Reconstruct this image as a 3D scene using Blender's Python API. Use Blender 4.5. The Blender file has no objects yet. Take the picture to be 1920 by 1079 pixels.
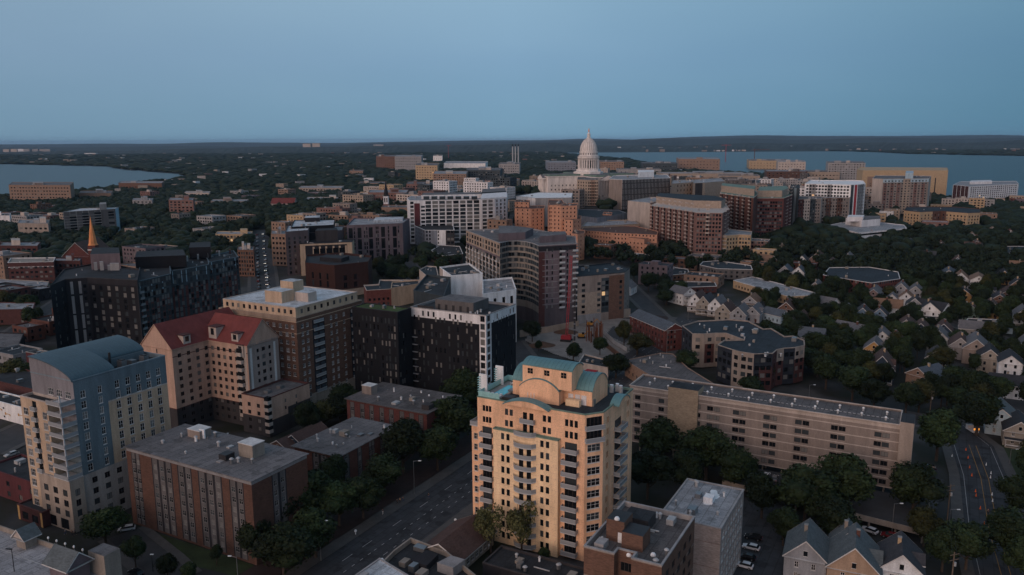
import bpy, math, random
import numpy as np
from mathutils import Matrix, Vector
random.seed(7); NR=np.random.RandomState(7)
sc=bpy.context.scene; COL=sc.collection
# ---------------- camera ----------------
FOC=1490.; PIT=math.atan((539.5-264)/FOC); ROLL=math.radians(-0.3); CH=105.
cam=bpy.data.objects.new("camera",bpy.data.cameras.new("camera")); COL.objects.link(cam)
cam.location=(0,0,CH); cam.data.sensor_width=36; cam.data.lens=36*1490/1920; cam.data.clip_end=90000; cam.data.clip_start=1
cam.rotation_euler=(Matrix.Rotation(math.pi/2-PIT,3,'X')@Matrix.Rotation(-ROLL*-1,3,'Z')).to_euler(); sc.camera=cam
# ---------------- world ----------------
w=bpy.data.worlds.new("World"); sc.world=w; w.use_nodes=True
nt=w.node_tree; N=nt.nodes; Lk=nt.links
bg=N['Background']; bg.inputs[1].default_value=1.0
tc=N.new('ShaderNodeTexCoord'); sp=N.new('ShaderNodeSeparateXYZ'); Lk.new(tc.outputs['Generated'],sp.inputs[0])
def ramp(sock,stops,interp='LINEAR'):
    r=N.new('ShaderNodeValToRGB'); r.color_ramp.interpolation=interp
    e=r.color_ramp.elements
    while len(e)<len(stops): e.new(0.5)
    for i,(p_,c_) in enumerate(stops): e[i].position=p_; e[i].color=(*c_,1)
    Lk.new(sock,r.inputs[0]); return r.outputs[0]
elev=ramp(sp.outputs['Z'],[(0,(.185,.342,.479)),(.03,(.188,.344,.484)),(.097,(.209,.361,.521)),(.163,(.238,.397,.552)),(.32,(.20,.32,.45)),(1,(.165,.255,.36))])
mx=N.new('ShaderNodeMath'); mx.operation='MULTIPLY_ADD'; mx.inputs[1].default_value=.5; mx.inputs[2].default_value=.5; Lk.new(sp.outputs['X'],mx.inputs[0])
az=ramp(mx.outputs[0],[(0,(1.15,.97,.92)),(.23,(1.01,.92,.89)),(.5,(1,1,1)),(.65,(.80,.86,.88)),(.77,(.56,.68,.71)),(1,(.5,.62,.66))])
m1=N.new('ShaderNodeMixRGB'); m1.blend_type='MULTIPLY'; m1.inputs[0].default_value=1; Lk.new(elev,m1.inputs[1]); Lk.new(az,m1.inputs[2])
# soft cloud veil
nz=N.new('ShaderNodeTexNoise'); nz.inputs['Scale'].default_value=1.6; nz.inputs['Detail'].default_value=3
mp=N.new('ShaderNodeMapping'); mp.inputs['Scale'].default_value=(1,1,3.5); Lk.new(tc.outputs['Generated'],mp.inputs[0]); Lk.new(mp.outputs[0],nz.inputs[0])
cl=ramp(nz.outputs[0],[(.3,(.915,.94,.96)),(.7,(1.085,1.06,1.04))])
m2=N.new('ShaderNodeMixRGB'); m2.blend_type='MULTIPLY'; m2.inputs[0].default_value=1; Lk.new(m1.outputs[0],m2.inputs[1]); Lk.new(cl,m2.inputs[2])
# afterglow low in the west, behind the camera
SUNAZ=math.radians(232)
dv=N.new('ShaderNodeVectorMath'); dv.operation='DOT_PRODUCT'; dv.inputs[1].default_value=(math.cos(SUNAZ)*.98,math.sin(SUNAZ)*.98,.2); Lk.new(tc.outputs['Generated'],dv.inputs[0])
glow=ramp(dv.outputs['Value'],[(.1,(0,0,0)),(.7,(.26,.165,.115)),(1,(1.3,.80,.56))])
m3=N.new('ShaderNodeMixRGB'); m3.blend_type='ADD'; m3.inputs[0].default_value=1; Lk.new(m2.outputs[0],m3.inputs[1]); Lk.new(glow,m3.inputs[2])
Lk.new(m3.outputs[0],bg.inputs[0])
# ---------------- sun (already very low and soft) ----------------
sl=bpy.data.lights.new("sun",'SUN'); sl.energy=.42; sl.angle=math.radians(22); sl.color=(1,.68,.50)
so=bpy.data.objects.new("sun",sl); COL.objects.link(so)
sd=Vector((math.cos(SUNAZ)*math.cos(math.radians(11)),math.sin(SUNAZ)*math.cos(math.radians(11)),math.sin(math.radians(11))))
so.rotation_euler=sd.to_track_quat('Z','Y').to_euler(); so.location=sd*50
sc.view_settings.view_transform='Standard'; sc.view_settings.look='None'; sc.view_settings.exposure=0; sc.view_settings.gamma=1
cy=sc.cycles; cy.use_denoising=True; cy.max_bounces=5; cy.diffuse_bounces=3; cy.glossy_bounces=2; cy.transmission_bounces=2; cy.volume_bounces=0; cy.transparent_max_bounces=8
cy.caustics_reflective=False; cy.caustics_refractive=False
# ---------------- camera geometry helpers: pixels of the photo to metres ----------------
_c,_s=math.cos(PIT),math.sin(PIT)
def ray(px,py):
    a=(px-960)/FOC; b=(539.5-py)/FOC; c,s=math.cos(ROLL),math.sin(ROLL); a,b=a*c-b*s,a*s+b*c
    return (a,_c+b*_s,-_s+b*_c)
def U(px,py,z=0.):
    d=ray(px,py); t=(z-CH)/d[2]; return (d[0]*t,d[1]*t)
def P(x,y,z):
    z-=CH; dep=y*_c-z*_s; up=y*_s+z*_c; a=x/dep; b=up/dep; c,s=math.cos(-ROLL),math.sin(-ROLL); a,b=a*c-b*s,a*s+b*c
    return (960+a*FOC,539.5-b*FOC)
def hill(x,y):
    return 34*math.exp(-((x-98)**2+(y-1020)**2)/(2*270.**2))
def G(px,py,up=0.):
    z=up
    for _ in range(25):
        x,y=U(px,py,z); z=.5*z+.5*(hill(x,y)+up)
    return x,y,z-up
# ---------------- materials ----------------
MATS={}
def mat(name,col,rough=.85,var=.18,scale=.35,metal=0,kind='noise',spec=.3,rnd=0.,emit=0,fine=.10,bump=0):
    m=bpy.data.materials.new(name); m.use_nodes=True; MATS[name]=m
    t=m.node_tree; n=t.nodes; k=t.links; b=n['Principled BSDF']
    b.inputs['Roughness'].default_value=rough; b.inputs['Metallic'].default_value=metal
    b.inputs['Specular IOR Level'].default_value=spec
    if kind=='flat': b.inputs['Base Color'].default_value=(*col,1)
    else:
        g=n.new('ShaderNodeNewGeometry')
        a=n.new('ShaderNodeTexNoise'); a.inputs['Scale'].default_value=scale; a.inputs['Detail'].default_value=5; a.inputs['Roughness'].default_value=.65
        if kind=='streak':
            mp=n.new('ShaderNodeMapping'); mp.inputs['Scale'].default_value=(1,1,.18); k.new(g.outputs['Position'],mp.inputs[0]); k.new(mp.outputs[0],a.inputs[0])
        else: k.new(g.outputs['Position'],a.inputs[0])
        r=n.new('ShaderNodeMapRange'); r.inputs[1].default_value=.28; r.inputs[2].default_value=.72; r.inputs[3].default_value=1-var; r.inputs[4].default_value=1+var
        k.new(a.outputs[0],r.inputs[0])
        f=n.new('ShaderNodeTexNoise'); f.inputs['Scale'].default_value=3.1 if kind!='course' else 1.; f.inputs['Detail'].default_value=2
        if kind=='course':
            mp=n.new('ShaderNodeMapping'); mp.inputs['Scale'].default_value=(1.2,1.2,5.); k.new(g.outputs['Position'],mp.inputs[0]); k.new(mp.outputs[0],f.inputs[0])
        else: k.new(g.outputs['Position'],f.inputs[0])
        r2=n.new('ShaderNodeMapRange'); r2.inputs[1].default_value=.3; r2.inputs[2].default_value=.7; r2.inputs[3].default_value=1-fine; r2.inputs[4].default_value=1+fine
        k.new(f.outputs[0],r2.inputs[0])
        mu=n.new('ShaderNodeMath'); mu.operation='MULTIPLY'; k.new(r.outputs[0],mu.inputs[0]); k.new(r2.outputs[0],mu.inputs[1])
        out=mu.outputs[0]
        if kind=='roof':
            mq=n.new('ShaderNodeMapping'); mq.inputs['Rotation'].default_value=(0,0,-1.073); k.new(g.outputs['Position'],mq.inputs[0])
            bt=n.new('ShaderNodeTexBrick'); bt.inputs['Scale'].default_value=.11; bt.inputs['Color1'].default_value=(.86,.86,.86,1); bt.inputs['Color2'].default_value=(1.1,1.1,1.1,1); bt.inputs['Mortar'].default_value=(.66,.66,.66,1); bt.inputs['Mortar Size'].default_value=.012; bt.inputs['Bias'].default_value=.1; k.new(mq.outputs[0],bt.inputs[0])
            sp2=n.new('ShaderNodeSeparateColor'); k.new(bt.outputs['Color'],sp2.inputs[0])
            pn=n.new('ShaderNodeTexNoise'); pn.inputs['Scale'].default_value=.22; pn.inputs['Detail'].default_value=3; k.new(g.outputs['Position'],pn.inputs[0])
            pr=n.new('ShaderNodeMapRange'); pr.inputs[1].default_value=.56; pr.inputs[2].default_value=.62; pr.inputs[3].default_value=1; pr.inputs[4].default_value=.62; k.new(pn.outputs[0],pr.inputs[0])
            m7=n.new('ShaderNodeMath'); m7.operation='MULTIPLY'; k.new(sp2.outputs[0],m7.inputs[0]); k.new(pr.outputs[0],m7.inputs[1]); m8=n.new('ShaderNodeMath'); m8.operation='MULTIPLY'; k.new(out,m8.inputs[0]); k.new(m7.outputs[0],m8.inputs[1]); out=m8.outputs[0]
        if rnd:
            oi=n.new('ShaderNodeObjectInfo'); r3=n.new('ShaderNodeMapRange'); r3.inputs[3].default_value=1-rnd; r3.inputs[4].default_value=1+rnd; k.new(oi.outputs['Random'],r3.inputs[0])
            m4=n.new('ShaderNodeMath'); m4.operation='MULTIPLY'; k.new(out,m4.inputs[0]); k.new(r3.outputs[0],m4.inputs[1]); out=m4.outputs[0]
        vm=n.new('ShaderNodeVectorMath'); vm.operation='SCALE'; vm.inputs[0].default_value=col; k.new(out,vm.inputs['Scale']); k.new(vm.outputs[0],b.inputs['Base Color'])
        if bump:
            bn=n.new('ShaderNodeBump'); bn.inputs['Strength'].default_value=bump; bn.inputs['Distance'].default_value=.3; k.new(a.outputs[0],bn.inputs['Height']); k.new(bn.outputs[0],b.inputs['Normal'])
    if emit:
        b.inputs['Emission Color'].default_value=(*col,1); b.inputs['Emission Strength'].default_value=emit
    return m
for a_ in [
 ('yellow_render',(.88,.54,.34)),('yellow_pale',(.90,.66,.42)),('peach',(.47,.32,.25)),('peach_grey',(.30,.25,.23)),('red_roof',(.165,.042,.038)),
 ('cream',(.50,.375,.27)),('cream_light',(.47,.41,.37)),('stone',(.36,.33,.31)),('stone_warm',(.37,.31,.26)),('capitol_stone',(.74,.69,.66)),
 ('teal_wall',(.13,.175,.205)),('teal_light',(.19,.25,.29)),('lavender',(.21,.205,.225)),('tan',(.36,.28,.22)),('beige',(.26,.218,.195)),('beige_light',(.32,.27,.235)),
 ('white_wall',(.70,.70,.72)),('white_stucco',(.78,.79,.80)),('grey_panel',(.115,.11,.112)),('grey_blue',(.20,.22,.26)),('grey_mid',(.26,.26,.27)),('grey_light',(.31,.305,.31)),
 ('black_panel',(.010,.011,.015)),('charcoal',(.022,.022,.027)),('charcoal_warm',(.045,.042,.045)),('mauve',(.15,.12,.135)),('mauve_dark',(.10,.085,.095)),
 ('dark_glass_wall',(.05,.065,.075)),('brown_metal',(.05,.022,.018)),('white_metal',(.78,.80,.82)),('concrete',(.27,.265,.26)),('concrete_warm',(.27,.24,.21)),
 ('maroon',(.10,.03,.035)),('slate_panel',(.022,.028,.04)),('blue_house',(.16,.25,.36)),('navy',(.03,.05,.08)),('green_house',(.22,.30,.24)),('ochre',(.50,.30,.12)),
 ('pink_house',(.27,.19,.175)),('cream_siding',(.31,.285,.25)),('grey_siding',(.29,.305,.33)),('peach_siding',(.38,.275,.20)),('white_siding',(.70,.73,.76)),('window_tan',(.30,.22,.17)),
 ('light_blue',(.38,.50,.58)),('copper_green',(.16,.24,.20)),('trim',(.60,.60,.60)),('dark_trim',(.06,.05,.05)),('rust',(.16,.06,.03)),('copper_spire',(.75,.30,.12))]:
    mat(a_[0],a_[1],kind='streak',var=.26)
for a_ in [('brick',(.125,.055,.042)),('brick_red',(.125,.045,.04)),('brick_orange',(.105,.056,.042)),('brick_dark',(.085,.035,.033)),('brick_tan',(.27,.185,.14)),('brick_brown',(.15,.085,.062)),
 ('brick_rose',(.20,.115,.10)),('brick_apricot',(.52,.28,.19)),('brick_grey',(.27,.22,.20)),('yellow_stone',(.36,.28,.20)),('white_brick',(.34,.29,.27)),('sandstone',(.36,.29,.235)),('brick_sand',(.45,.33,.21))]:
    mat(a_[0],a_[1],kind='course',fine=.22,scale=.5)
for a_ in [('roof_grey',(.15,.145,.15)),('roof_light',(.30,.31,.33)),('roof_white',(.52,.56,.60)),('roof_dark',(.03,.033,.038)),('roof_blue',(.028,.038,.048)),('gravel',(.12,.11,.11)),
  ('green_roof',(.055,.085,.018)),('deck',(.30,.30,.315))]:
    mat(a_[0],a_[1],var=.35,scale=.11,fine=.22,kind='roof')
for a_ in [('shingle_dark',(.050,.052,.060)),('shingle_blue',(.085,.105,.13)),('shingle_brown',(.085,.052,.045)),('shingle_grey',(.13,.13,.14)),('shingle_tan',(.20,.125,.085)),('shingle_black',(.03,.032,.038)),('shingle_slate',(.10,.12,.13))]:
    mat(a_[0],a_[1],var=.2,scale=.5,kind='course',fine=.2)
mat('teal_roof',(.13,.27,.29),rough=.5,var=.1,metal=.2); mat('blue_roof',(.072,.118,.145),rough=.45,var=.1,metal=.2); mat('roof_seam',(.085,.16,.19),rough=.5)
mat('pool_water',(.10,.62,.76),rough=.08,spec=.5,var=.05); mat('pool_glass',(.33,.60,.60),rough=.1,spec=.6)
mat('asphalt',(.045,.048,.054),var=.22,scale=.25,kind='roof'); mat('asphalt_old',(.05,.051,.054),var=.25,scale=.2); mat('pavement',(.085,.082,.08),var=.2,scale=.4); mat('paint_white',(.40,.40,.40)); mat('paint_yellow',(.34,.19,.05))
mat('sand',(.22,.20,.185),var=.25,scale=.2); mat('earth',(.10,.055,.035),var=.3,scale=.3); mat('mulch',(.035,.022,.02),var=.3); mat('lawn',(.030,.045,.018),var=.35,scale=.3)
mat('bark',(.06,.045,.035),kind='noise'); mat('wood_pole',(.16,.12,.09)); mat('steel',(.25,.26,.27),rough=.4,metal=.6); mat('galv',(.40,.41,.42),rough=.5); mat('black_steel',(.03,.03,.033),rough=.5)
mat('crane_red',(.40,.04,.05),rough=.5); mat('machine_yellow',(.45,.22,.04),rough=.5); mat('cone_orange',(.85,.16,.03)); mat('canopy_red',(.35,.02,.025))
mat('glass_dark',(.010,.012,.015),rough=.12,kind='flat',spec=.5); mat('glass_mid',(.045,.055,.062),rough=.18,kind='flat',spec=.5); mat('glass_blind',(.17,.17,.165),rough=.4,kind='flat'); mat('glass_green',(.035,.07,.065),rough=.12,kind='flat',spec=.5)
mat('glass_blue',(.06,.085,.11),rough=.15,kind='flat',spec=.6); mat('rail_glass',(.30,.32,.34),rough=.25,kind='flat',spec=.5); mat('rail_white',(.50,.52,.54),kind='flat'); mat('skylight',(.75,.78,.8),rough=.3)
mat('lit_white',(1,.93,.8),kind='flat',emit=1.6); mat('lit_orange',(1,.36,.05),kind='flat',emit=.9); mat('lit_green',(.1,.9,.55),kind='flat',emit=.5); mat('lit_window',(1,.62,.3),kind='flat',emit=.45)
mat('tyre',(.012,.012,.012)); mat('rim',(.35,.35,.36),metal=.6,rough=.4)
for n_,c_ in [('car_white',(.62,.63,.65)),('car_black',(.012,.012,.014)),('car_grey',(.14,.145,.15)),('car_silver',(.38,.39,.40)),('car_red',(.16,.015,.02)),('car_blue',(.04,.08,.16)),('car_teal',(.10,.17,.20))]:
    mat(n_,c_,rough=.25,kind='flat',spec=.6)
mat('skin',(.45,.27,.19)); mat('cloth_dark',(.02,.02,.025)); mat('cloth_white',(.6,.6,.6)); mat('cloth_blue',(.06,.09,.16)); mat('hair',(.02,.013,.01))
GL=['glass_dark','glass_mid','glass_blind']
# ---------------- mesh collector ----------------
class MB:
    def __init__(s): s.v=[]; s.f=[]; s.m=[]; s.names=[]
    def mi(s,m):
        if m not in s.names: s.names.append(m)
        return s.names.index(m)
    def face(s,pts,m):
        b=len(s.v); s.v+=[tuple(p) for p in pts]; s.f.append(tuple(range(b,b+len(pts)))); s.m.append(s.mi(m))
    def prism(s,poly,z0,z1,m,top=None,bottom=False):
        n=len(poly)
        for i in range(n):
            a,b=poly[i],poly[(i+1)%n]; s.face([(a[0],a[1],z0),(b[0],b[1],z0),(b[0],b[1],z1),(a[0],a[1],z1)],m)
        s.face([(p[0],p[1],z1) for p in poly],top or m)
        if bottom: s.face([(p[0],p[1],z0) for p in reversed(poly)],m)
    def box(s,o,d,a0,a1,b0,b1,z0,z1,m,top=None):
        e=(-d[1],d[0]); q=lambda a,b:(o[0]+d[0]*a+e[0]*b,o[1]+d[1]*a+e[1]*b)
        s.prism([q(a0,b0),q(a1,b0),q(a1,b1),q(a0,b1)],z0,z1,m,top,True)
    def abox(s,x0,x1,y0,y1,z0,z1,m,top=None): s.box((0,0),(1,0),x0,x1,y0,y1,z0,z1,m,top)
    def tube(s,p,q,r0,r1,m,n=8,cap=True):
        p,q=Vector(p),Vector(q); ax=(q-p).normalized(); u=ax.orthogonal().normalized(); v=ax.cross(u)
        A=[p+u*r0*math.cos(2*math.pi*i/n)+v*r0*math.sin(2*math.pi*i/n) for i in range(n)]
        B=[q+u*r1*math.cos(2*math.pi*i/n)+v*r1*math.sin(2*math.pi*i/n) for i in range(n)]
        for i in range(n): s.face([A[i],A[(i+1)%n],B[(i+1)%n],B[i]],m)
        if cap: s.face(list(reversed(A)),m); s.face(B,m)
    def lathe(s,c,prof,m,n=32):
        for (r0,z0),(r1,z1) in zip(prof,prof[1:]):
            for i in range(n):
                a,b=2*math.pi*i/n,2*math.pi*(i+1)/n
                pts=[(c[0]+r0*math.cos(a),c[1]+r0*math.sin(a),z0),(c[0]+r0*math.cos(b),c[1]+r0*math.sin(b),z0),(c[0]+r1*math.cos(b),c[1]+r1*math.sin(b),z1),(c[0]+r1*math.cos(a),c[1]+r1*math.sin(a),z1)]
                if r1<1e-4: pts=pts[:3]
                elif r0<1e-4: pts=[pts[0],pts[2],pts[3]]
                s.face(pts,m)
    def mesh(s,name,off=(0,0,0)):
        me=bpy.data.meshes.new(name); me.from_pydata([(x-off[0],y-off[1],z-off[2]) for x,y,z in s.v],[],s.f)
        for k in s.names: me.materials.append(MATS[k])
        me.polygons.foreach_set('material_index',s.m); me.update(); return me
    def build(s,name,parent=None,off=None,kind=None):
        if not s.f: return None
        if off is None: off=tuple(parent['_o']) if parent is not None else (0,0,0)
        o=bpy.data.objects.new(name,s.mesh(name,off)); COL.objects.link(o)
        if parent is not None: o.parent=parent
        else: o.location=off
        if kind: o['kind']=kind
        return o
def tag(o,label=None,cat=None,group=None,kind=None):
    if label: o['label']=label
    if cat: o['category']=cat
    if group: o['group']=group
    if kind: o['kind']=kind
    return o
def thing(name,label,cat,loc,group=None,rz=0):
    o=bpy.data.objects.new(name,None); COL.objects.link(o); o.location=loc; o.rotation_euler=(0,0,rz); o.empty_display_size=.5
    o['_o']=tuple(loc); return tag(o,label,cat,group)
def copy_tree(o,parent=None):
    c=o.copy(); COL.objects.link(c)
    if parent is not None: c.parent=parent
    for ch in list(o.children): copy_tree(ch,c)
    return c
# ---------------- windows ----------------
_wm={}
def wmesh(w_,h_,style,var):
    key=(round(w_,2),round(h_,2),style,var)
    if key in _wm: return _wm[key]
    g=var if isinstance(var,str) else GL[var]; b=MB(); x,z=w_/2,h_/2
    if style=='n':
        b.face([(-x,.12,-z),(x,.12,-z),(x,.12,z),(-x,.12,z)],g)
    else:
        fm={'w':'trim','d':'dark_trim','t':'window_tan','c':'concrete'}[style[0]]; t=.09
        b.face([(-x,.14,-z),(x,.14,-z),(x,.14,z),(-x,.14,z)],g)
        for (p0,p1,q0,q1) in [(-x,x,-z,-z+t),(-x,x,z-t,z),(-x,-x+t,-z+t,z-t),(x-t,x,-z+t,z-t)]: b.abox(p0,p1,.06,.135,q0,q1,fm)
        nm=int(style[1]) if len(style)>1 else (1 if w_>1.3 else 0)
        for i in range(nm):
            cx=-x+(i+1)*w_/(nm+1); b.abox(cx-.04,cx+.04,.08,.136,-z+t,z-t,fm)
        if h_>1.2 and style[0]!='d': b.abox(-x+t,x-t,.09,.137,z*.12-.03,z*.12+.03,fm)
        if style[0]=='w': b.abox(-x-.05,x+.05,-.06,.06,-z-.12,-z+.0,fm)
    _wm[key]=b.mesh('window'); return _wm[key]
def fillets(fr): pass
# face spec ---------------------------------------------------
def H(u0,u1,n,w_,h_,z0,fh,nf,st='w',skip=0,mix=(.5,.3,.2)):   # evenly spaced columns
    return [('h',u0+(i+.5)/n*(u1-u0),w_,h_,z0+k*fh,st,mix) for i in range(n) for k in range(nf) if random.random()>=skip]
def Cn(us,w_,h_,z0,fh,nf,st='w',mix=(.5,.3,.2)):
    return [('h',u,w_,h_,z0+k*fh,st,mix) for u in us for k in range(nf)]
def R(u0,u1,z0,z1,m): return [('r',u0,u1,z0,z1,m)]
def B(us,w_,dep,z0,fh,nf,m='rail_white',rm=None): return [('b',u,w_,dep,z0+k*fh,m,rm) for u in us for k in range(nf)]
def bands(z0,fh,nf,m,t=.5,u0=0,u1=1):
    return [('r',u0,u1,z0+k*fh,z0+k*fh+t,m) for k in range(nf)]
def face(mb,wins,bal,p0,p1,z0,z1,base,spec):
    L=math.hypot(p1[0]-p0[0],p1[1]-p0[1]); d=((p1[0]-p0[0])/L,(p1[1]-p0[1])/L); inn=(-d[1],d[0])
    Hh=z1-z0; holes=[]; regs=[]
    for s in spec or []:
        if s[0]=='h':
            _,u,w_,h_,zz,st,mix=s; c=u*L
            if c-w_/2<.15 or c+w_/2>L-.15 or zz+h_>Hh-.15 or zz<.05: continue
            if any(c-w_/2<o[1]+.05 and c+w_/2>o[0]-.05 and zz<o[3]+.05 and zz+h_>o[2]-.05 for o in holes): continue
            holes.append((c-w_/2,c+w_/2,zz,zz+h_,st,mix))
        elif s[0]=='r':
            if s[3]<Hh-.01 and s[4]>0: regs.append((max(0,s[1])*L,min(1,s[2])*L,max(0,s[3]),min(Hh,s[4]),s[5]))
        else: bal.append((s,p0,d,inn,L,z0))
    q=lambda u,v,dp=0:(p0[0]+d[0]*u+inn[0]*dp,p0[1]+d[1]*u+inn[1]*dp,z0+v)
    vs=sorted({0,Hh,*[round(x,4) for h_ in holes for x in h_[2:4]],*[round(x,4) for r in regs for x in r[2:4]]})
    for v0,v1 in zip(vs,vs[1:]):
        if v1-v0<1e-3: continue
        vm=(v0+v1)/2; hh=[h_ for h_ in holes if h_[2]<vm<h_[3]]; rr=[r for r in regs if r[2]<vm<r[3]]
        us=sorted({0,L,*[x for h_ in hh for x in h_[:2]],*[x for r in rr for x in r[:2] if 0<x<L]})
        run=None
        for u0,u1 in zip(us,us[1:]):
            if u1-u0<1e-4: continue
            um=(u0+u1)/2
            if any(h_[0]<um<h_[1] for h_ in hh): m=None
            else:
                m=base
                for r in rr:
                    if r[0]<um<r[1]: m=r[4]
            if run and run[2]==m: run[1]=u1
            else:
                if run and run[2]: mb.face([q(run[0],v0),q(run[1],v0),q(run[1],v1),q(run[0],v1)],run[2])
                run=[u0,u1,m]
        if run and run[2]: mb.face([q(run[0],v0),q(run[1],v0),q(run[1],v1),q(run[0],v1)],run[2])
    for (a,b,c,e,st,mix) in holes:
        m=base; um,vm=(a+b)/2,c-.01
        for r in regs:
            if r[0]<um<r[1] and r[2]<vm<r[3]: m=r[4]
        D=.15
        mb.face([q(a,c),q(b,c),q(b,c,D),q(a,c,D)],m); mb.face([q(a,e,D),q(b,e,D),q(b,e),q(a,e)],m)
        mb.face([q(a,c),q(a,c,D),q(a,e,D),q(a,e)],m); mb.face([q(b,c,D),q(b,c),q(b,e),q(b,e,D)],m)
        cx=q((a+b)/2,(c+e)/2); wins.append((cx,d,inn,b-a,e-c,st,mix))
def place_wins(root,wins,lim=100,name='window'):
    o=root['_o']
    wins.sort(key=lambda t:(t[0][0]**2+t[0][1]**2+(t[0][2]-CH)**2)/max(.02,(t[3]*t[4])))
    rest=MB()
    for i,(c,d,inn,w_,h_,st,mix) in enumerate(wins):
        if isinstance(mix,str): var=mix
        else:
            r=random.random(); var=0 if r<mix[0] else (1 if r<mix[0]+mix[1] else 2)
            if math.hypot(c[0],c[1])>420 and random.random()<.002: var='lit_window'
        dist=math.hypot(c[0],c[1])
        if dist>330: st='n'
        me=wmesh(w_,h_,st,var)
        if i<lim:
            ob=bpy.data.objects.new(name,me); COL.objects.link(ob); ob.parent=root
            ob.matrix_local=Matrix(((d[0],inn[0],0,c[0]-o[0]),(d[1],inn[1],0,c[1]-o[1]),(0,0,1,c[2]-o[2]),(0,0,0,1)))
        else:
            mn=[m.name for m in me.materials]
            for p in me.polygons:
                pts=[me.vertices[k].co for k in p.vertices]
                rest.face([(c[0]+d[0]*v.x+inn[0]*v.y,c[1]+d[1]*v.x+inn[1]*v.y,c[2]+v.z) for v in pts],mn[p.material_index])
    rest.build('windows',root,kind='stuff')
def place_bals(root,bal,lim=100):
    bal.sort(key=lambda t:(t[1][0])**2+t[1][1]**2-t[0][4]*50); rest=MB()
    for i,(s,p0,d,inn,L,z0) in enumerate(bal):
        _,u,w_,dep,zz,m,rm=s; mb=MB() if i<lim else rest
        o=(p0[0]+d[0]*(u*L),p0[1]+d[1]*(u*L))
        far=math.hypot(*o)>420
        mb.box(o,d,-w_/2,w_/2,-dep,-.01,z0+zz-.2,z0+zz,m)
        r=rm or 'rail_glass'
        mb.box(o,d,-w_/2,w_/2,-dep,-dep+.06,z0+zz+.08,z0+zz+1.0,r)
        if not far:
            mb.box(o,d,-w_/2,-w_/2+.06,-dep+.06,-.01,z0+zz+.08,z0+zz+1.0,r); mb.box(o,d,w_/2-.06,w_/2,-dep+.06,-.01,z0+zz+.08,z0+zz+1.0,r)
            mb.box(o,d,-w_/2-.02,w_/2+.02,-dep-.03,-dep+.08,z0+zz+1.0,z0+zz+1.08,m)
        if i<lim: mb.build('balcony',root)
    rest.build('balconies',root,kind='stuff')
def inset(poly,t):
    n=len(poly); out=[]
    for i in range(n):
        p,a,b=poly[i],poly[i-1],poly[(i+1)%n]
        e1=Vector((p[0]-a[0],p[1]-a[1])).normalized(); e2=Vector((b[0]-p[0],b[1]-p[1])).normalized()
        n1=Vector((-e1.y,e1.x)); n2=Vector((-e2.y,e2.x)); k=(n1+n2); dd=max(.3,1+n1.dot(n2)); k=k*(t/dd); out.append((p[0]+k.x,p[1]+k.y))
    return out
def roofmesh(mb,poly,z1,par,cop,rm,t=.35):
    """coping ring, inner parapet faces, roof sheet"""
    ins=inset(poly,t); out=inset(poly,-.08); n=len(poly); zc=z1+.12
    for i in range(n):
        j=(i+1)%n
        mb.face([(*out[i],zc),(*out[j],zc),(*ins[j],zc),(*ins[i],zc)],cop)
        mb.face([(*out[i],z1-.18),(*out[j],z1-.18),(*out[j],zc),(*out[i],zc)],cop)
        mb.face([(*poly[i],z1-.18),(*poly[j],z1-.18),(*out[j],z1-.18),(*out[i],z1-.18)],cop)
        mb.face([(*ins[j],z1-par),(*ins[i],z1-par),(*ins[i],zc),(*ins[j],zc)],cop)
    mb.face([(*p,z1-par) for p in ins],rm)
def inpoly(x,y,poly):
    c=False; n=len(poly); j=n-1
    for i in range(n):
        xi,yi=poly[i][0],poly[i][1]; xj,yj=poly[j][0],poly[j][1]
        if (yi>y)!=(yj>y) and x<(xj-xi)*(y-yi)/(yj-yi)+xi: c=not c
        j=i
    return c
def clutter(root,poly,z,seed):
    """small plant, hatches, pipes and stains on a flat roof"""
    rr=random.Random(seed); x0,x1=min(p[0] for p in poly),max(p[0] for p in poly); y0,y1=min(p[1] for p in poly),max(p[1] for p in poly); ins=inset(poly,2.5); D=math.hypot(x0,y0)
    A=(x1-x0)*(y1-y0)*.5; n=int(min(9 if D<450 else 4,2+A/90)); k=0; t=0
    while k<n and t<80:
        t+=1; x=rr.uniform(x0,x1); y=rr.uniform(y0,y1)
        if not inpoly(x,y,ins): continue
        k+=1; mb=MB(); r=rr.random(); d=(math.cos(1.073),math.sin(1.073))
        if r<.45: s=rr.uniform(.6,1.5); mb.box((x,y),d,-s,s,-s*.7,s*.7,z-.05,z+rr.uniform(.7,1.7),rr.choice(['galv','concrete_warm','grey_light','steel'])); mb.build('rooftop_unit',root)
        elif r<.8: q_=rr.uniform(.15,.3); mb.tube((x,y,z-.05),(x,y,z+rr.uniform(.6,1.4)),q_,q_,rr.choice(['galv','white_metal','steel']),8); mb.build('roof_vent',root)
        else: L_=rr.uniform(2,6); mb.box((x,y),d if r<.9 else (-d[1],d[0]),0,L_,-.12,.12,z+.1,z+.32,rr.choice(['galv','trim'])); mb.build('roof_pipe',root)
BOXES=[]   # footprints, so that trees keep clear
def polyb(name,label,cat,poly,z0,z1,wall,roof,specs,par=.8,cop=None,group=None,units=0,parts=True,lim=100):
    cx=sum(p[0] for p in poly)/len(poly); cy_=sum(p[1] for p in poly)/len(poly)
    root=thing(name,label,cat,(cx,cy_,z0),group); BOXES.append(poly)
    mb=MB(); wins=[]; bal=[]
    for i in range(len(poly)):
        face(mb,wins,bal,poly[i],poly[(i+1)%len(poly)],z0,z1,wall,specs.get(i))
    mb.build('wall',root)
    rb=MB(); roofmesh(rb,poly,z1,par,cop or wall,roof); rb.build('roof',root)
    place_wins(root,wins,lim); place_bals(root,bal,lim)
    if z1-z0>3: clutter(root,poly,z1-par,int(abs(cx*7+cy_)))
    return root
class Bd: pass
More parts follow.
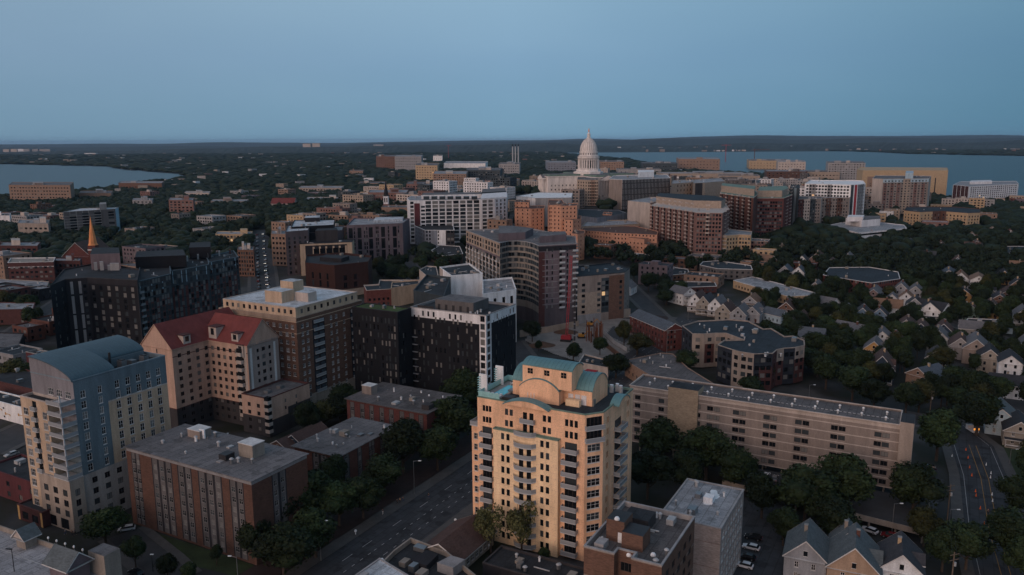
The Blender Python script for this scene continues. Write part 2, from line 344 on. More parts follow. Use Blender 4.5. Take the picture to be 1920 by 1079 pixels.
def rectpoly(nx,ny,h,lx,rx,th=61.5,z0=None):
    """near top corner pixel, height above ground, pixel x of the left and right ends"""
    if z0 is None:
        x,y,zg=G(nx,ny,h); z0=zg
        # ground height at the foot
        z1=hill(x,y)+h; x,y=U(nx,ny,z1); z0=z1-h
    else: z1=z0+h; x,y=U(nx,ny,z1)
    t=math.radians(th); dR=(math.cos(t),math.sin(t)); dL=(-dR[1],dR[0])
    def solve(d,px):
        if isinstance(px,tuple): return px[0]
        lo,hi=.1,400.; sg=1 if P(x+d[0]*.5,y+d[1]*.5,z1)[0]>nx else -1
        for _ in range(50):
            m=(lo+hi)/2; X,Y=x+d[0]*m,y+d[1]*m
            bad=Y<20
            if not bad and (P(X,Y,z1)[0]-px)*sg<0: lo=m
            else: hi=m
        return lo
    i=Bd(); i.N=(x,y); i.dR=dR; i.dL=dL; i.z0=z0; i.z1=z1; i.l=solve(dL,lx); i.r=solve(dR,rx); i.h=h
    q=lambda a,b:(x+dR[0]*a+dL[0]*b,y+dR[1]*a+dL[1]*b); i.q=q
    i.poly=[q(0,0),q(i.r,0),q(i.r,i.l),q(0,i.l)]; return i
def bld(name,label,cat,nx,ny,h,lx,rx,wall,roof,L=(),Rr=(),th=61.5,par=.8,cop=None,group=None,units=(),z0=None,down=3,lim=100,Bk=()):
    i=rectpoly(nx,ny,h,lx,rx,th,z0)
    i.root=polyb(name,label,cat,i.poly,i.z0-.0,i.z1,wall,roof,{0:Rr,3:L,2:Bk},par,cop,group,lim=lim)
    for u in units: unit(i,*u)
    if PRINT: print('%-40s z0 %.0f z1 %.0f N(%.0f,%.0f) L %.0f R %.0f'%(label[:40],i.z0,i.z1,*i.N,i.l,i.r))
    return i
def lbox(i,name,a0,a1,b0,b1,z0,z1,m,top=None,rel='r'):
    """box in building coordinates: a along right face, b along left face; z relative to roof ('r') or ground ('g')"""
    zb=i.z1 if rel=='r' else i.z0; mb=MB(); mb.box(i.N,i.dR,a0,a1,b0,b1,zb+z0,zb+z1,m,top); return mb.build(name,i.root)
def unit(i,a,b,w_,l_,h_,m='galv',name='rooftop_unit',par=.8):
    """plant on a roof; a, b are fractions of the roof"""
    mb=MB(); a0=a*i.r; b0=b*i.l; z=i.z1-par
    mb.box(i.N,i.dR,a0-w_/2,a0+w_/2,b0-l_/2,b0+l_/2,z-.05,z+h_,m)
    if h_>1.5 and m in('galv','steel'): mb.box(i.N,i.dR,a0-w_/2+.2,a0+w_/2-.2,b0-l_/2+.2,b0+l_/2-.2,z+h_+.0,z+h_+.25,'black_steel')
    elif w_>3: mb.box(i.N,i.dR,a0-w_/2-.12,a0+w_/2+.12,b0-l_/2-.12,b0+l_/2+.12,z+h_,z+h_+.18,'trim')
    mb.build(name,i.root)
def vents(i,n,seed,a0=.1,a1=.9,b0=.08,b1=.92,par=.8):
    rr=random.Random(seed)
    for _ in range(n):
        mb=MB(); a,b=i.r*(a0+rr.random()*(a1-a0)),i.l*(b0+rr.random()*(b1-b0)); x,y=i.q(a,b); z=i.z1-par; r=.22+.2*rr.random(); hh=.6+.8*rr.random()
        mb.tube((x,y,z-.05),(x,y,z+hh),r,r,rr.choice(['galv','steel','white_metal']),8); mb.tube((x,y,z+hh),(x,y,z+hh+.3),r*1.6,r*.8,'galv',8)
        mb.build('roof_vent',i.root)
def auto(sp_,w_,h_,fh,L,Ht,sill=1.0,st='w',top=.6,mix=(.5,.3,.2),u0=0,u1=1,skip=0):
    n=max(1,round(L*(u1-u0)/sp_)); nf=max(1,int((Ht-top-sill-h_)/fh)+1)
    return H(u0,u1,n,w_,h_,sill,fh,nf,st,skip,mix)
PRINT=False
# ======================= setting: ground, water, roads =======================
def sheet(name,pts,z,m,kind='structure'):
    mb=MB(); mb.face([(x,y,z) for x,y in pts],m); return mb.build(name,kind=kind)
def terrain():
    xs=np.concatenate([np.linspace(-40000,-1500,12),np.linspace(-1300,1500,57),np.linspace(1700,40000,12)])
    ys=np.concatenate([[-3000,-500],np.linspace(0,2100,43),[2500,3500,6000,10000,20000,45000]])
    me=bpy.data.meshes.new('ground'); V=[(x,y,hill(x,y)-.25) for y in ys for x in xs]; nx=len(xs)
    F=[(j*nx+i,j*nx+i+1,(j+1)*nx+i+1,(j+1)*nx+i) for j in range(len(ys)-1) for i in range(nx-1)]
    me.from_pydata(V,[],F); me.materials.append(MATS['urban']); me.update(); me.polygons.foreach_set('use_smooth',[True]*len(F))
    o=bpy.data.objects.new('ground',me); COL.objects.link(o); o['kind']='structure'
def urban():
    m=mat('urban',(.06,.06,.05)); t=m.node_tree; n=t.nodes; k=t.links; b=n['Principled BSDF']
    g=n.new('ShaderNodeNewGeometry'); v=n.new('ShaderNodeTexNoise'); v.inputs['Scale'].default_value=.045; v.inputs['Detail'].default_value=4
    k.new(g.outputs['Position'],v.inputs[0]); r=n.new('ShaderNodeValToRGB'); e=r.color_ramp.elements
    for p_,c_ in [(.36,(.014,.019,.010,1)),(.47,(.024,.024,.018,1)),(.56,(.035,.036,.038,1)),(.66,(.065,.063,.06,1))]:
        x=e.new(p_); x.color=c_
    e.remove(e[0]); e.remove(e[-1]); k.new(v.outputs[0],r.inputs[0]); k.new(r.outputs[0],b.inputs['Base Color'])
urban(); terrain()
def water():
    m=mat('lake_water',(.02,.07,.09),rough=.38,kind='flat',spec=.45); t=m.node_tree; n=t.nodes; k=t.links; b=n['Principled BSDF']
    g=n.new('ShaderNodeNewGeometry'); mp=n.new('ShaderNodeMapping'); mp.inputs['Scale'].default_value=(.006,.02,1); k.new(g.outputs['Position'],mp.inputs[0])
    v=n.new('ShaderNodeTexNoise'); v.inputs['Scale'].default_value=1; v.inputs['Detail'].default_value=6; k.new(mp.outputs[0],v.inputs[0])
    r=n.new('ShaderNodeMapRange'); r.inputs[3].default_value=.8; r.inputs[4].default_value=1.25; k.new(v.outputs[0],r.inputs[0])
    vm=n.new('ShaderNodeVectorMath'); vm.operation='SCALE'; vm.inputs[0].default_value=(.012,.055,.075); k.new(r.outputs[0],vm.inputs['Scale']); k.new(vm.outputs[0],b.inputs['Base Color'])
    v2=n.new('ShaderNodeTexNoise'); v2.inputs['Scale'].default_value=.12; v2.inputs['Detail'].default_value=4; k.new(g.outputs['Position'],v2.inputs[0])
    bn=n.new('ShaderNodeBump'); bn.inputs['Strength'].default_value=.5; bn.inputs['Distance'].default_value=1; k.new(v2.outputs[0],bn.inputs['Height']); k.new(bn.outputs[0],b.inputs['Normal'])
water()
LAKE_L=[U(*p) for p in [(-500,400),(-100,385),(0,374),(60,372),(130,366),(200,358),(262,348),(330,341),(352,334),(338,327),(300,324),(262,320),(228,318),(205,313),(150,311.5),(60,309.5),(0,308),(-300,305),(-900,310)]]
LAKE_R=[U(*p) for p in [(1036,287.6),(1090,293),(1165,299),(1200,306),(1220,312),(1250,320),(1500,335),(1780,380),(1920,384),(2300,420),(2300,302),(1920,293),(1830,291.5),(1700,289),(1655,286.5),(1600,284.5),(1440,283),(1200,283),(1100,283.6)]]
def lake(name,pts):
    n=len(pts); out=[]
    rr=random.Random(3)
    for i in range(n):
        a,b=pts[i],pts[(i+1)%n]; L=math.hypot(b[0]-a[0],b[1]-a[1])
        for k in range(6):
            t=k/6; j=0 if k==0 else (rr.random()-.5)*min(.10*L,40)
            out.append((a[0]+(b[0]-a[0])*t-(b[1]-a[1])/max(L,1)*j,a[1]+(b[1]-a[1])*t+(b[0]-a[0])/max(L,1)*j))
    return sheet(name,out,.35,'lake_water')
lake('lake',LAKE_L); lake('lake.001',LAKE_R)
# far hills
mat('far_wood',(.033,.045,.042),var=.5,scale=.004,fine=.35)
def hills():
    """three ridgelines of wooded hills behind the lakes"""
    for ri,(d0,d1,prof) in enumerate([(6900,8200,lambda u:62 if u>.02 else 12+50*max(0,(u+.75)/.77)),
                        (10500,13000,lambda u:35+75*min(1,max(0,(u+.5)/.9))),(16000,21000,lambda u:70+95*min(1,max(0,(u+.45)/.9)))]):
        n,m=420,7; V=[];F=[]; ph=[random.random()*9 for _ in range(8)]
        for j in range(m):
            t=j/(m-1); y=d0+(d1-d0)*t
            for i in range(n):
                u=-.85+1.7*i/(n-1); x=u*y
                e=prof(u)*math.sin(min(1,t*1.6)*math.pi/2)
                nn=sum(math.sin(u*(7+9*k*1.31)+ph[k])*.5**(k*.55) for k in range(6))*.16+1
                yy=y+ (d1-d0)*.25*math.sin(u*5+ph[6]) if ri else y+ (600 if u<.04 else 0)*0
                V.append((x,yy,-2 if j==0 else e*nn+NR.rand()*(7 if ri==0 else 5)))
        F=[(j*n+i,j*n+i+1,(j+1)*n+i+1,(j+1)*n+i) for j in range(m-1) for i in range(n-1)]
        me=bpy.data.meshes.new('wooded_hills'); me.from_pydata(V,[],F); me.materials.append(MATS['far_wood']); me.update()
        o=bpy.data.objects.new('wooded_hills',me); COL.objects.link(o); o['kind']='structure'
hills()
# roads: strips draped on the ground
ROADS=[]
def strip(name,cl,wd,m,dz=.0,kind='structure',reg=True,side=0):
    """cl: centreline (world xy)"""
    pts=[]
    for a,b in zip(cl,cl[1:]):
        L=math.hypot(b[0]-a[0],b[1]-a[1]); n=max(1,int(L/15))
        pts+=[(a[0]+(b[0]-a[0])*k/n,a[1]+(b[1]-a[1])*k/n) for k in range(n)]
    pts.append(cl[-1]); mb=MB(); Lf=[];Rt=[]
    for i,p in enumerate(pts):
        a=pts[max(0,i-1)]; b=pts[min(len(pts)-1,i+1)]; d=Vector((b[0]-a[0],b[1]-a[1])).normalized(); nn=(-d.y,d.x)
        Lf.append((p[0]+nn[0]*(side+wd/2),p[1]+nn[1]*(side+wd/2))); Rt.append((p[0]+nn[0]*(side-wd/2),p[1]+nn[1]*(side-wd/2)))
    for i in range(len(pts)-1):
        mb.face([(*Rt[i],hill(*Rt[i])+dz),(*Rt[i+1],hill(*Rt[i+1])+dz),(*Lf[i+1],hill(*Lf[i+1])+dz),(*Lf[i],hill(*Lf[i])+dz)],m)
    if reg: ROADS.append((pts,wd/2))
    if name is None: return mb
    return mb.build(name,kind=kind)
def dash(cl,off,ln,gap,wd,m,z,solid=False):
    mb=MB(); tot=0
    for a,b in zip(cl,cl[1:]):
        L=math.hypot(b[0]-a[0],b[1]-a[1]); d=((b[0]-a[0])/L,(b[1]-a[1])/L); t=0
        while t<L:
            e=L if solid else min(L,t+ln); q=lambda s,o_:(a[0]+d[0]*s-d[1]*o_,a[1]+d[1]*s+d[0]*o_)
            pp=[q(t,off-wd/2),q(e,off-wd/2),q(e,off+wd/2),q(t,off+wd/2)]
            mb.face([(*p,hill(*p)+z) for p in pp],m)
            t=L if solid else t+ln+gap
    return mb
th=math.radians(61.2); DR=(math.cos(th),math.sin(th)); DLv=(-DR[1],DR[0])
# main avenue at the bottom centre
c0=U(700,1034); AV=[(c0[0]+DR[0]*t,c0[1]+DR[1]*t) for t in (-130,-60,0,60,125,290)]
def pave(cl,rw,pw,z=.10):
    for s in(-1,1): strip('pavement',cl,pw,'pavement',z,side=s*(rw+pw)/2,reg=False)
pave(AV,16.5,4); strip('road',AV,16.5,'asphalt',-.03,reg=True); ROADS[-1]=(ROADS[-1][0],12)
mk=MB()
for off,ln,gp in [(3.6,4,9),(-.2,1.1,2.1),(-3.8,1.1,2.6)]:
    d=dash(AV,off,ln,gp,.16,'paint_white',-.022); 
    for f_,mm in zip(d.f,d.m): mk.face([d.v[i] for i in f_],d.names[mm])
sx,sy=U(862,886)
for k in range(5): mk.box((sx,sy),DR,k*1.2,k*1.2+.5,-1.2,2.4,-.1,-.018,'paint_white')
mk.build('road_marking',kind='structure')
strip('brick_verge',AV,9,'mulch',.02,side=17.2,reg=False)
# avenue at the right, bending
RC=[U(1905,1150),U(1862,1000),U(1845,900),U(1822,838),U(1775,800),U(1700,790)]
pave(RC,13.5,3); strip('road',RC,13.5,'asphalt',-.03)
mk=MB()
for off,m_,so_ in [(5.6,'paint_white',True),(-5.6,'paint_white',True)]:
    d=dash(RC,off,3,3,.12,m_,-.022,so_)
    for f_,mm in zip(d.f,d.m): mk.face([d.v[i] for i in f_],m_)
for off in(.9,-1.2):
    d=dash(RC[:4],off,3,3,.16,'paint_yellow',-.022,True)
    for f_ in d.f: mk.face([d.v[i] for i in f_],'paint_yellow')
mk.build('road_marking',kind='structure')
# other streets
def road(px,wd=9,m='asphalt_old',pv=True):
    cl=[G(*p)[:2] for p in px]
    if pv: pave(cl,wd,2.5,.06)
    strip('road',cl,wd,m,-.06)
road([(505,640),(496,560),(492,500),(489,450),(487,432)],17,'asphalt_old')
road([(1140,500),(1200,560),(1260,618),(1330,680)],10)
road([(-40,850),(60,802),(160,760)],16,'asphalt_old')
road([(960,640),(1020,720),(1060,800)],9)
road([(1330,560),(1400,610),(1480,650)],7)
road([(760,480),(790,530),(830,600)],8)
road([(0,640),(120,560),(240,430)],9)
road([(1700,740),(1820,720),(1960,700)],14,'asphalt_old',False)
road([(1640,560),(1760,600),(1960,660)],8)
road([(1430,450),(1600,470),(1960,500)],8)
road([(230,1000),(300,1060),(330,1090)],8)
road([(1440,880),(1450,960),(1430,1090)],11,'asphalt',False)
# construction site, lots, lawns: flat sheets of ground cover
def gp(px,z,m,name):
    pl=[G(*p)[:2] for p in px]
    if max(hill(*p) for p in pl)<.3: return sheet(name,pl,z,m)
    mb=MB(); s=1.; x0,x1=min(p[0] for p in pl),max(p[0] for p in pl); y0,y1=min(p[1] for p in pl),max(p[1] for p in pl)
    for yy in np.arange(y0,y1,s):
        for xx in np.arange(x0,x1,s):
            if inpoly(xx+s/2,yy+s/2,pl): mb.face([(a,b_,hill(a,b_)+z) for a,b_ in((xx,yy),(xx+s,yy),(xx+s,yy+s),(xx,yy+s))],m)
    return mb.build(name,kind='structure')
gp([(985,640),(1040,665),(1120,690),(1180,660),(1185,600),(1100,590),(1000,600)],.12,'sand','building_site_ground')
gp([(1136,628),(1172,645),(1188,632),(1150,612)],.18,'asphalt_old','parking_lot')
gp([(236,1012),(330,1042),(372,1062),(440,1079),(480,1060),(300,1000)],.02,'lawn','lawn')
gp([(1385,860),(1640,960),(1740,1010),(1770,900),(1600,850),(1430,840)],.02,'asphalt_old','parking_lot')
gp([(1330,1090),(1410,1090),(1430,940),(1395,925)],.0,'asphalt','parking_lot')
gp([(1850,770),(1960,800),(1960,700),(1790,700)],.0,'asphalt_old','parking_lot')
gp([(1905,900),(1960,930),(1960,850),(1880,835),(1870,850)],.1,'lawn','lawn')
gp([(1600,640),(1560,1000),(1700,1100),(1440,1100),(1440,1000)],-.1,'asphalt_old','parking_lot') if 0 else None
# ======================= shape helpers =======================
def barrel(i,name,a0,a1,b0,b1,z,rise,m,end,along='a',n=14,over=.35,half=False,seams=True):
    """vault; along='a': axis runs along a, arch spans b"""
    mb=MB(); q=i.q
    c=(b0+b1)/2 if along=='a' else (a0+a1)/2; hw=((b1-b0) if along=='a' else (a1-a0))/2
    R_=(hw*hw+rise*rise)/(2*rise); al=math.asin(min(1,hw/R_)); arc=[(c+R_*math.sin(-al+2*al*k/n),z+rise-R_+R_*math.cos(-al+2*al*k/n)) for k in range(n+1)]
    if half: arc=[(b0+(b1-b0)*(1-math.cos(math.pi/2*k/n))**.8,z+rise*math.sin(math.pi/2*k/n)) for k in range(n+1)]
    e0,e1=(a0,a1) if along=='a' else (b0,b1)
    W=lambda e,s,zz:(*(q(e,s) if along=='a' else q(s,e)),zz)
    t=.22
    for k in range(n):
        (s0,z0),(s1,z1)=arc[k],arc[k+1]
        mb.face([W(e0-over,s0,z0+t),W(e0-over,s1,z1+t),W(e1+over,s1,z1+t),W(e1+over,s0,z0+t)],m)
        for ee in(e0-over,e1+over): mb.face([W(ee,s0,z0-.05),W(ee,s1,z1-.05),W(ee,s1,z1+t),W(ee,s0,z0+t)],m)
    for s_,z_ in (arc[0],arc[-1]):
        mb.face([W(e0-over,s_,z_-.15),W(e1+over,s_,z_-.15),W(e1+over,s_,z_+t),W(e0-over,s_,z_+t)],m)
    if seams:
        ns=int((e1-e0)/1.1)
        for j in range(1,ns):
            e=e0+(e1-e0)*j/ns
            for k in range(n):
                (s0,z0),(s1,z1)=arc[k],arc[k+1]
                mb.face([W(e-.05,s0,z0+t+.07),W(e-.05,s1,z1+t+.07),W(e+.05,s1,z1+t+.07),W(e+.05,s0,z0+t+.07)],'roof_seam')
    mb.build(name,i.root)
    eb=MB()
    for ee in(e0,e1): eb.face([W(ee,s,zz) for s,zz in arc]+([W(ee,arc[-1][0],arc[0][1])] if half else []),end)
    if half: eb.face([W(e0,arc[-1][0],arc[0][1]),W(e1,arc[-1][0],arc[0][1]),W(e1,*arc[-1]),W(e0,*arc[-1])],end)
    eb.build('arched_wall',i.root)
def gableroof(mb,q,a0,a1,b0,b1,z,rise,m,end,along='a',over=.5,trim='trim',hip=0,endmb=None):
    W=lambda e,s,zz:(*(q(e,s) if along=='a' else q(s,e)),zz)
    if along=='a': e0,e1,s0,s1=a0,a1,b0,b1
    else: e0,e1,s0,s1=b0,b1,a0,a1
    c=(s0+s1)/2; sl=rise/((s1-s0)/2); o=over; zo=z-sl*o; t=.18
    h0,h1=e0-o+hip,e1+o-hip
    mb.face([W(e0-o,s0-o,zo+t),W(e1+o,s0-o,zo+t),W(h1,c,z+rise+t),W(h0,c,z+rise+t)],m)
    mb.face([W(e1+o,s1+o,zo+t),W(e0-o,s1+o,zo+t),W(h0,c,z+rise+t),W(h1,c,z+rise+t)],m)
    if hip:
        for e,hh in((e0-o,h0),(e1+o,h1)): mb.face([W(e,s0-o,zo+t),W(e,s1+o,zo+t),W(hh,c,z+rise+t)],m)
    else:
        for e in(e0-o,e1+o):   # barge boards
            mb.face([W(e,s0-o,zo-.1),W(e,c,z+rise-.15),W(e,c,z+rise+t+.02),W(e,s0-o,zo+t+.02)],trim)
            mb.face([W(e,s1+o,zo-.1),W(e,c,z+rise-.15),W(e,c,z+rise+t+.02),W(e,s1+o,zo+t+.02)],trim)
        for e in(e0,e1): (endmb or mb).face([W(e,s0,z-.01),W(e,s1,z-.01),W(e,c,z+rise)],end)
    for s_ in(s0-o,s1+o): mb.face([W(e0-o,s_,zo-.08),W(e1+o,s_,zo-.08),W(e1+o,s_,zo+t),W(e0-o,s_,zo+t)],trim)
    mb.face([W(e0-o,s0-o,zo-.05),W(e1+o,s0-o,zo-.05),W(e1+o,s1+o,zo-.05),W(e0-o,s1+o,zo-.05)],trim)
def bldg(name,label,nx,ny,h,lx,rx,wall,roof,rise,along='a',L=(),Rr=(),th=61.5,group=None,hip=0,over=.6,trim='trim',cat='building'):
    """building under a pitched roof; no parapet"""
    i=rectpoly(nx,ny,h,lx,rx,th); cx,cy_=i.q(i.r/2,i.l/2); i.root=thing(name,label,cat,(cx,cy_,i.z0),group); BOXES.append(i.poly)
    mb=MB(); wins=[]; bal=[]; sp={0:Rr,3:L}
    for k in range(4): face(mb,wins,bal,i.poly[k],i.poly[(k+1)%4],i.z0,i.z1,wall,sp.get(k))
    rb=MB(); gableroof(rb,i.q,0,i.r,0,i.l,i.z1,rise,roof,wall,along,over,trim,hip,mb)
    mb.build('wall',i.root); rb.build('roof',i.root); place_wins(i.root,wins); place_bals(i.root,bal)
    return i
def pb(name,label,px,h,wall,roof,specs={},par=.8,cop=None,group=None,cat='building',z0=None,lim=100):
    if z0 is None:
        x,y,z0=G(*px[0],h)
    poly=[U(*p,z0+h) for p in px]
    i=Bd(); i.z0=z0; i.z1=z0+h; i.poly=poly; i.N=poly[0]; i.h=h
    L=math.hypot(poly[1][0]-poly[0][0],poly[1][1]-poly[0][1]); i.dR=((poly[1][0]-poly[0][0])/L,(poly[1][1]-poly[0][1])/L); i.dL=(-i.dR[1],i.dR[0]); i.r=L
    i.l=math.hypot(poly[-1][0]-poly[0][0],poly[-1][1]-poly[0][1]); i.q=lambda a,b:(i.N[0]+i.dR[0]*a+i.dL[0]*b,i.N[1]+i.dR[1]*a+i.dL[1]*b)
    i.root=polyb(name,label,cat,poly,z0,z0+h,wall,roof,specs,par,cop,group,lim=lim)
    if PRINT: print('%-40s'%label[:40],[(round(a),round(b)) for a,b in poly])
    return i
# ======================= foreground buildings =======================
# --- teal and cream tower with vaulted roof (left) ---
Tm=rectpoly(136,715,42,82,304,61.5)
Tm.l=19.; Tm.r=29.
q=Tm.q; Tm.poly=[q(0,0),q(Tm.r,0),q(Tm.r,Tm.l),q(0,Tm.l)]
hh=42; f0=16.4
Tm.root=polyb('apartment_tower','teal and cream apartment tower with a curved blue metal roof','apartment tower',Tm.poly,Tm.z0,Tm.z1,'teal_wall','roof_dark',
 {0:R(.33,1,15,33.2,'cream')+R(.33,1,33.2,33.6,'cream_light')+R(0,1,0,15,'stone')+H(.03,.14,1,1.5,2.1,15.6,3,8,'w1')+H(.20,.31,1,1.2,2.1,15.6,3,8,'w1')+H(.38,.96,5,1.4,2.2,15.6,3,8,'w1',mix=(.45,.35,.2))+H(.05,.96,7,1.6,1.7,2.2,3.2,4,'d1'),
  3:R(0,1,30,42,'lavender')+H(.35,.95,3,2.4,2.0,36.6,3,1,'w2')},par=1.2,cop='teal_light')
barrel(Tm,'vaulted_roof',0,Tm.r*.42,0,Tm.l,Tm.z1-.2,4.6,'blue_roof','lavender',half=True)
barrel(Tm,'vaulted_roof',Tm.r*.42+.7,Tm.r*.93,Tm.l*.38,Tm.l,Tm.z1+1.3,3.1,'blue_roof','teal_wall',half=True)
lbox(Tm,'roof_wall',Tm.r*.42,Tm.r*.93,.38*Tm.l-.5,.38*Tm.l-.1,-1.25,1.2,'teal_wall')
for a,b,h_ in((.6,.2,2.2),(.72,.22,1.4),(.85,.2,1.8)): unit(Tm,a,b,1.6,2.2,h_,'steel',par=1.2)
mb=MB(); x,y=q(Tm.r*.52,Tm.l*.3); mb.tube((x,y,Tm.z1-1.2),(x,y,Tm.z1+3.6),.35,.35,'black_steel'); mb.build('flue',Tm.root)
# cream wing in front of the vault, with corner balconies, and stone base
def wing(i,name,a0,a1,b0,b1,h,wall,roof,specs,par=.6,cop=None,z0=0):
    pl=[i.q(a0,b0),i.q(a1,b0),i.q(a1,b1),i.q(a0,b1)]; mb=MB(); wins=[]; bal=[]
    for k in range(4): face(mb,wins,bal,pl[k],pl[(k+1)%4],i.z0+z0,i.z0+h,wall,specs.get(k))
    mb.build(name,i.root); rb=MB(); roofmesh(rb,pl,i.z0+h,par,cop or wall,roof,.3); rb.build('roof',i.root); place_wins(i.root,wins,60); place_bals(i.root,bal)
wing(Tm,'wing_wall',-3.8,-.05,6.2,18.6,36.2,'cream','roof_dark',{3:H(.0,.32,1,2.2,2.1,1.2,2.98,11,'w2')+Cn([.86],2.0,2.1,1.2,2.98,11,'w2')+H(.36,.66,1,1.9,2.3,15.4,2.98,7,'n',mix=(1,0,0))+B([.51],2.2,.7,15.2,2.98,7)},cop='cream_light')
wing(Tm,'base_wall',-4.1,-.06,-.3,13.5,15.,'stone_warm','roof_light',{3:H(.05,.98,3,2.0,1.9,4.2,3.0,4,'d1')+H(.1,.9,2,3.6,3.0,.3,3,1,'n',mix=(1,0,0)),0:H(.1,.9,1,1.4,1.9,4.2,3.0,4,'d1')},par=.3,cop='stone')
for k in range(8):
    mb=MB(); z=Tm.z0+15.2+k*2.98
    mb.box(Tm.N,Tm.dR,-4.3,-.02,-.2,6.1,z-.2,z,'rail_white'); mb.box(Tm.N,Tm.dR,-4.3,-4.2,-.1,6.0,z+.1,z+1.05,'rail_glass'); mb.box(Tm.N,Tm.dR,-4.15,-.05,-.2,-.1,z+.1,z+1.05,'rail_glass')
    mb.build('balcony',Tm.root)
lbox(Tm,'corner_post',-4.2,-3.9,-.1,.2,-26.5,-3,'rail_white')
# --- long brick slab with grey window strips ---
def strips(us,ncs,base=1.9,fh=2.72,nf=8,w_=1.15,h_=1.5,m='grey_panel',top=None):
    o=[]
    for (a,b),n in zip(us,ncs):
        e=(b-a)*.15/n*2 if n>1 else (b-a)*.2
        o+=R(a,b,.6,top or 99,'charcoal')
        step=(b-a)/n
        for k in range(n): o+=R(a+k*step+e*.5,a+(k+1)*step-e*.5,.6,(top or 99),m)
        for k in range(n): o+=Cn([a+(k+.5)*step],w_,h_,base,fh,nf,'c1',(.6,.2,.2))
    return o
i=bld('brick_residence_hall','long eight-storey brick hall with grey window strips and a grey flat roof','building',471,904,22.4,236,575,'brick_orange','roof_grey',
 L=strips([(.04,.115),(.215,.385),(.43,.545),(.595,.78),(.835,.94)],[2,3,2,3,2],top=21.4,w_=1.35)+R(0,1,21.5,23,'grey_mid'),Rr=strips([(.34,.6)],[2],top=21.4)+R(0,1,21.5,23,'grey_mid'),par=.25,cop='grey_mid',th=61.2)
SLAB=i
lbox(i,'roof',-.5,i.r+.5,-.5,i.l+.5,.125,.32,'roof_grey'); i2=i; i.z1+=.32
unit(i,.78,.76,4,5,2.2,'beige',par=0); unit(i,.62,.26,4.2,5.2,3.6,'concrete_warm',par=0); unit(i,.36,.34,3,2.6,1.6,'black_steel',par=0)
mb=MB(); mb.box(i.N,i.dR,.72*i.r,.74*i.r,.69*i.l,.73*i.l,i.z1,i.z1+2.6,'white_metal'); mb.build('roof_door',i.root)
vents(i,9,5,par=0)
# --- lower brick hall behind it ---
i=bld('brick_residence_hall','four-storey brick hall with grey flat roof, between the long slab and the avenue trees','building',635,857,12,552,742,'brick','roof_grey',
 L=strips([(.40,.75)],[2],nf=4,top=11.3),Rr=strips([(.08,.17),(.30,.38),(.50,.60),(.7,.78),(.88,.96)],[1,1,2,1,2],nf=4,top=11.3),par=.2,cop='grey_mid')
lbox(i,'roof',-.8,i.r+.8,-.8,i.l+.8,.125,.34,'roof_grey'); i.z1+=.34
unit(i,.5,.55,2.6,2.2,1.5,'concrete_warm',par=0); vents(i,6,8,par=0)
i=bld('brick_residence_hall','brick hall with eight grey window strips, in front of the black tower','building',800,777,14,650,862,'brick_red','gravel',
 L=strips([(.04,.10),(.17,.23),(.29,.35),(.42,.48),(.54,.60),(.67,.73),(.79,.85),(.90,.96)],[1]*8,nf=5,top=13.3,w_=1.25),Rr=strips([(.3,.42),(.6,.72)],[2,2],nf=5,top=13.3),par=.2,cop='grey_mid')
lbox(i,'roof',-.7,i.r+.7,-.7,i.l+.7,.125,.34,'gravel'); i.z1+=.34
unit(i,.42,.9,3.6,4.2,3.0,'beige',par=0); unit(i,.2,.07,3,3,1.6,'charcoal_warm',par=0); vents(i,7,9,par=0)
# --- peach building with red roofs round a court ---
RA=rectpoly(322,655,31.5,266,396,61.5)
RA.r=34.; RA.l=16.5; q=RA.q
RA.root=thing('apartment_building','peach apartment block with red pitched roofs round a courtyard','apartment building',(*q(10,8),RA.z0)); BOXES.append([q(-1,-10),q(34,-10),q(34,17),q(-1,17)])
def redwing(i,a0,a1,b0,b1,h,specs,along,rise,endcol='peach'):
    pl=[i.q(a0,b0),i.q(a1,b0),i.q(a1,b1),i.q(a0,b1)]; mb=MB(); wins=[]; bal=[]
    for k in range(4): face(mb,wins,bal,pl[k],pl[(k+1)%4],i.z0,i.z0+h,'peach',specs.get(k))
    rb=MB(); gableroof(rb,i.q,a0,a1,b0,b1,i.z0+h,rise,'red_roof','peach',along,.35,'peach',endmb=mb); mb.build('wall',i.root); rb.build('roof',i.root); place_wins(i.root,wins,90); place_bals(i.root,bal)
low=R(0,1,0,8.6,'charcoal_warm')+R(0,1,8.6,9,'brick_dark')
redwing(RA,0,34,0,16.5,31.5,{0:low+H(.03,.97,8,1.5,1.5,1.6,2.9,10,'d1',mix=(.8,.1,.1))+R(0,1,28.2,28.5,'brick_dark'),3:low+H(.3,.7,1,.6,1.6,29,2.9,1,'d')},'a',8.2)
RB=rectpoly(463,648,31.5,398,525,61.5); RB.root=RA.root; RB.l=22.
wh=[]
for u in (.1,.5,.86):
    if u!=.5: wh+=R(u-.035,u+.035,9,30,'trim')
redwing(RB,0,15.5,0,24,31.5,{3:low+H(.05,.95,7,1.5,1.5,1.6,2.9,10,'d1',mix=(.8,.1,.1))+R(0,1,28.2,28.5,'brick_dark')+R(.86,.97,9,31,'cream_light'),
  0:low+wh+Cn([.32],1.1,1.4,10.3,2.9,7,'d',(1,0,0))+Cn([.5],1.6,1.5,10.3,2.9,8,'d1')+Cn([.7],1.1,1.4,10.3,2.9,7,'d',(1,0,0))+R(.28,.36,9,31,'peach_grey')+R(.36,1,9,31.5,'peach_grey')+R(0,.28,9,31.5,'peach_grey')+wh},'b',8.2)
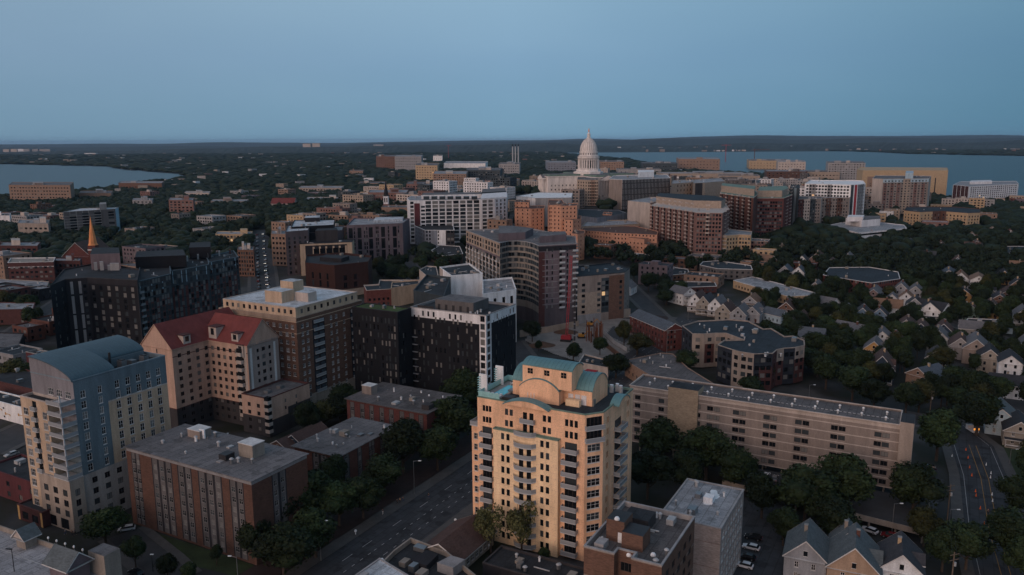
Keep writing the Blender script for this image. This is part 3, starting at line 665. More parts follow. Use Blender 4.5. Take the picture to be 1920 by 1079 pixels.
# stacked corner bay and dormers
for k in range(9):
    mb=MB(); mb.box(RB.N,RB.dR,-1.3,.6,2.2,4.6,RB.z0+4+k*2.9,RB.z0+5.3+k*2.9,'cream_light'); mb.box(RB.N,RB.dR,-1.15,.5,2.35,4.45,RB.z0+5.3+k*2.9,RB.z0+6.9+k*2.9,'glass_dark'); mb.build('bay_window',RB.root)
def dormer(i,a,b,z,w_,l_,h_,face_='L'):
    mb=MB(); z+=i.z1
    mb.box(i.N,i.dR,a-w_/2,a+w_/2,b-l_/2,b+l_/2,z-2.5,z+h_,'cream_light'); mb.box(i.N,i.dR,a-w_/2-.3,a+w_/2+.3,b-l_/2-.3,b+l_/2+.3,z+h_,z+h_+.25,'brick_dark')
    if face_=='L': mb.box(i.N,i.dR,a-w_/2-.06,a-w_/2+.02,b-.8,b+.8,z+.3,z+h_-.4,'glass_dark')
    else: mb.box(i.N,i.dR,a-.8,a+.8,b-l_/2-.06,b-l_/2+.02,z+.3,z+h_-.4,'glass_dark')
    mb.build('dormer',i.root)
dormer(RA,7,2.5,1.0,3.2,4.5,2.6,'R'); dormer(RA,26,2.8,1.5,4,5,3.6,'R'); dormer(RB,2.5,6.5,1.0,4.2,3.4,2.6,'L'); dormer(RB,2.6,18,1.6,4.6,4,3.2,'L'); dormer(RB,12.8,4,0.6,3.6,3.4,2.4,'L'); dormer(RB,1,3.2,-2.2,3.0,3.2,2.0,'L')
RC_=rectpoly(502,748,14.5,462,580,61.5); RC_.root=RA.root; RC_.l=13
wing(RC_,'lower_wing_wall',0,RC_.r,0,13,14.5,'peach','roof_grey',{3:R(0,1,0,7,'charcoal_warm')+H(.1,.8,2,1.5,1.5,1.6,2.9,5,'d1'),0:R(0,.45,0,6,'charcoal_warm')+R(.45,1,0,8.6,'charcoal_warm')+Cn([.4,.66],.8,1.3,8,2.7,2,'d')},cop='brick_dark')
for k in range(5):
    mb=MB(); mb.box(RC_.N,RC_.dR,-.5,1.4,-.4,1.6,RC_.z0+1.5+k*2.7,RC_.z0+2.8+k*2.7,'cream_light'); mb.box(RC_.N,RC_.dR,-.4,1.3,-.3,1.5,RC_.z0+2.8+k*2.7,RC_.z0+4.1+k*2.7,'glass_dark'); mb.build('bay_window',RC_.root)
unit(RC_,.3,.5,2,2,1,'steel',par=.6); unit(RC_,.6,.5,2,2,1,'steel',par=.6)
# --- brick tower with cream top storey ---
i=rectpoly(555,597,38,410,678,61.5); BT=i
rows=lambda us,w_,n=11:Cn(us,w_,1.6,2.0,3.15,n,'w1',(.5,.3,.2))
i.root=polyb('apartment_tower','tall brown brick tower with a cream top storey and white roof','apartment tower',i.poly,i.z0,i.z1,'brick_brown','roof_white',
 {3:rows([.04,.12,.2,.3,.38,.47,.56,.64,.72,.80,.88,.95],1.5,12)+R(0,1,31.6,31.9,'cream')+R(0,1,36.6,38.2,'tan')+R(0,1,36.2,36.5,'cream')+R(0,1,0,6,'stone_warm'),
  0:rows([.08,.15,.50,.58,.70],1.3,12)+R(.22,.40,5,35.5,'charcoal')+R(.80,.97,5,35.5,'charcoal')+H(.22,.40,2,2.4,2.1,6,3.15,9,'d2',mix='glass_blue')+H(.80,.97,2,2.4,2.1,6,3.15,9,'d2',mix='glass_blue')+B([.31,.885],5.4,.5,5.9,3.15,10)+R(0,1,31.6,31.9,'cream')+R(0,1,36.2,36.5,'cream')+R(0,1,0,6,'stone_warm')},par=.4,cop='tan')
wing(i,'top_storey_wall',1.4,i.r-1,1.4,i.l-1.2,41.6,'cream','roof_white',{3:H(.02,.98,12,1.3,1.7,1.2,3,1,'d1'),0:H(.04,.96,9,1.3,1.7,1.2,3,1,'d1')},par=.25,cop='cream_light',z0=37.7)
for a,b,w_,l_,h_,m_ in((.25,.42,7,9,4.6,'cream'),(.52,.50,6,7,6.6,'cream'),(.40,.22,5,7,3.6,'cream_light')):
    x0=a*i.r-w_/2; y0=b*i.l-l_/2; lbox(i,'lift_housing',x0,x0+w_,y0,y0+l_,3.2,3.35+h_,m_,'roof_white')
# --- black tower, two masses, white top band ---
bk1=rectpoly(745,586,38,660,771,61.5); slit=lambda n,nf,a=.05,b=.95,p=.35,w_=.8:H(a,b,n,w_,2.0,2.0,3.1,nf,'n',skip=p,mix=(.25,.45,.30))
bk1.root=polyb('apartment_tower','black tower with scattered narrow windows and a green planted roof','apartment tower',bk1.poly,bk1.z0,bk1.z1,'black_panel','green_roof',
 {3:slit(9,11,.02,.78)+H(.78,.96,3,.9,2.2,2.0,3.1,11,'n',skip=.3,mix=(.2,.4,.4)),0:slit(4,11,.05,.6,.6)},par=.2,cop='charcoal')
bk2=rectpoly(911,592,38,770,967,61.5)
wb=R(0,1,34.2,39,'white_wall')
bk2.root=polyb('apartment_tower','black tower with white panelled top storey and white corner strip','apartment tower',bk2.poly,bk2.z0,bk2.z1,'black_panel','roof_dark',
 {3:wb+R(.915,1,0,39,'white_wall')+H(.915,.998,1,2.0,2.3,1.2,3.1,12,'d1',mix=(.6,.2,.2))+H(.02,.9,15,.85,2.0,2.0,3.1,11,'n',skip=.45,mix=(.25,.45,.3))+H(.06,.86,11,.9,2.1,34.9,3,1,'d'),
  0:wb+R(0,.17,0,39,'white_wall')+H(.01,.16,1,2.2,2.3,1.2,3.1,12,'d1')+slit(9,11,.2,.97,.4,.5)+H(.2,.97,7,.8,2.1,34.9,3,1,'d')},par=.9,cop='grey_light')
lbox(bk2,'rooftop_unit',4,16,8,26,-.95,3.4,'grey_panel','roof_grey'); lbox(bk2,'rooftop_unit',16.05,20,12,20,-.95,1.9,'grey_light','roof_dark')
for k in range(5): lbox(bk2,'roof_door',3.9,4.05,10+k*3.4,11.1+k*3.4,-.8,1.6,'black_steel')
for k in range(12):
    mb=MB(); a=.3; b=1+k*2.6; mb.box(bk2.N,bk2.dR,a,a+.06,b,b+2.5,bk2.z1+.12,bk2.z1+1.1,'black_steel') if k in(9,10,11) else None; mb.build('railing',bk2.root)
vents(bk2,6,3,.1,.5,.05,.3,.9)
for k in range(8):
    mb=MB(); mb.box(bk2.N,bk2.dR,-.9,.02,bk2.l-3.2,bk2.l-.3,bk2.z0+4+3.1*k*1.0,bk2.z0+4.15+3.1*k,'grey_light'); mb.build('balcony',bk2.root)
# ======================= yellow tower with pool =======================
def frame(N,th,z0,h):
    i=Bd(); t=math.radians(th); i.N=N; i.dR=(math.cos(t),math.sin(t)); i.dL=(-i.dR[1],i.dR[0]); i.z0=z0; i.z1=z0+h; i.h=h
    i.q=lambda a,b:(N[0]+i.dR[0]*a+i.dL[0]*b,N[1]+i.dR[1]*a+i.dL[1]*b)
    def ab(px,py,z):
        x,y=U(px,py,z); x-=N[0]; y-=N[1]; return x*i.dR[0]+y*i.dR[1],x*i.dL[0]+y*i.dL[1]
    i.ab=ab; return i
Bp=U(1097,778,39); i=frame((Bp[0]+3.3*math.cos(math.radians(-28.5)),Bp[1]+3.3*math.sin(math.radians(-28.5))),61.5,0,39.)
Y=i; i.r=25.; i.l=34.; q=i.q
i.poly=[q(0,3.3),q(3.9,0),q(25,0),q(25,34),q(3,34),q(0,34)]
yl=31.
Ls=Cn([.065,.095,.125],.8,1.6,35.3-3.05,3.05,2,'n',(1,0,0))+Cn([.095],2.9,2.1,1.55,3.05,10,'d2',(.8,.2,0))+B([.10],3.7,1.5,1.4,3.05,10)
Ls+=Cn([.285,.33],.95,1.7,35.3-3.05,3.05,2,'d',(.7,.3,0))+Cn([.46,.52],1.2,2.3,34.6-3.05,3.05,2,'n',(1,0,0))+B([.49],4.0,1.1,34.4,3.05,1)
Ls+=Cn([.64,.685],.95,1.7,35.3-3.05,3.05,2,'d',(.5,.5,0))+Cn([.84,.882,.924],.9,1.8,35.2-3.05,3.05,2,'n',(1,0,0))+Cn([.88],3.3,2.2,1.4,3.05,10,'d2',(.8,.2,0))+B([.88],4.2,1.6,1.3,3.05,10)
cs=R(0,1,0,39,'yellow_render')+Cn([.5],4.3,2.7,35.4,3,1,'d3',(1,0,0))+Cn([.5],4.3,2.7,32.2,3,1,'d3',(1,0,0))+Cn([.5],3.6,1.9,1.7,3.05,10,'w2',(.5,.5,0))+B([.5],5.2,1.0,35.1,3,1)+B([.5],5.2,1.0,31.9,3,1)
Rs=Cn([.12,.155],.55,1.7,1.7,3.05,12,'n',(1,0,0))+Cn([.80,.85],.6,1.7,1.7,3.05,12,'n',(1,0,0))+Cn([.48],4.6,2.3,1.4,3.05,11,'d3',(.6,.4,0))+B([.48],5.4,1.8,1.2,3.05,11)
sc_lines=[]
for k in range(26): sc_lines+=R(0,1,1.3+k*1.525,1.33+k*1.525,'peach')
sideL=H(.1,.9,4,1.2,1.7,1.7,3.05,12,'w1')
i.root=polyb('apartment_tower','yellow apartment tower with green vaulted roof and a rooftop pool','apartment tower',i.poly,0,39.,'yellow_render','roof_blue',{5:sc_lines+Ls,0:cs,1:sc_lines+Rs,3:sideL,4:[]},par=.5,cop='copper_green')
# left bay and pale centre bay
wing(i,'side_bay_wall',2.2,14,34.06,37.2,30.2,'yellow_render','roof_blue',{3:sc_lines+H(.1,.9,1,1.9,1.7,1.7,3.05,9,'w1',mix=(.5,.5,0)),2:H(.1,.9,3,1.5,1.7,1.7,3.05,9,'w1')},cop='copper_green')
wing(i,'centre_bay_wall',-1.4,-.05,3.3+.215*30.7,3.3+.82*30.7,31.6,'yellow_pale','copper_green',{3:sc_lines+Cn([.15,.235],.95,1.75,1.6,3.05,10,'n',(.9,.1,0))+Cn([.76,.845],.95,1.75,1.6,3.05,10,'n',(.9,.1,0))+Cn([.44,.56],1.3,2.4,1.2,3.05,9,'n',(1,0,0))},par=.1,cop='copper_green')
for k in range(11):   # bowed balconies
    mb=MB(); z=i.z0+1.1+k*3.05; c=3.3+.52*30.7; pts=[]
    if k==10: z+=.0
    for j in range(9): t=-1+j/4.; pts.append(q(-1.42-1.7*(1-t*t)**.5*(1 if k<10 else .9)-(.0),c-t*3.3))
    pts2=[pts[0]]+pts[1:-1]+[pts[-1]]; mb.prism(list(pts2),z-.25,z,'rail_white',bottom=True)
    for a_,b_ in zip(pts,pts[1:]): mb.face([(*a_,z+.05),(*b_,z+.05),(*b_,z+1.0),(*a_,z+1.0)],'rail_glass'); mb.face([(*b_,z+.95),(*a_,z+.95),(*a_,z+1.05),(*b_,z+1.05)],'rail_white')
    if k!=10: mb.build('balcony',i.root)
    else: mb.build('balcony',i.root)
mb=MB(); mb.box(i.N,i.dR,1.,5.5,34.05,37.,30.2,30.45,'rail_white'); mb.box(i.N,i.dR,1.,1.1,34.05,37.,30.5,31.5,'rail_glass'); mb.box(i.N,i.dR,1.1,5.5,36.9,37.,30.5,31.5,'rail_glass'); mb.build('balcony',i.root)
barrel(i,'eyebrow_roof',-1.3,.9,12.6,25.6,i.z1-.35,1.7,'teal_roof','yellow_render',over=.2,seams=False)
barrel(i,'eyebrow_roof',10.5,18.5,-1.4,.8,i.z1-.35,1.6,'teal_roof','yellow_render',along='b',over=.2,seams=False)
# roof storeys
zr=38.5
a,b=i.ab(1110,763,zr); a2,b2=i.ab(952,735,zr); 
P2a,P2b,P2e=a,b,min(b2,27.5)
def vol(name,a0,a1,b0,b1,z0,z1,m):
    mb=MB(); mb.box(i.N,i.dR,a0,a1,b0,b1,z0,z1,m); mb.build(name,i.root)
D2=10.5
vol('penthouse_wall',a,a+D2,b,P2e,zr-.05,zr+3.9,'yellow_render'); barrel(i,'vaulted_roof',a,a+D2,b,P2e,zr+3.9,3.3,'teal_roof','yellow_render',along='b',over=.15)
a3,b3=i.ab(1048,761,zr); a4,b4=i.ab(975,748,zr)
vol('penthouse_wall',a3,a+.5,b3,b4,zr-.04,zr+3.6,'yellow_render'); barrel(i,'vaulted_roof',a3,a+4,b3,b4,zr+3.6,2.6,'teal_roof','yellow_render',over=.12)
zt=zr+6.6; a5,b5=i.ab(1072,717,zt); a6,b6=i.ab(982,702,zt)
vol('penthouse_wall',a5,a5+7,b5,b6,zr+4.1,zt+2.7,'yellow_render'); barrel(i,'vaulted_roof',a5,a5+7,b5,b6,zt+2.7,1.2,'teal_roof','yellow_render',along='b',over=.2)
for t in (.16,.5,.84):
    c=b5+(b6-b5)*t; mb=MB(); mb.box(i.N,i.dR,a5-.05,a5+.02,c-.75,c+.75,zt+.7,zt+2.1,'glass_dark'); mb.box(i.N,i.dR,a5-.09,a5-.05,c-.06,c+.06,zt+.7,zt+2.1,'window_tan'); mb.box(i.N,i.dR,a5-.09,a5-.05,c-.75,c+.75,zt+1.35,zt+1.45,'window_tan'); mb.build('window',i.root)
for t in (.1,.25,.42): vol('service_door',a-.06,a+.02,b+ (P2e-b)*t*.5+.4,b+(P2e-b)*t*.5+1.8,zr,zr+2.6,'white_wall')
vol('rooftop_unit',a-2.2,a-.9,b+2.6,b+6.4,zr-.05,zr+1.7,'yellow_pale')
for t in (.3,.34,.38): vol('roof_vent',a3-.5,a3-.35,b3+(b4-b3)*t*2,b3+(b4-b3)*t*2+.1,zr,zr+2.4,'white_metal')
vol('roof_hatch',a+5.5,a+7.5,b+1.6,b+4.6,zr+7.0,zr+7.4,'canopy_red')
for a_,b_ in((21.5,2.2),(22.6,3.6),(21,4.6)): mb=MB(); mb.tube((*q(a_,b_),zr-.05),(*q(a_,b_),zr+1.7),.6,.6,'galv',10); mb.tube((*q(a_,b_),zr+1.7),(*q(a_,b_),zr+2.1),.3,.5,'white_metal',10); mb.build('roof_vent',i.root)
# pool deck
pa,pbb=i.ab(925,716,zr); 
vol('pool_deck',1.2,16,28.,33.6,zr-.05,zr+.35,'concrete'); 
vol('pool_water',4.6,12.6,28.6,31.6,zr+.2,zr+.42,'pool_water')
for k in range(7):
    mb=MB(); b_=28.4+(k%4)*1.25; a_=1.7 if k<4 else 14.2; mb.box(i.N,i.dR,a_,a_+1.7,b_,b_+.65,zr+.4,zr+.62,'white_metal'); mb.box(i.N,i.dR,a_+1.3,a_+1.75,b_,b_+.65,zr+.62,zr+1.05,'white_metal'); o=mb.build('sun_lounger',None,off=(*q(a_,b_),zr+.35)); tag(o,'white sun lounger beside the rooftop pool of the yellow tower','sun lounger','sun loungers by the rooftop pool')
for a0,a1,b0,b1 in((.3,16.5,33.75,33.85),(.3,.4,27.5,33.7),(16.4,16.5,27.5,33.7)): vol('glass_railing',a0,a1,b0,b1,zr+.5,zr+2.0,'pool_glass')
for a_ in(3.4,12.2):
    vol('screen_wall',a_,a_+.35,33.0,36.6 if 0 else 35.4,zr+.3,zr+5.6,'white_metal')
    for k in range(7): vol('screen_slat',a_-1.2,a_,34.9,35.2,zr+.9+k*.65,zr+1.05+k*.65,'pool_glass')
vol('planter',1.3,3.6,24.0,27.2,zr-.04,zr+1.1,'black_steel')
# ======================= long beige slab on stilts =======================
lg=rectpoly(1688,797,23.4,1181,1712,61.5); lg.r=13.5
slabs=bands(0,2.85,8,'cream_light',.30)
zb=4.0
grp=lambda uu,h0=.9,nf=6,st='d1':Cn(uu,1.95,1.5,h0,2.85,nf,st,(.45,.35,.2))
Lsp=grp([.035,.059])+grp([.135,.145])
u=.265
for u in (.27,.345,.445,.56,.675,.80,.945): Lsp+=grp([u-.013,u+.013])
lg.root=thing('apartment_building','long six-storey beige slab with a stone stair tower and parking underneath','apartment building',(*lg.q(6,40),0)); BOXES.append([lg.q(-2,-6),lg.q(14,-6),lg.q(14,lg.l),lg.q(-2,lg.l)])
mb=MB(); wins=[]; bal=[]
for k in range(4): face(mb,wins,bal,lg.poly[k] if 0 else [lg.q(0,0),lg.q(lg.r,0),lg.q(lg.r,lg.l),lg.q(0,lg.l)][k],[lg.q(lg.r,0),lg.q(lg.r,lg.l),lg.q(0,lg.l),lg.q(0,0)][k],zb,lg.z1,'beige',{3:R(0,1,18.4,20,'cream_light')+slabs+Lsp,0:slabs}.get(k))
mb.face([(*p,zb) for p in reversed([lg.q(0,0),lg.q(lg.r,0),lg.q(lg.r,lg.l),lg.q(0,lg.l)])],'concrete'); mb.build('wall',lg.root); place_wins(lg.root,wins)
rb=MB(); roofmesh(rb,[lg.q(-.5,0),lg.q(lg.r+.3,0),lg.q(lg.r+.3,lg.l),lg.q(-.5,lg.l)],lg.z1+.1,.5,'cream_light','gravel',.3); rb.build('roof',lg.root)
lbox(lg,'stair_tower',-.8,6,lg.l*.715,lg.l*.835,-20,1.6,'yellow_stone','roof_dark'); lbox(lg,'stair_tower',-.9,8,-3.6,-.02,-19.4,1.2,'beige_light','roof_dark')
for k in range(14):
    b_=3+k*5.8
    if b_>lg.l-2: break
    for a_ in (1,6.5,12.5):
        mb=MB(); mb.box(lg.N,lg.dR,a_-.2,a_+.2,b_-.2,b_+.2,-.2,zb+.02,'concrete_warm'); mb.build('column',lg.root)
for k in range(12):
    for a_ in (3.4,8.6):
        mb=MB(); x,y=lg.q(a_+(.8 if k%2 else 0),4+k*6.6); mb.tube((x,y,lg.z1-.45),(x,y,lg.z1+.45),.28,.28,'galv',8); mb.tube((x,y,lg.z1+.45),(x,y,lg.z1+.8),.42,.25,'white_metal',8); mb.build('roof_vent',lg.root)
mb=MB()
for k in range(44): mb.box(lg.N,lg.dR,5.4,5.55,2+k*1.3,2.75+k*1.3,lg.z1-.38,lg.z1-.30,'trim')
mb.build('lightning_strip',lg.root)
# parking deck of the slab
pk=MB(); q=lg.q
pk.prism([q(-24,-9),q(-1.5,-9),q(-1.5,46),q(-17,46)],2.7,3.2,'asphalt_old',bottom=True)
o=thing('parking_deck','raised parking deck with pale parapet below the long beige slab','parking deck',(*q(-12,15),0)); BOXES.append([q(-24,-9),q(-1.5,-9),q(-1.5,46),q(-17,46)]); pk.build('deck',o)
pk=MB()
for p0,p1 in((q(-24,-9),q(-17,46)),(q(-1.5,-9),q(-24,-9))):
    L=math.hypot(p1[0]-p0[0],p1[1]-p0[1]); pk.box(p0,((p1[0]-p0[0])/L,(p1[1]-p0[1])/L),0,L,0,.25,2.5,4.1,'concrete_warm')
pk.build('parapet',o)
for k in range(9):
    mb=MB(); x,y=q(-23.3+k*.8,-8+k*6.5); mb.abox(x-.2,x+.2,y-.2,y+.2,-.2,2.72,'concrete_warm'); mb.build('column',o)
# ======================= front brick block and white block =======================
i=rectpoly(1241,1061,26,1095,1303,61.5); FB=i; q=i.q
nb=[q(0,0),q(i.r,0),q(i.r,i.l),q(0,i.l),q(0,i.l*.60),q(2.2,i.l*.60),q(2.2,i.l*.38),q(0,i.l*.38)]
i.root=polyb('apartment_building','brick apartment block with brick stair towers on its flat roof','apartment building',nb,i.z0,i.z1,'brick_brown','gravel',
 {0:H(.08,.95,5,2.0,1.6,1.4,2.9,8,'d1',mix=(.6,.3,.1))+bands(2.4,5.8,4,'beige',.2),3:bands(2.4,5.8,5,'beige_light',.2),7:bands(2.4,5.8,5,'beige_light',.2),5:H(.1,.9,1,2.4,1.9,1.2,2.9,8,'d2')},par=1.0,cop='grey_light')
lbox(i,'stair_tower',6.2,11,i.l*.62,i.l*.86,-1.05,3.6,'brick_brown','black_steel'); lbox(i,'stair_tower',4.6,9.2,i.l*.34,i.l*.615,-1.05,2.4,'brick_brown','black_steel')
lbox(i,'roof_door',6.05,6.18,i.l*.64,i.l*.70,-.95,1.2,'white_metal'); lbox(i,'stair_tower',13,18,i.l*.45,i.l*.80,-1.05,1.4,'charcoal_warm','roof_dark')
vents(i,9,12,.05,.9,.05,.95,1.)
for a,b in((.3,.73),(.2,.2),(.1,.46)):
    mb=MB(); x,y=q(a*i.r,b*i.l); z=i.z1+(3.6 if a==.3 else -1); mb.lathe((x,y),[(.0,z-.05),(.55,z),(.55,z+.25),(.35,z+.55),(0,z+.65)],'white_metal',12); mb.build('skylight_dome',i.root)
i=bld('apartment_building','pale block with a weathered light grey roof, right of the brick block','apartment building',1352,992,19,1236,1395,'white_brick','roof_light',
 L=bands(3,6,3,'brick_rose',.1),Rr=H(.05,.95,8,1.7,1.8,1.2,2.9,6,'w1',mix=(.3,.3,.4))+H(.1,1,8,.7,1.8,1.2,2.9,6,'w',mix=(.2,.3,.5)),par=.12,cop='grey_light')
unit(i,.55,.42,2.4,2.2,1.5,'white_metal',par=.12); vents(i,8,4,par=.12)
mb=MB(); rr=random.Random(2)
for k in range(9):
    x,y=i.q(i.r*(.5+.04*k),i.l*(.42+.03*math.sin(k))); pts=[(x+rr.uniform(.8,1.4)*math.cos(t*.9),y+rr.uniform(.8,1.4)*math.sin(t*.9),i.z1-.11+.004*k) for t in range(7)]; mb.face(pts,'skylight')
mb.build('roof_patch',i.root)
# ======================= bottom centre: small dark roofs, restaurant, house =======================
i=bldg('restaurant','low shop with a wide brown shingle roof beside the avenue','',0,0,0,0,0,'','',0) if 0 else None
i=bldg('low_building','low pale building with a wide brown shingle roof beside the avenue',862,1050,4,790,925,'cream_siding','shingle_brown',3.0,'a',Rr=H(.05,.95,7,1.3,1.5,.9,3,1,'w1'),th=61.5,hip=0,over=.8)
i=pb('low_building','low black-roofed building with pale stone parapets at the bottom edge',[(640,1130),(800,1150),(905,1090),(838,1035),(794,1018),(770,1009),(738,1033),(727,1044)],6,'charcoal_warm','roof_dark',{},1.1,'concrete_warm',z0=0)
mb=MB(); x,y=U(716,1052,5.5); mb.lathe((x,y),[(0,4.8),(.7,4.9),(.7,5.5),(.3,6.1),(0,6.2)],'white_metal',12); mb.build('skylight_dome',i.root)
onroof_=lambda px,z0,z1,m,nm: (lambda mb:(mb.prism([U(*p,i.z1+z0) for p in px],i.z1+z0-.3,i.z1+z1,m,None,True),mb.build(nm,i.root)))(MB())
onroof_([(770,1062),(800,1072),(822,1050),(800,1042)],-1.1,.4,'charcoal','rooftop_unit'); onroof_([(820,1072),(850,1082),(872,1066),(846,1058)],-1.1,1.2,'grey_mid','rooftop_unit'); onroof_([(775,1032),(795,1038),(802,1030),(783,1025)],-1.1,-.1,'steel','rooftop_unit')
i=pb('low_building','low shop with a patchy pale grey roof in the bottom centre',[(600,1125),(740,1160),(800,1100),(712,1047)],7,'grey_light','roof_white',{},.1,z0=0)
i=bld('low_building','black flat-roofed house left of the brick block','building',1080,1105,5,905,1110,'charcoal','roof_dark',L=[],Rr=[],par=.5,cop='charcoal_warm'); vents(i,5,6,par=.5)
# ======================= bottom left: parking garage =======================
g=frame(U(205,1105,9),61.5,0,9); g.r=60; g.l=70; q=g.q
g.root=thing('parking_garage','pale parking garage with a striped open top deck and metal gable roofs','parking garage',(*q(0,30),0)); BOXES.append([q(-20,-3),q(24,-3),q(24,80),q(-20,80)])
gl=U(0,985,10.2); gr_=U(185,1050,10.2)
L=math.hypot(gl[0]-gr_[0],gl[1]-gr_[1]); d=((gr_[0]-gl[0])/L,(gr_[1]-gl[1])/L)
gf=Bd(); nrm=(-d[1],d[0]); 
Wq=lambda u,v:(gr_[0]-d[0]*u-nrm[0]*v,gr_[1]-d[1]*u-nrm[1]*v)   # u to the left along the far wall, v toward the camera
mb=MB(); mb.prism([Wq(-6,45),Wq(-6,0),Wq(60,0),Wq(60,45)],-.2,9.,'concrete_warm','deck'); mb.build('deck',g.root)
mb=MB(); o_=Wq(60,0)
mb.box(Wq(60,0),d,0,66,-.35,-.02,9.02,10.25,'concrete_warm'); mb.build('parapet',g.root)
mb=MB()
for k in range(16): p=Wq(3+k*2.7,.6); mb.box(p,(-nrm[0],-nrm[1]),0,5,-.07,.07,9.0,9.012,'paint_white')
mb.box(Wq(46,6),d,0,44,-.1,.1,9.0,9.012,'paint_white'); mb.build('road_marking',g.root)
for k in range(6):
    mb=MB(); p=Wq(2+k*3.2,.2); mb.tube((*p,10.2),(*p,11.3),.06,.06,'steel',6); mb.lathe(p,[(0,11.2),(.2,11.3),(.24,11.6),(.12,11.85),(0,11.9)],'skylight',10); mb.build('lamp_globe',g.root)
mb=MB(); mb.prism([Wq(4,9),Wq(-2.5,9),Wq(-2.5,4),Wq(4,4)],9,13.,'mauve'); gq=lambda a,b:Wq(5-a,9.6-b); gableroof(mb,gq,0,8,0,6.2,13.,3.,'shingle_slate','mauve','a',.3); mb.build('stair_house',g.root)
mb=MB(); mb.prism([Wq(-1,3),Wq(-6.5,3),Wq(-6.5,-1),Wq(-1,-1)],-.1,14.2,'concrete_warm','roof_grey'); mb.build('stair_tower',g.root)
mb=MB(); mb.prism([Wq(25.5,3.4),Wq(22,3.4),Wq(22,.5),Wq(25.5,.5)],9,11.8,'concrete_warm'); gq=lambda a,b:Wq(26-a,3.9-b); gableroof(mb,gq,0,4.6,0,3.9,11.8,2.2,'shingle_slate','cream_light','b',.3); mb.build('stair_house',g.root)
# street row beyond the garage
bld('low_building','red brick corner shop with a dark roof left of the cream tower','shop',80,912,8,-30,150,'maroon','roof_dark',L=H(.1,.9,4,1.6,1.6,1.0,3.2,2,'d1'),Rr=H(.1,.9,4,1.4,1.6,1.0,3.2,2,'d1'),par=.5)
bld('low_building','low pub with tan pillars and dark glazing beside the cream tower','pub',78,962,4.5,32,110,'brick_dark','roof_dark',L=Cn([.3,.7],2.8,2.2,.7,3,1,'n',(1,0,0))+R(.0,.08,0,4.5,'ochre')+R(.92,1,0,4.5,'ochre'),par=.3)
i=bld('low_building','white building with three painted gold keys on its wall','building',62,770,7,-60,100,'white_stucco','roof_dark',L=Cn([.25,.55,.9],1.1,.8,1.0,3.4,2,'d'),Rr=[],par=.4)
mb=MB()
for u_,v_ in((.50,4.6),(.62,3.3),(.82,4.2)):
    c=i.q(-.02,i.l*(1-u_)); dn=(-i.dL[0],-i.dL[1])
    mb.box(c,dn,-1.5,1.2,-.06,-.01,v_-.12,v_+.12,'ochre'); mb.box(c,dn,-2.4,-1.5,-.06,-.01,v_-.5,v_+.5,'ochre'); mb.box(c,dn,.6,.8,-.06,-.01,v_-.6,v_-.12,'ochre'); mb.box(c,dn,1.0,1.2,-.06,-.01,v_-.6,v_-.12,'ochre')
mb.build('painted_keys',i.root)
bld('low_building','low brick building with a black flat roof behind the white wall with keys','building',80,735,8,-60,150,'brick_dark','roof_dark',L=[],par=.5)
bld('low_building','brick shop with black stepped parapet left of the curved blue roof','building',88,668,9,48,110,'maroon','roof_dark',L=H(.1,.9,2,1.4,1.4,4,3,1,'d'),par=.9,cop='concrete')
# ======================= middle distance =======================
def hb(nx,ny,by):
    x,y,z=G(nx,by); d=ray(nx,ny); t=math.hypot(x,y)/math.hypot(d[0],d[1]); return CH+t*d[2]-z
def au(n,nf,fh=3.,w_=1.4,h_=1.6,z=1.2,st='n',u0=.03,u1=.97,mix=(.6,.25,.15),skip=0): return H(u0,u1,n,w_,h_,z,fh,nf,st,skip,mix)
# curved-balcony tower
cb=[]
for k in range(14): cb+=R(0,1,1.5+k*3.2,4.1+k*3.2,'glass_dark')
cb=R(0,1,0,46,'concrete_warm')
for k in range(3,14): cb+=R(0,1,2.4+k*3.15,4.5+k*3.15,'dark_glass_wall')+H(.02,.98,3,1.5,2.0,2.45+k*3.15,3,1,'n',mix=(.4,.3,.3))
cb+=R(0,1,0,8,'mauve_dark')
rs=R(0,1,0,12,'mauve_dark')+R(0,1,12,42,'mauve')+R(0,1,42.4,45,'charcoal')+R(0,.16,0,42,'brick_dark')
for k in range(4,13): rs+=R(.1,1,k*3.15-.15,k*3.15+.1,'grey_mid')
rs+=Cn([.22,.36],.9,1.9,10.3,3.15,11,'n',(.5,.3,.2))+Cn([.58,.64],1.6,2.1,10.2,3.15,11,'n',(.5,.3,.2))+Cn([.76],1.0,2.0,10.3,3.15,11,'n')+B([.6,.95],3.4,1.4,10.1,3.15,11,'grey_light','rail_white')
ws=R(0,1,38,45.8,'tan')+R(0,1,0,36,'cream_light')
ws+=H(.0,1,10,5.2,2.3,9.5,3.15,9,'n',mix=(.35,.35,.3))+H(0,1,12,3.4,2.2,39,3.15,2,'n',mix=(.5,.3,.2))+B([.05,.15,.25,.35,.45,.55,.65,.75,.85,.95],3.,1.2,9.2,3.15,9,'tan','rail_white')
i=pb('apartment_tower','grey brown tower with a concave front of curved balconies',[(1010,461),(1081,457),(1079,444),(985,427),(874,432),(937,456),(953,452.5),(970,452),(986,453.5),(999,456.5)],45.7,'mauve','roof_grey',
 {0:rs,5:R(0,1,0,1,'tan'),4:ws,5:cb,6:cb,7:cb,8:cb,9:cb,1:rs},par=.6,cop='grey_light')
def onroof(i,name,px,z0,z1,m,top=None):
    mb=MB(); mb.prism([U(*p,i.z1+(z0 if z0>-2 else 0)) for p in px],i.z1+z0-.3,i.z1+z1,m,top,True); return mb.build(name,i.root)
onroof(i,'penthouse',[(935,452),(985,449),(1000,441),(960,436),(935,436)],-.6,3.6,'mauve','roof_grey'); onroof(i,'penthouse',[(1012,456),(1062,452),(1060,446),(1014,447)],-.6,3.2,'mauve','roof_grey')
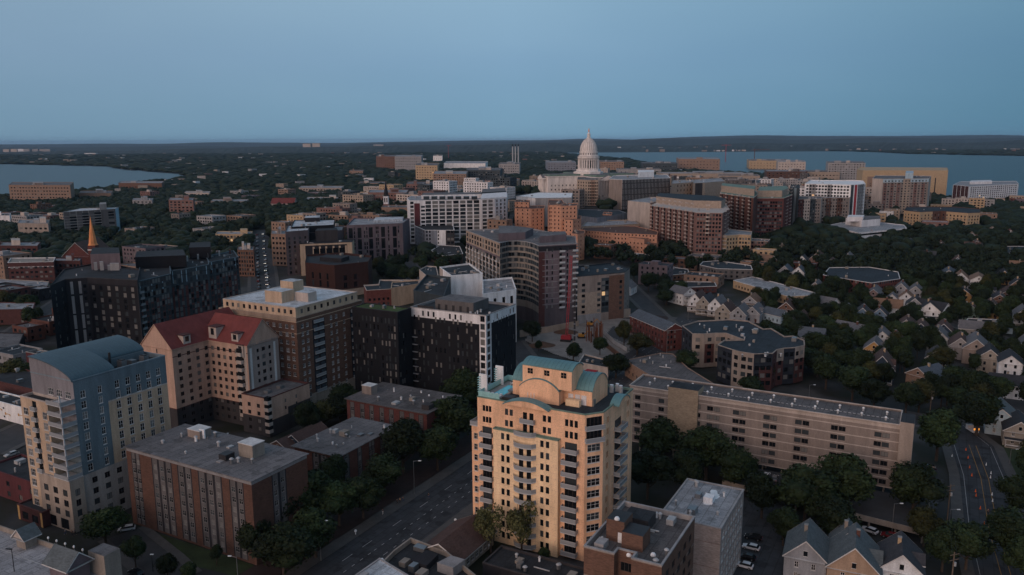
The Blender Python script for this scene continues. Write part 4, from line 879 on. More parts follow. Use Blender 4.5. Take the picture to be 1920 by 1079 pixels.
# tan apartment behind it
tz=22
i=pb('apartment_building','tan and brown apartment block right of the curved tower, grey top floor',[(1083,519),(1128,515),(1171,511),(1181,503),(1150,493),(1083,500)],hb(1120,515,603),'beige','roof_blue',
 {0:R(0,1,0,17.5,'sandstone')+R(0,1,0,5,'grey_mid')+Cn([.25,.9],2.2,1.7,5.6,3.1,6,'w2',(.6,.2,.2)),1:R(0,.33,5,25,'dark_glass_wall')+R(.33,1,0,26,'brick_brown')+H(.02,.32,2,2.2,2.2,5.6,3.1,6,'n',mix=(.3,.3,.4))+Cn([.85],1.8,1.7,5.6,3.1,6,'n'),2:au(2,6)},par=.4,cop='roof_blue')
# white rooms on roof and white box behind black tower
i=pb('apartment_building','pale grey blank-walled block rising behind the black tower',[(824,501),(846,517),(905,513),(880,494)],34,'white_metal','roof_blue',{0:R(0,.3,0,40,'cream_light')},par=.8,cop='white_metal',z0=0)
pb('apartment_building','white block with tall black windows right behind the black tower',[(905,552),(968,543),(960,520),(905,525)],30,'white_metal','roof_light',{0:Cn([.12,.36,.62,.86],1.8,4.0,23,9,1,'n',(1,0,0))},par=.8,z0=0)
pb('apartment_building','low roof with glass rails and plant behind the planted roof',[(775,545),(832,556),(845,520),(800,515)],34.5,'dark_glass_wall','roof_dark',{},par=1.,z0=0)
pb('low_building','orange brick building with a dark flat roof left of the planted roof',[(682,535),(687,545),(733,542),(795,533),(795,525),(712,525),(710,533)],11,'brick_red','roof_blue',{1:au(5,2)},par=.8,cop='cream_light')
pb('low_building','cream-walled low building with a dark flat roof, behind the planted roof',[(733,541),(800,530),(806,524),(735,529)],12,'cream','roof_blue',{},par=.5)
pb('low_building','brick and cream block by the pale grey block',[(786,506),(800,518),(822,517),(818,500),(800,499)],15,'cream_light','roof_blue',{},par=.6)
# mansard and its neighbours
i=pb('office_building','dark brown metal building with sloping upper walls',[(572,493),(627,498),(690,491),(697,480),(640,474),(575,478)],hb(630,498,560),'brown_metal','roof_dark',{0:R(0,1,0,4,'sandstone')+Cn([.25,.5,.75],1.6,4,2,5,3,'n',(.8,.2,0)),1:R(0,1,0,5,'sandstone')+Cn([.3,.6],2.5,3.5,6,5,2,'n',(1,0,0))},par=1.2)
onroof(i,'rooftop_unit',[(600,489),(640,492),(655,487),(612,484)],-1,1.5,'charcoal','roof_dark')
i=pb('apartment_building','cream and charcoal building with tall pillars, behind the dark brown one',[(562,458),(660,454),(664,449),(566,447)],24,'cream','charcoal',{0:R(.1,.9,0,22.5,'charcoal')+R(.0,.08,0,24,'cream')+sum([R(u,u+.035,0,21.5,'cream') for u in(.24,.36,.48,.62,.74,.86)],[])+Cn([.31,.43,.55,.68,.80],4.2,6,14,7,1,'n',(1,0,0))},par=.3,cop='roof_dark')
onroof(i,'penthouse',[(592,453),(634,451),(632,447),(596,448)],-.2,8,'charcoal_warm','roof_dark')
i=pb('apartment_building','mauve brick tower with dark tall windows, centre of a dense block',[(650,423),(755,419),(768,410),(664,409)],hb(700,421,492),'mauve','roof_light',
 {0:Cn([.065,.22,.42,.64,.85],3.2,8.2,1.5,9.3,3,'n',(1,0,0))+Cn([.13,.31,.35,.52,.55,.74,.92],1.0,2.4,1.5,3.1,9,'n',(.6,.2,.2))+bands(10,9.3,2,'mauve_dark',.2),1:au(3,8)},par=.9,cop='mauve')
onroof(i,'penthouse',[(700,418),(755,415),(757,411),(705,412)],-.8,1.2,'roof_white')
i=pb('apartment_building','mauve brick block with white-edged roof left of the tall-window tower',[(535,435),(578,432),(582,420),(540,423)],hb(555,433,515),'mauve_dark','roof_white',{0:au(4,9,3.2,1.6,2.0)},par=.6)
i=pb('apartment_building','black upper block with bright white roof, left of the mauve tower',[(546,426),(626,422),(628,412),(552,413)],hb(580,424,500)+1,'black_panel','roof_white',{},par=.5)
onroof(i,'penthouse',[(572,417),(600,416),(600,412),(573,413)],-.5,3,'charcoal','roof_white')
pb('apartment_building','mauve wing with dark glazing between the two mauve blocks',[(580,437),(642,432),(644,424),(585,428)],hb(610,434,500),'mauve_dark','roof_light',{0:au(6,6,3.5,3.5,2.4)+R(0,.35,8,30,'charcoal')},par=.5)
# slim grey building with a white stair tower
i=pb('apartment_building','slate and white building with a white stair tower, in front of the white slab',[(762,417),(797,432),(852,432),(850,424),(830,402),(775,404)],hb(800,432,467),'grey_blue','roof_dark',
 {0:au(10,8,3.1,1.6,1.8),1:R(0,.5,0,20,'grey_blue')+R(0,1,20,23,'white_metal')+R(.42,.70,0,26,'white_stucco')+R(.7,1,0,22,'charcoal_warm')+Cn([.06,.16],1.2,2.0,1.5,3.1,7,'n',(1,0,0))+Cn([.45],1.0,2,1.5,3.1,8,'n',(1,0,0))+Cn([.8,.92],2.4,2,1.5,3.1,6,'n',(.5,.3,.2))},par=.4,cop='white_metal')
onroof(i,'penthouse',[(778,410),(832,412),(833,405),(790,404)],-.4,3.4,'dark_glass_wall','roof_blue')
# the long white slab
WS=R(0,1,0,60,'white_wall')
ws2=[]
for k in range(11): ws2+=R(.16,.97,1.2+k*3.4,3.9+k*3.4,'dark_glass_wall')
nw=H(.0,1,13,3.6,2.2,1.8,3.4,11,'n',mix=(.35,.35,.3))
i=pb('apartment_building','long white slab with a grid of balconies, maroon panel and tall end tower',[(763,372),(768,376.5),(903,374),(928,373),(950,371),(952,364),(772,368)],hb(860,375,456),'white_wall','roof_light',
 {0:au(3,9,3.4,2,2.2),1:R(.06,.14,4,36,'maroon')+R(.14,.22,0,40,'white_wall')+H(.23,1,16,4.9,2.65,1.6,3.35,11,'n',mix=(.25,.40,.35))+H(.0,.06,1,3,2.3,1.8,3.35,11,'n')+Cn([.18],3.5,1.8,1.8,3.35,10,'n',(.6,.4,0)),2:H(0,.9,2,4.2,2.4,1.8,3.35,11,'n',mix=(.3,.3,.4)),3:H(0,1,3,2.2,2.3,1.8,3.35,11,'n',mix=(.4,.3,.3))},par=.3)
BL=[(u,) for u in range(0)]
onroof(i,'penthouse',[(790,374),(904,372),(905,368),(795,369)],-.3,3.4,'white_wall','roof_grey'); onroof(i,'penthouse',[(903,373),(949,370),(948,363),(905,366)],-.2,5.5,'dark_glass_wall','roof_grey'); onroof(i,'roof_edge',[(901,374),(951,371),(950,362),(904,365)],5.6,6.3,'white_wall')
for k in range(7):
    onroof(i,'glass_panel',[(794+k*15,373.9),(805+k*15,373.7),(805+k*15,373.2),(794+k*15,373.4)],.3,2.8,'glass_mid')
# apricot brick stepped group
ap='brick_apricot'
def stepped(label,px,by,n=(3,4),nf=9,zt=None):
    return pb('hotel_block',label,px,hb(px[1][0],px[1][1],by),ap,'brick_orange',{0:au(n[0],nf,3.3,1.0,1.4,1.5,mix=(1,0,0)),1:au(n[1],nf,3.3,1.0,1.4,1.5,mix=(1,0,0))},par=.3,cat='apartment building',group=None)
stepped('apricot brick tower with a white dish, tallest of the stepped group',[(1027,385),(1054,384),(1058,381),(1054,375),(1028,375)],468,(4,1),15)
stepped('apricot brick front wing below the tower with the white dish',[(1029,385.5),(1052,386.5),(1082,386),(1084,382),(1030,381)],470,(3,4),14)
stepped('apricot brick step at the right foot of the dish tower',[(1058,412),(1074,413),(1089,411),(1090,405),(1060,405)],475,(2,2),10)
stepped('apricot brick stepped tower left of the white hall',[(965,379),(992,380),(994,376),(967,375)],440,(3,1),11)
stepped('apricot brick lower step in front of the left stepped tower',[(965,391),(995,392),(1020,391),(1022,386),(967,386)],447,(3,3),8)
stepped('apricot brick slim end step beside the tan apartment block',[(1072,438),(1083,440),(1096,438),(1096,432),(1074,431)],489,(1,1),6)
stepped('long low apricot brick wing with a parapet, right of the stepped towers',[(1090,432),(1148,437),(1232,441),(1234,434),(1190,424),(1095,424)],466,(10,12),4)
stepped('apricot brick corner pavilion at the end of the low wing',[(1178,446),(1208,449),(1216,446),(1214,438),(1182,438)],478,(4,2),5)
stepped('apricot brick low step at the right end of the low wing',[(1205,458),(1222,460),(1234,457),(1234,452),(1208,452)],482,(2,2),3)
stepped('small apricot brick stair block poking up behind the low wing',[(1130,402),(1147,403),(1148,399),(1132,398)],425,(1,1),1)
i=pb('concert_hall','big white windowless hall behind the apricot brick towers',[(968,368),(1004,372),(1072,371),(1074,362),(1010,361)],hb(1010,372,425),'grey_light','white_stucco',{0:R(0,1,14,40,'white_stucco')},par=.3,cat='hall')
pb('office_building','grey low roof with dark glass right of the dish tower',[(1083,405),(1120,409),(1175,400),(1160,394),(1084,393)],12,'grey_blue','roof_blue',{1:au(10,2,4,3,1.4)},par=.5)
pb('parking_garage','parking deck with cars behind the low apricot wing',[(1090,425),(1145,423),(1200,420),(1190,412),(1100,414)],13,'sandstone','deck',{0:R(0,1,9,11,'maroon')+R(0,1,5,7,'charcoal'),1:R(0,1,9,11,'maroon')+R(0,1,5,7,'charcoal')},par=.9,cat='parking garage')
# brick blocks on the right
bk=lambda n,nf,z=1.5,fh=3.1,w_=1.6:au(n,nf,fh,w_,1.8,z,mix=(.5,.3,.2))
balc=lambda us,nf,z=1.4,fh=3.1:B(us,3.0,1.6,z,fh,nf,'cream_light','cream_light')+Cn(us,2.4,2.2,z+.1,fh,nf,'n',(1,0,0))
i=pb('apartment_building','long brick block with rows of cream balconies and a grey flat roof',[(1219,386),(1295,397),(1305,399),(1355,400),(1367,392),(1362,384),(1240,375)],hb(1295,398,470),'brick_rose','cream_light',
 {0:balc([.07,.22,.38,.53,.66,.78,.93],13)+Cn([.145,.30,.455,.60,.72,.86],1.4,1.6,2,3.1,13,'n',(.5,.3,.2)),1:balc([.5],13),2:bk(8,13)+balc([.45],8,16),3:balc([.3,.75],13)},par=.1,cop='cream_light')
onroof(i,'penthouse',[(1230,381),(1300,390),(1352,391),(1360,386),(1340,380),(1235,374)],-.1,6,'sandstone','roof_blue')
i=pb('apartment_building','low curved brick and cream wing in front of the balcony brick block',[(1297,438),(1330,440),(1362,442),(1385,440),(1408,441),(1410,434),(1370,430),(1300,430)],hb(1340,440,482),'brick_sand','roof_light',
 {0:bk(6,5),1:R(0,1,0,20,'brick_sand')+H(0,1,1,14,2.0,1.5,3.1,6,'n',mix=(1,0,0))+B([.5],15,1.6,1.3,3.1,6,'cream_light','cream_light'),2:bk(4,6),3:bk(4,6)},par=.5,cop='cream_light')
i=pb('apartment_building','tall dark red brick tower with a cream cornice and lit windows',[(1414,372),(1470,372),(1486,366),(1480,358),(1420,360)],hb(1440,372,443),'brick_red','copper_green',
 {0:R(0,1,41.5,42.2,'trim')+H(.04,.96,11,1.9,2.0,1.6,3.15,16,'n',mix=(.3,.35,.35)),1:R(0,1,41.5,42.2,'trim')+balc([.3,.7],14)},par=.2,cop='cream_light')
onroof(i,'penthouse',[(1420,370),(1466,370),(1478,365),(1474,360),(1424,362)],-.1,6,'sandstone','copper_green')
i=pb('apartment_building','long dark red brick wing with balconies beside the tall red tower',[(1350,363),(1413,371.5),(1420,366),(1418,358),(1352,356)],hb(1380,368,440),'brick','copper_green',{0:balc([.07,.24,.42,.58,.74,.92],12)+R(0,1,39,41,'trim')},par=.2,cop='cream_light')
onroof(i,'penthouse',[(1352,360),(1414,368),(1416,361),(1354,355)],-.1,6,'sandstone','copper_green')
pb('apartment_building','slim brick building with rows of windows between the red tower and trees',[(1407,452),(1440,453),(1444,449),(1410,447)],13,'brick_rose','roof_grey',{0:bk(5,4)},par=.4,cop='cream_light')
pb('office_building','big blank beige building behind the balcony block',[(1177,377),(1219,381),(1262,372),(1220,370)],hb(1200,380,432),'cream_light','roof_light',{},par=.3)
pb('office_building','beige stone block with square windows behind the blank beige one',[(1259,345),(1299,342),(1304,337),(1262,338)],hb(1280,344,380)+9,'sandstone','roof_light',{0:Cn([.3,.45,.6,.75,.9],1.8,2.4,8,5,6,'n',(1,0,0))},par=.3)
pb('office_building','plain sandstone office tower with a recessed window bay',[(1299,344),(1322,343),(1360,340),(1352,334),(1302,337)],hb(1330,344,380)+9,'sandstone','roof_light',{0:R(.2,.8,12,36,'charcoal_warm')},par=.3)
i=pb('office_building','dark glass office slab with white fins and grey end wall',[(1142,336),(1167,337.5),(1257,334),(1250,328),(1150,330)],hb(1167,337,392),'mauve','roof_light',
 {0:R(0,1,0,60,'beige'),1:R(0,1,0,60,'charcoal')+sum([R(k/34,(k+.16)/34,0,60,'trim') for k in range(34)],[])+bands(3,6.2,8,'charcoal_warm',.9)},par=.2,cop='white_metal')
onroof(i,'rooftop_unit',[(1196,333),(1226,332),(1226,329),(1196,329)],-.2,6,'white_metal')
pb('apartment_building','slim buff brick tower with a dark fire stair, in front of the capitol',[(1082,337),(1102,338),(1122,338),(1120,332),(1084,332)],hb(1102,338,386),'sandstone','roof_grey',{0:au(4,11,3.4,1.4,1.8,mix=(1,0,0)),1:au(6,11,3.4,1.3,1.7,mix=(1,0,0))+R(.3,.7,0,50,'brick_tan')},par=.5)
# right skyline
i=pb('apartment_building','bright white apartment block with a red vertical stripe',[(1509,345),(1596,347),(1609,346.5),(1623,345),(1618,339),(1520,338)],hb(1600,347,410),'white_stucco','white_stucco',
 {0:R(.1,.25,0,60,'grey_light')+au(14,12,3.3,2.2,1.9,mix=(.6,.3,.1))+R(.5,.6,0,60,'grey_mid'),1:R(0,.4,0,60,'dark_glass_wall')+R(.55,.9,0,60,'crane_red'),2:R(0,.8,0,60,'grey_mid')+au(4,12,3.3,1.4,1.8)},par=.5)
pb('apartment_building','tan block with two brown brick bays and rooftop rails',[(1540,372),(1593,371),(1597,366),(1544,366)],hb(1560,372,420),'beige','roof_light',{0:R(.17,.36,0,38,'brick_orange')+R(.56,.76,0,38,'brick_orange')+au(10,10,3.2,1.4,1.7)},par=.4)
pb('apartment_building','tan and grey block with a glass stair left of the tan one',[(1494,374),(1540,373),(1543,368),(1496,368)],hb(1510,374,425),'cream_light','roof_grey',{0:R(0,.3,0,32,'brick_dark')+R(.55,.78,0,40,'glass_mid')+R(.78,1,0,40,'beige')+au(9,10,3.2,1.3,1.7)},par=.4)
pb('apartment_building','slim blue glass tower beside the dark red brick tower',[(1481,352),(1498,353),(1500,347),(1483,347)],hb(1490,353,428),'dark_glass_wall','roof_blue',{0:R(.5,.75,0,60,'teal_light')},par=.4)
i=pb('apartment_tower','brick tower with slate blue upper floors and a pale left end',[(1636,335),(1656,336),(1742,335),(1746,330),(1642,329)],hb(1656,336,400),'cream_light','roof_grey',
 {1:R(0,1,0,60,'beige')+sum([R(u,u+.07,0,37,'brick_rose') for u in(.02,.17,.31,.46,.68,.85)],[])+R(0,1,38,60,'light_blue')+R(.44,.6,0,60,'sandstone')+H(.02,.98,13,2.0,1.5,1.6,3.1,16,'n',mix=(.2,.6,.2)),0:R(0,1,0,60,'cream_light')},par=.5)
onroof(i,'penthouse',[(1697,335),(1712,335),(1712,330),(1698,330)],-.4,6,'light_blue')
i=pb('office_building','broad sandy brick office slab with a notched top at the lake',[(1607,318),(1618,320),(1778,320),(1776,315),(1612,314)],hb(1700,320,366)+3,'brick_sand','brick_sand',{1:R(.06,.80,0,38,'brick_tan')+R(.855,.868,2,36,'charcoal')+au(3,7,4,1.6,1.4,u0=.07,u1=.25)},par=.3)
i=pb('office_building','white-framed slab with a honeycomb front at the right edge of the lake',[(1787,347),(1817,350),(1910,345),(1906,340),(1800,341)],hb(1850,348,384),'white_wall','roof_light',{0:R(0,1,0,38,'brick_dark')+sum([R(u,u+.03,0,38,'trim') for u in(0,.25,.5,.75,.97)],[])+au(8,9,3.2,1.6,1.8),1:au(22,9,3.2,2.8,1.9,mix=(.6,.3,.1))},par=.4)
onroof(i,'penthouse',[(1818,346),(1860,345),(1858,342),(1820,343)],-.3,3.4,'white_wall')
i=pb('apartment_building','orange brick apartments with cream base in the trees at right',[(1695,395),(1725,398),(1765,396),(1815,400),(1838,399),(1838,392),(1790,388),(1700,388)],hb(1780,398,425),'brick_sand','roof_blue',{0:bk(5,4),1:bk(6,4)+R(.6,1,0,20,'brick_orange'),2:bk(7,4)+R(.0,.2,0,20,'brick_orange'),3:bk(4,4)},par=.5,cop='brick_orange')
i=pb('office_building','low white modernist office with long dark window bands',[(1552,423),(1610,437),(1700,428),(1695,422),(1640,416),(1580,417)],hb(1610,437,448)+2,'white_wall','roof_light',{0:R(0,1,4.6,6.2,'glass_dark')+R(0,1,.2,2,'glass_dark'),1:R(0,1,4.6,6.2,'glass_dark')+R(0,1,.2,2,'glass_dark')},par=.4)
onroof(i,'penthouse',[(1585,421),(1615,426),(1650,423),(1648,417),(1590,416)],-.3,6,'white_wall','roof_grey'); onroof(i,'penthouse',[(1588,415),(1618,415),(1620,411),(1590,411)],5,9,'white_wall')
# skyline rows behind: (label, x0,x1, ytop, ybase, depth px, wall, cols, floors)
SKY=[('grey stepped government block by the lake with square windows',1553,1623,306,345,3,'grey_light',13,9),('pale stepped block with a roof flag at the lake',1459,1511,304,325,3,'cream_light',9,4),
('long brick and teal row under the pale stepped block',1438,1514,322,346,3,'brick_orange',10,5),('cream low block between brick row and grey block',1514,1575,323,345,3,'sandstone',9,3),
('brown and glass lakeside office left of the cranes',1273,1350,299,322,3,'brick_tan',12,4),('blue glass office with black roof box',1205,1270,307,326,3,'dark_glass_wall',14,3),
('sandy office wing with dark windows right of the crane',1405,1480,302,318,3,'brick_sand',12,3),('long pale office roofline behind the dark slab',1240,1400,326,345,3,'sandstone',16,2),
('long beige terrace of roofs in front of the lake offices',1350,1425,330,350,3,'sandstone',12,3),('pale grey civic hall with curved canopy',1160,1240,318,330,2,'grey_light',10,2),
('pinkish stone office right of the dome',1126,1170,304,325,3,'brick_tan',9,5),('grey glass office left of the dome',1026,1080,305,326,3,'grey_blue',10,5),
('buff brick office with tall ribs, centre skyline',812,874,327,368,6,'brick_tan',14,9),('cream brick hotel left of the ribbed office',779,820,311,345,5,'brick_sand',8,7),
('dark green glass block right of the ribbed office',873,938,320,358,5,'dark_glass_wall',14,8),('grey office with window bands beside the chimneys',935,974,308,333,3,'grey_light',9,5),
('tan brick hotel with vertical strips behind the white slab',909,971,340,372,5,'brick_apricot',9,7),('white roofed arena behind the ribbed office',832,910,307,322,4,'white_stucco',0,0),
('slim white tower far behind the cream hotel',812,829,293,306,2,'white_stucco',4,5),('rose brick warehouse flats, far centre',705,740,294,320,3,'brick_brown',9,6),
('grey concrete flats right of the far brick warehouse',740,790,294,325,3,'grey_mid',14,6),('low red brick block left of the white slab',762,812,346,372,5,'brick_rose',9,4),
('long brick block with banded windows left of the white slab',690,762,362,392,6,'brick_rose',12,4),('brown blank-walled theatre left of the white slab',715,775,390,410,5,'brick_tan',0,0),
('pale stone school among trees, left of centre',560,640,353,368,4,'beige_light',14,3),('small tan library in the trees',672,722,344,354,3,'brick_tan',8,2),
('pale museum wing behind the red roof',573,635,375,388,5,'cream_light',10,2),('buff block far behind in the trees',655,680,321,332,2,'brick_tan',5,3),
('pale tan lakeside hotel on the far left',16,131,348,386,6,'brick_tan',20,6),('low tan building right of the lakeside hotel',148,208,363,380,5,'brick_tan',12,2),
('long brown low building on the lake shore',222,303,344,362,4,'brick_brown',14,2),('slim grey brown flats among the trees',248,285,376,396,4,'grey_mid',5,4),
('pale pink tower block with dark windows in the trees',316,362,376,414,5,'brick_rose',6,7),('small pale tower behind the pink tower block',346,392,362,376,3,'cream_light',6,3),
('tan low walled building behind the big trees',395,462,378,393,4,'beige',10,2),('beige three-storey office left of the concrete slab',33,90,420,455,8,'beige_light',6,3),
('white small building at the left edge',-20,18,405,430,5,'white_wall',3,2),('tan flats in front of the trees, left of the traffic street',404,470,440,462,6,'brick_sand',10,3),
('brick and cream mid-rise left of the traffic street',445,475,470,520,8,'brick_brown',6,6),('red brick hall with dark roof behind the trees, far left',-30,70,462,490,8,'brick_dark',10,3),
('brown three-storey row beside the traffic street',508,535,440,500,8,'brick_tan',4,6),('dark brick low building below the church',95,150,490,525,6,'brick_dark',8,3)]
for (lb,x0,x1,yt,yb,dp,wm,nc,nf) in SKY:
    h_=hb((x0+x1)/2,yt,yb); h_=max(5,min(60,h_)); fh=max(3,(h_-1.5)/max(1,nf)); W_=(x1-x0)
    wd=W_*(math.hypot(*G((x0+x1)/2,yt,h_)[:2]))/FOC
    pitch=wd/max(1,nc)
    sk=(x1-x0)*.12
    cxp=960; s=-1 if (x0+x1)/2<960 else 1
    px=[(x0,yt-dp*.15),(x1,yt-dp*.05),(x1-s*sk*.5,yt-dp),(x0-s*sk*.5,yt-dp)]
    spn=H(.02,.98,nc,min(pitch*.62,3.2),min(1.9,fh*.6),1.2,fh,nf,'n',mix=(.6,.3,.1)) if nc else []
    i=pb('office_building',lb,px,h_,wm,'roof_light' if random.random()<.5 else 'roof_grey',{0:spn,(3 if s>0 else 1):H(.05,.95,3,min(pitch*.6,2.4),min(1.9,fh*.6),1.2,fh,nf,'n') if nc else []},par=.5,lim=100 if h_ and W_>60 else 60)
    rr=random.Random(int(x0))
    if nc:
        for k in range(rr.choice([1,2,2,3])):
            u=rr.uniform(.15,.75); ww=(x1-x0)*rr.uniform(.08,.22); xa=x0+(x1-x0)*u
            onroof(i,'penthouse',[(xa,yt-dp*.25),(xa+ww,yt-dp*.25),(xa+ww,yt-dp*.7),(xa,yt-dp*.7)],-.4,rr.uniform(2,4.5),rr.choice([wm,'grey_light','cream_light','roof_light']))
# concrete slab with balcony grid, left
i=pb('apartment_building','concrete slab with balcony grid and a plain stair tower, left',[(118,398),(216,392),(222,389),(150,391)],hb(160,396,447),'grey_panel','roof_white',
 {0:sum([R(u,u+.015,0,40,'concrete') for u in(0,.118,.236,.354,.472,.59,.70)],[])+H(0,.708,6,6.8,2.0,1.2,2.95,9,'n',mix=(.6,.3,.1))+bands(.4,2.95,9,'concrete',.5,0,.7)+H(.84,.98,1,6,2.0,1.2,2.95,9,'n',mix=(.6,.3,.1)),1:R(0,1,0,50,'light_blue')},par=.4,cop='concrete')
onroof(i,'stair_tower',[(187,393.6),(200,392.8),(200,389.5),(188,390)],-20,6,'concrete')
# dark complex on the left
dk=au(4,10,3.2,1.4,2.2)
def patch(n,nf,seed,cols=('grey_light',)):
    rr=random.Random(seed); o=[]
    for k in range(n):
        u=(k+.5)/n; z=2
        while z<34:
            hh=rr.choice([3,6,9,12]); 
            if rr.random()<.5: o+=R(u-.2/n,u+.2/n,z,z+hh-.6,rr.choice(cols))
            z+=hh
    return o
i=pb('apartment_building','charcoal apartment block with pale vertical panels, left',[(94,536),(122,524),(163,521),(257,526),(262,505),(190,492),(120,505)],36,'charcoal','roof_dark',
 {0:Cn([.3,.75],1.4,1.8,2,3.2,10,'n',(.5,.2,.3)),1:sum([R(u,u+.13,a,b,'grey_light') for u in(.20,.58) for a,b in((2,9),(9.8,17),(17.8,27),(28,34.5))],[])+Cn([.86],1.3,1.8,2,3.2,10,'n',(.5,.2,.3)),2:R(.02,.98,0,33,'black_panel')+au(6,10,3.2,1.9,2.2,mix=(.35,.3,.35),skip=.1)},par=.6,cop='charcoal_warm')
onroof(i,'penthouse',[(172,506),(227,504),(226,492),(176,492)],-.6,8,'mauve','roof_dark')
for (x0,x1,a,b) in((188,195,3.2,7.5),(207,224,4.2,7.6),(177,183,.5,4.5),(202,208,1.5,4)):
    onroof(i,'wall_panel',[(x0,506.6),(x1,506.2),(x1,505.2),(x0,505.6)],a-.6,b-.6,'grey_light')
red_=[]
for k in range(16): red_+=R(k/16,k/16+.022,0,23,'brick_dark')
def drow(n,nf,pier='brick_red',pw=.10,h2=22): return sum([R(k/n,k/n+pw*5/n,0,h2,pier) for k in range(n)],[])+H(0,1,n*2,1.7,2.3,1.2,3.2,nf,'n',.12,(.25,.35,.4))+sum([R((k+.3)/n,(k+.45)/n,24,31,'light_blue') for k in range(0,n,2)],[])+bands(9,6.4,4,'charcoal',.35)
i=pb('apartment_building','dark glass and brick apartment row curving away at left, far lower end',[(392,492),(447,482),(438,470),(385,480)],31,'dark_glass_wall','roof_dark',{0:drow(5,9)},par=.8,cop='teal_wall')
i=pb('apartment_building','dark glass apartment row with brick-red piers, middle of the left complex',[(320,508),(345,505),(392,496),(388,478),(318,490)],31.5,'dark_glass_wall','roof_dark',{0:drow(3,9),1:drow(5,9)},par=.8,cop='teal_wall')
i=pb('apartment_building','dark glass block with stacked balconies beside the charcoal block, left',[(258,528),(320,514),(318,488),(262,497)],33,'dark_glass_wall','roof_dark',
 {0:drow(6,10)+B([.04],3,1.6,1.2,3.2,9,'grey_light')},par=.8,cop='teal_wall')
onroof(i,'penthouse',[(255,504),(350,500),(345,488),(258,492)],-.6,6,'black_panel','roof_dark'); onroof(i,'penthouse',[(356,484),(396,483),(396,472),(358,474)],-.6,6,'black_panel','roof_dark')
rr=random.Random(9)
for k in range(9):
    xa=270+k*20; ya=503-k*3.3; onroof(i,'chimney',[(xa,ya),(xa+3,ya-.4),(xa+3,ya-1.8),(xa,ya-1.4)],-.6,2.2,rr.choice(['grey_light','brick_dark','galv']))
pb('apartment_building','dark brick four-storey building with banded windows, far left',[(14,493),(100,491),(104,483),(20,484)],hb(60,492,533),'brick_dark','concrete_warm',{0:au(9,4,3.4,2.0,1.5,mix=(.4,.2,.4))+R(0,1,12.6,13,'trim')},par=.6,cop='trim')
pb('low_building','pale concrete podium roof with shrubs at the far left',[(-20,535),(88,538),(92,528),(-20,522)],4,'concrete_warm','roof_light',{},par=.4)
pb('low_building','low brick shed with a pale roof at the left edge',[(-60,582),(62,580),(66,568),(-60,566)],9,'brick_dark','roof_light',{0:au(3,1)},par=.4)
pb('low_building','row of low dark roofs below the shed, left edge',[(-60,660),(35,648),(45,625),(-60,622)],6,'charcoal','roof_grey',{},par=.4)
# dark-roofed brick flats by the building site
i=bldg('apartment_building','four-storey red brick flats with a dark blue low-pitched roof',1247,620,10.8,1181,1283,'brick_red','shingle_blue',3.0,'b',L=H(.03,.97,11,1.1,1.5,1.2,2.6,4,'w1',mix=(.3,.3,.4)),Rr=H(.1,.6,3,1.1,1.5,1.2,2.6,4,'w1',mix=(.3,.3,.4)),th=20,over=.4,cat='apartment building')
# courtyard complex right of centre
nb={}
def fz(m,n,sp=[]): return R(0,1,0,20,m)+au(n,4,3.3,2.0,1.9,2.2,'n',mix=(.7,.15,.15))+sp
i=pb('apartment_building','slate, cream and brick apartment complex with a dark blue roof',[(1279,611),(1298,626),(1320,626.5),(1342,625),(1361,625),(1394,637),(1358,638),(1346,647),(1373,656),(1388,660),(1414,664),(1449,663),(1457,656),(1470,653.5),(1491,652),(1509,648),(1508,638),(1487,630),(1471,631),(1446,616),(1431,617),(1403,602),(1367,599),(1345,600.5),(1309,602)],hb(1298,627,690),'slate_panel','roof_blue',
 {0:fz('slate_panel',3),1:fz('beige_light',1),2:fz('beige_light',1,R(.1,.9,2,11,'brick_dark')),3:fz('beige_light',2),4:fz('beige_light',3),6:fz('beige_light',1),7:fz('slate_panel',3),8:fz('beige_light',1),9:fz('beige_light',2),10:fz('slate_panel',3,R(.3,1,0,10,'brick_dark')),11:fz('brick_dark',1),12:fz('beige_light',1,R(0,1,0,10.5,'brick_dark')),13:fz('slate_panel',2),14:fz('beige_light',2,R(0,1,0,10.5,'brick_dark')),15:fz('brick_dark',1)},par=.4,cop='beige_light')
vents(i,14,21,.2,3.5,.5,2.2,.4)
pb('low_building','low brown building with a broad gravel roof behind the beige slab',[(1172,676),(1218,704),(1345,724),(1290,690),(1262,664),(1240,662)],7,'brick_tan','gravel',{0:H(.1,.9,5,1.2,1.4,2,3,1,'w')},par=.15)
pb('low_building','small pale building with a black flat roof behind the yellow tower',[(1085,680),(1140,690),(1143,676),(1095,664)],6,'cream_light','roof_dark',{0:au(3,1)},par=.5)
# flat-roofed buildings up the hill at right
def flat(lb,px,by,wm,rm,n=8,nf=3,st='n'): return pb('apartment_building',lb,px,hb(px[1][0],px[1][1],by),wm,rm,{0:au(n,nf,3,1.5,1.5,1.2,st),1:au(n,nf,3,1.5,1.5,1.2,st)},par=.3,cop='trim')
flat('low brick flats with a dark roof and white eaves among trees',[(1232,512),(1246,517),(1292,513),(1290,505),(1250,500),(1240,503)],528,'brick_brown','roof_blue',6,2)
flat('grey flats with a dark roof and cream front',[(1312,497),(1344,504),(1411,506),(1408,498),(1345,489),(1318,491)],523,'grey_panel','roof_blue',6,3)
flat('long ochre brick flats with a pale patched roof',[(1375,526),(1478,556),(1530,553),(1528,549),(1412,519)],572,'brick_sand','roof_light',16,4)
flat('red brick and cream corner building with a grey flat roof',[(1543,516),(1634,531),(1688,523),(1684,510),(1630,501),(1555,502)],557,'brick_red','roof_blue',12,3)
flat('brown mansard-roofed terrace with white trim',[(1256,532),(1262,540),(1344,537),(1340,529),(1262,528)],552,'brick_dark','roof_dark',8,1)
